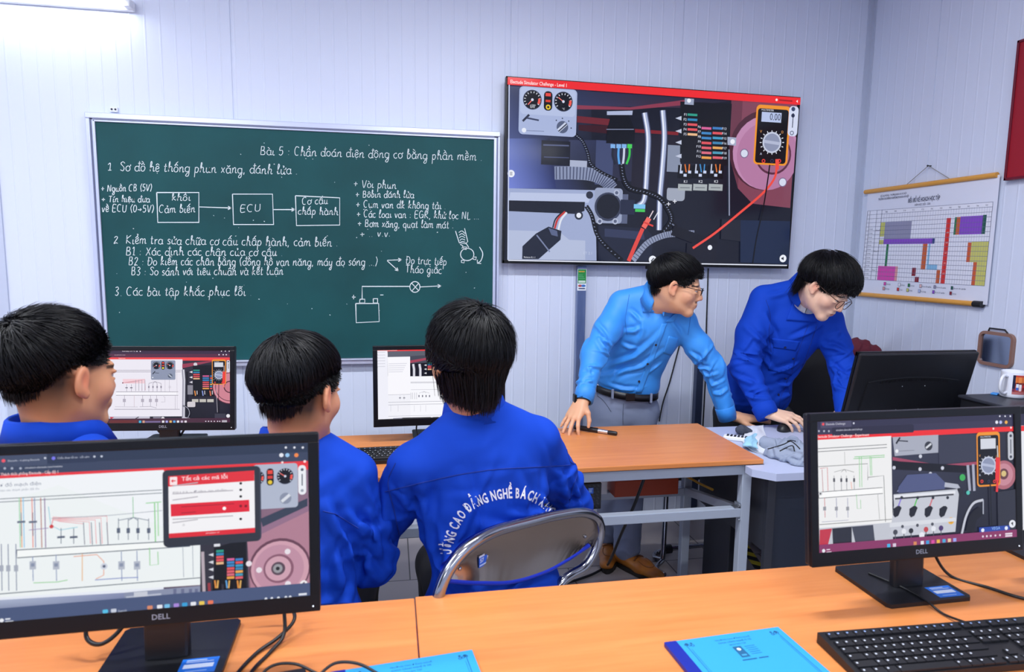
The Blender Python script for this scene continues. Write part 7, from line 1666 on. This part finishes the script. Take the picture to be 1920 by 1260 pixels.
# sheet metal back, closed by its rolled lower edge
top_e = spline(arc[2:11], 8); n_ = len(top_e)
low = [W(838, 1088, 1.385), W(900, 1092, 1.43), W(960, 1090, 1.50), W(1020, 1072, 1.57), W(1065, 1048, 1.63), W(1105, 1022, 1.69)]; low_e = spline(low, 8); low_r = [low_e[min(len(low_e) - 1, int(round(i / (n_ - 1) * (len(low_e) - 1))))] for i in range(n_)]
def sheet_mesh(o_, bulge):
    vs, fs = [], []; R_ = 8
    for i in range(n_):
        for j in range(R_ + 1):
            t = j / R_; p = top_e[i].lerp(low_r[i], t); q = Vector((-.35, .94, 0)) * (bulge * math.sin(PI * t) + o_); vs.append(p + q)
    for i in range(n_ - 1):
        for j in range(R_): a = i * (R_ + 1) + j; fs.append((a, a + 1, a + R_ + 2, a + R_ + 1))
    return vs, fs
m = MB(); m.use(sheet, True); a_, b_ = sheet_mesh(.002, .008); m.add(a_, b_, True); a_, b_ = sheet_mesh(.005, .008); m.add(a_, [f_[::-1] for f_ in b_], True); m.build('back_plate', sheet, ct)
pad_m = mat('royal blue vinyl', '#0d2fc0', .35)
m = MB(); m.use(pad_m, True); a_, b_ = sheet_mesh(.010, .010); m.add(a_, b_, True); a_, b_ = sheet_mesh(.030, .014); m.add(a_, [f_[::-1] for f_ in b_], True); m.build('back_pad', pad_m, ct)
MB().tube([p + Vector((0, .006, -.004)) for p in low_e], .006, 8).build('pad_edge', pad_m, ct)
cv = Canvas(1e-4); cv.rect(0, 0, .036, .024, '#2a62d8'); cv.text('57', .004, .011, .010, '#dfe9fb', bold=.02); cv.rect(.002, .003, .03, .003, '#cfe0fa'); cv.rect(.03, .006, .012, .014, '#d8dce6'); cv.rect(.0, .024, .02, .005, '#c9d6f0')
q = W(900, 1058, 1.44); o = cv.build('sticker', label_m, ct); o.location = q + Vector((-.003, -.004, -.008)); o.rotation_euler = (0, 0, .75)
for px_, py_, y_ in ((862, 1066, 1.40), (1097, 1006, 1.68)): p = W(px_, py_, y_); MB().sphere(p, .005, 10, 8).build('rivet', chrome, ct)
ax_, ay_ = Vector((.70, .714, 0)), Vector((-.714, .70, 0))
seat_c = Vector((-.03, .10, .44))
m = MB(); m.box(seat_c, (.38, .36, .045), .795, bevel=.018); m.build('seat', pad_m, ct)
for p0, e0 in ((arc[0], -1), (arc[-1], 1)):
    foot = seat_c + ax_ * (e0 * .19) + ay_ * .20; foot.z = .012; k_ = p0.lerp(foot, .5)
    MB().tube([p0, k_, foot], .0115, 10).build('leg', navy_t if e0 > 0 else chrome, ct)
    b0 = seat_c + ax_ * (e0 * .18) + ay_ * .12; b1 = seat_c + ax_ * (e0 * .20) - ay_ * .28; b1.z = .012
    MB().tube([b0, b1], .0115, 10).build('leg', navy_t, ct)
# other students' chairs
for i, (x, y, who) in enumerate(((-.20, 1.58, 'plain folding chair under the student behind the fault code monitor'), (-.74, 1.56, 'plain folding chair under the student sitting sideways at the far left'))):
    c2 = thing('folding_chair', who, 'chair', (x, y, 0), 0, 'folding chairs')
    MB().box((0, .06, .435), (.38, .36, .04), bevel=.016).build('seat', pad_m, c2)
    MB().tube(spline([(-.19, -.17, .40), (-.19, -.20, .62), (-.15, -.205, .72), (0, -.205, .735), (.15, -.205, .72), (.19, -.20, .62), (.19, -.17, .40)], 8), .0115, 10).build('back_frame', chrome, c2)
    MB().box((0, -.20, .64), (.34, .008, .14), bevel=.003).build('back_plate', sheet, c2)
    for sx in (-1, 1):
        for sy in (-1, 1): MB().tube([(sx * .18, sy * .02 + .05, .42), (sx * .19, sy * .20, .012)], .0115, 10).build('leg', chrome, c2)
# chair behind the orange desk: chrome leg, ring foot
c3 = thing('office_chair', 'chair with chrome tube leg standing on the tiles behind the orange desk', 'chair', (1.33, 2.92, 0))
MB().tube([(-.012, 0, .44), (-.014, 0, .06), (-.03, -.03, .02)], .0125, 12).build('leg', chrome, c3)
MB().tube(spline([(-.03, -.03, .018), (-.075, -.07, .012), (-.09, -.11, .012), (-.075, -.16, .012)], 6), .0115, 10).build('foot_bar', chrome, c3)
MB().tube([(-.005, .01, .055), (.055, .015, .055)], .0115, 10).build('cross_tube', chrome, c3); MB().tube([(.0, .01, .055), (.03, .012, .055)], .022, 12).build('rubber_cap', black_p, c3)
MB().tube(spline([(-.03, -.03, .02), (-.05, .02, .012), (-.02, .07, .012), (.04, .08, .012)], 6), .0115, 10).build('foot_bar', chrome, c3)
MB().tube([(.055, .015, .055), (.35, .03, .055), (.36, .03, .40)], .0115, 10).build('leg', chrome, c3)
MB().box((.17, .12, .43), (.38, .30, .03), bevel=.01).build('seat', black_p, c3)
# black chair with maroon cloth
c4 = thing('office_chair', 'black high-backed chair beside the right wall, behind the tilted monitor', 'chair', (2.36, 3.12, 0), -.3)
bk = mat('black mesh fabric', '#101116', .7)
MB().box((0, .18, .76), (.44, .05, .52), Matrix.Rotation(-.08, 3, 'X'), bevel=.022).build('backrest', bk, c4)
MB().box((0, -.06, .47), (.46, .44, .07), bevel=.028).build('seat', bk, c4)
MB().tube([(0, -.03, .45), (0, -.03, .07)], .028, 14).build('column', black_p, c4)
for k in range(5): a = 2 * PI * k / 5; MB().tube([(0, -.03, .08), (.24 * math.cos(a), -.03 + .24 * math.sin(a), .04)], [.022, .014], 8).build('leg', black_p, c4)
for sx in (-1, 1): MB().tube(spline([(sx * .22, .12, .50), (sx * .25, .10, .66), (sx * .25, -.10, .67), (sx * .23, -.12, .50)], 6), .014, 8).build('armrest', black_p, c4)
Fd = Field(); q0 = at(1600, 652, 3.20); q1 = at(1640, 660, 3.16)
Fd.cone(q0, q1, .05, .035, .03); Fd.cone(at(1610, 656, 3.2), at(1612, 720, 3.16), .055, .05, .03); Fd.cone(at(1590, 700, 3.2), at(1640, 700, 3.14), .05, .04, .03); v, f = Fd.mesh(.006); n = vnormals(v, f); v = folds(v, n, [((1, 0, .3), .06, .008, None, 1)], 4)
tag(np_mesh('jacket', v, f, mat('maroon cloth', '#641c2e', .8)), 'maroon cloth jacket hung over the black chair behind the tilted monitor', 'jacket')
# black cabinet with the mug
ztop = .985; ca = at_z(1801, 740, ztop)
cb = thing('equipment_cabinet', 'black cabinet under the white photo mug at the right edge of the picture', 'cabinet', (ca.x, ca.y, 0))
MB().b2((0, -.62, .02), (.46, 0, ztop - .012), .006).build('body', black_p, cb); MB().b2((-.008, -.63, ztop - .012), (.47, .006, ztop), .005).build('top', mat('dark grey top', '#2a2c35', .4), cb); MB().b2((.02, -.626, .06), (.44, -.62, ztop - .04), .003).build('door', black_g, cb)
mp_ = at_z(1907, 746, ztop)
mg = thing('mug', 'white ceramic mug printed with a photo, on the black cabinet', 'mug', (mp_.x, mp_.y + .02, ztop), 0)
porc = mat('white porcelain', '#e3e6f0', .15, coat=.4)
k_ = 1.0
MB().lathe([(0, .004), (.036, .0), (.041, .003), (.042, .012), (.042, .096), (.0415, .099), (.0385, .098), (.038, .012), (.0, .010)], (0, 0, 0), 40).build('cup', porc, mg)
hd_a = math.radians(192); hx, hy = math.cos(hd_a), math.sin(hd_a)
MB().tube(spline([(hx * .040, hy * .040, .080), (hx * .062, hy * .062, .084), (hx * .076, hy * .076, .066), (hx * .076, hy * .076, .036), (hx * .060, hy * .060, .018), (hx * .040, hy * .040, .020)], 8), .0055, 10).build('handle', porc, mg)
# photo wrapped round the mug
pv, pf, pc_ = [], [], []; r0 = .0424; a0, a1 = math.radians(218), math.radians(330); nu_, nv_ = 60, 44
def mugpic(u, v):
    c = '#8c2a20' if v > .45 else '#a8443a'
    if v > .62 and .1 < u < .95: c = '#e0702c' if int(u * 9) % 2 else '#f0904a'
    if v > .92: c = '#c8382c'
    if u < .1: c = '#1f2440' if v > .3 else '#7a3048'
    for cx, q, top, low in ((.18, '#e8ecf4', .55, .22), (.30, '#f0eef0', .52, .18), (.45, '#d0202c', .5, .2), (.6, '#e8e4ea', .55, .15), (.75, '#d83a2a', .52, .2), (.88, '#2a5ac0', .5, .2)):
        if abs(u - cx) < .05 and low < v < top: c = q if v > .36 else ('#3a6ac8' if cx in (.18,) else '#e8d8e0' if cx in (.3, .6) else '#7a1a24')
        if (u - cx) ** 2 * 2 + (v - top - .03) ** 2 < .0012: c = '#3a2420'
    if v < .14: c = '#b86a6a'
    return c
for j in range(nv_ + 1):
    for i in range(nu_ + 1): a = a0 + (a1 - a0) * i / nu_; pv.append((r0 * math.cos(a), r0 * math.sin(a), .016 + .072 * j / nv_))
q_ = []
for j in range(nv_):
    for i in range(nu_):
        b0 = j * (nu_ + 1) + i; pf.append((b0, b0 + 1, b0 + nu_ + 2, b0 + nu_ + 1)); q_.append(hexc(mugpic((i + .5) / nu_, (j + .5) / nv_)))
me = bpy.data.meshes.new('photo_print'); me.from_pydata(pv, [], pf); me.materials.append(col_mat('photo print', .3)); ca_ = me.color_attributes.new('Col', 'FLOAT_COLOR', 'CORNER'); ca_.data.foreach_set('color', [x for c in q_ for _ in range(4) for x in (*c, 1.0)]); link(bpy.data.objects.new('photo_print', me), mg)
tb_ = at_z(1870, 741, ztop); tt = MB(); tt.box((tb_.x, tb_.y + .01, ztop + .004), (.03, .022, .006), .5, bevel=.001)
tag(tt.build('paper_tag', mat('bright blue paper', '#3f96e8', .5)), 'small bright blue paper tag beside the mug handle', 'tag')
# things on the grey desk: remote, strap, masks, pouch
zg = .7308
rm = thing('remote_control', 'white remote control with dark keys lying beside the orange desk edge', 'remote control', (*at_z(1388, 822, zg + .01)[:2], zg), -.62)
MB().box((0, 0, .009), (.135, .040, .018), bevel=.005).build('case', white_m, rm); m = MB()
for i in range(8):
    for j in range(3): m.box((-.05 + i * .0145, -.011 + j * .011, .0185), (.009, .007, .003), bevel=.001)
m.build('keys', key_m, rm)
p = at_z(1388, 812, zg + .012); Fd = Field(); Fd.ell((p.x + .015, p.y + .02, zg + .020), (.026, .020, .020), None, .01); Fd.cone((p.x + .02, p.y + .02, zg + .03), (p.x + .05, p.y + .0, zg + .018), .011, .006, .01); v, f = Fd.mesh(.003); n = vnormals(v, f); v = folds(v, n, [((1, .4, .2), .018, .003, None, 1)], 3)
tag(np_mesh('lens_cloth', v, f, mat('dark slate cloth', '#3a3f4e', .8)), 'small crumpled dark cloth beside the face masks', 'cloth')
def sheet_on(name, label, cat, m, corners, z, amp, seed, nu=30, nv=20, group=None, thick=.0015, dome=.0):
    r = np.random.default_rng(seed); ph = r.uniform(0, 6, 6); C4 = [np.array(at_z(x, y, z)) for x, y in corners]; vs, fs = [], []
    for k in range(2):
        for j in range(nv + 1):
            for i in range(nu + 1):
                u, w = i / nu, j / nv; p = (C4[0] * (1 - u) + C4[1] * u) * (1 - w) + (C4[3] * (1 - u) + C4[2] * u) * w
                hgt = amp * (1.1 + math.sin(u * 7 + ph[0] + 2 * math.sin(w * 4 + ph[1])) * .6 + math.sin(w * 9 + ph[2] + u * 3) * .5 + .25 * math.sin(u * 17 + w * 11 + ph[3])) + dome * math.sin(PI * u) * math.sin(PI * w)
                vs.append((p[0] + .003 * math.sin(w * 12 + ph[4]), p[1] + .003 * math.sin(u * 11 + ph[5]), max(p[2] + hgt, p[2] + .001) + (thick if k == 0 else 0)))
    n1 = (nu + 1) * (nv + 1)
    for j in range(nv):
        for i in range(nu): a = j * (nu + 1) + i; fs += [(a, a + nu + 1, a + nu + 2, a + 1), (n1 + a, n1 + a + 1, n1 + a + nu + 2, n1 + a + nu + 1)]
    b = [(j * (nu + 1), (j + 1) * (nu + 1)) for j in range(nv)] + [((j + 1) * (nu + 1) + nu, j * (nu + 1) + nu) for j in range(nv)] + [(i + 1, i) for i in range(nu)] + [(nv * (nu + 1) + i, nv * (nu + 1) + i + 1) for i in range(nu)]
    fs += [(a, c, n1 + c, n1 + a) for a, c in b]
    o = MB(); o.add(vs, fs, True); return tag(o.build(name, m), label, cat, group)
white_c = mat('white non-woven', '#e2e6ee', .8); blue_c = mat('pale blue non-woven', '#9fd2ea', .8)
sheet_on('tissue', 'crumpled white tissue under the pale blue face mask', 'tissue', white_c, [(1396, 806), (1432, 800), (1442, 856), (1392, 842)], zg, .006, 4, dome=.012)
sheet_on('face_mask', 'pale blue face mask on the white tissue', 'face mask', blue_c, [(1397, 822), (1418, 815), (1420, 842), (1392, 838)], zg + .018, .003, 7, dome=.012)
Fd = Field(); P_ = lambda x, y, z: at_z(x, y, zg + z)
Fd.cone(P_(1436, 832, .022), P_(1475, 838, .026), .026, .030, .02); Fd.cone(P_(1475, 842, .026), P_(1512, 850, .024), .034, .030, .02); Fd.cone(P_(1448, 848, .018), P_(1500, 862, .02), .024, .022, .02); Fd.cone(P_(1484, 826, .03), P_(1500, 836, .036), .018, .016, .015); Fd.cone(P_(1500, 858, .018), P_(1530, 862, .018), .022, .02, .02)
v, f = Fd.mesh(.0035); v[:, 2] = np.maximum(v[:, 2], zg + .001); n = vnormals(v, f); v = creases(v, n, [(v.mean(0), .2, (.9, -.2, .3), 26, .04, .008, .007), (v.mean(0), .2, (.4, .9, .3), 16, .03, .006, .006)], 8); v[:, 2] = np.maximum(v[:, 2], zg + .001)
po = tag(np_mesh('cloth_pouch', v, f, mat('grey cotton', '#8f99ad', .85)), 'crumpled grey drawstring cloth pouch on the grey desk', 'pouch')
bv_ = bvh_of(po)
for q_ in ([(1440, 842), (1455, 838), (1470, 833), (1482, 828), (1492, 834), (1500, 842)], [(1462, 846), (1474, 840), (1486, 836), (1490, 846)], [(1476, 828), (1484, 826), (1492, 828)]): seam('drawstring', po, bv_, q_, mat('black cord', '#14151a', .6), .0022, .001)
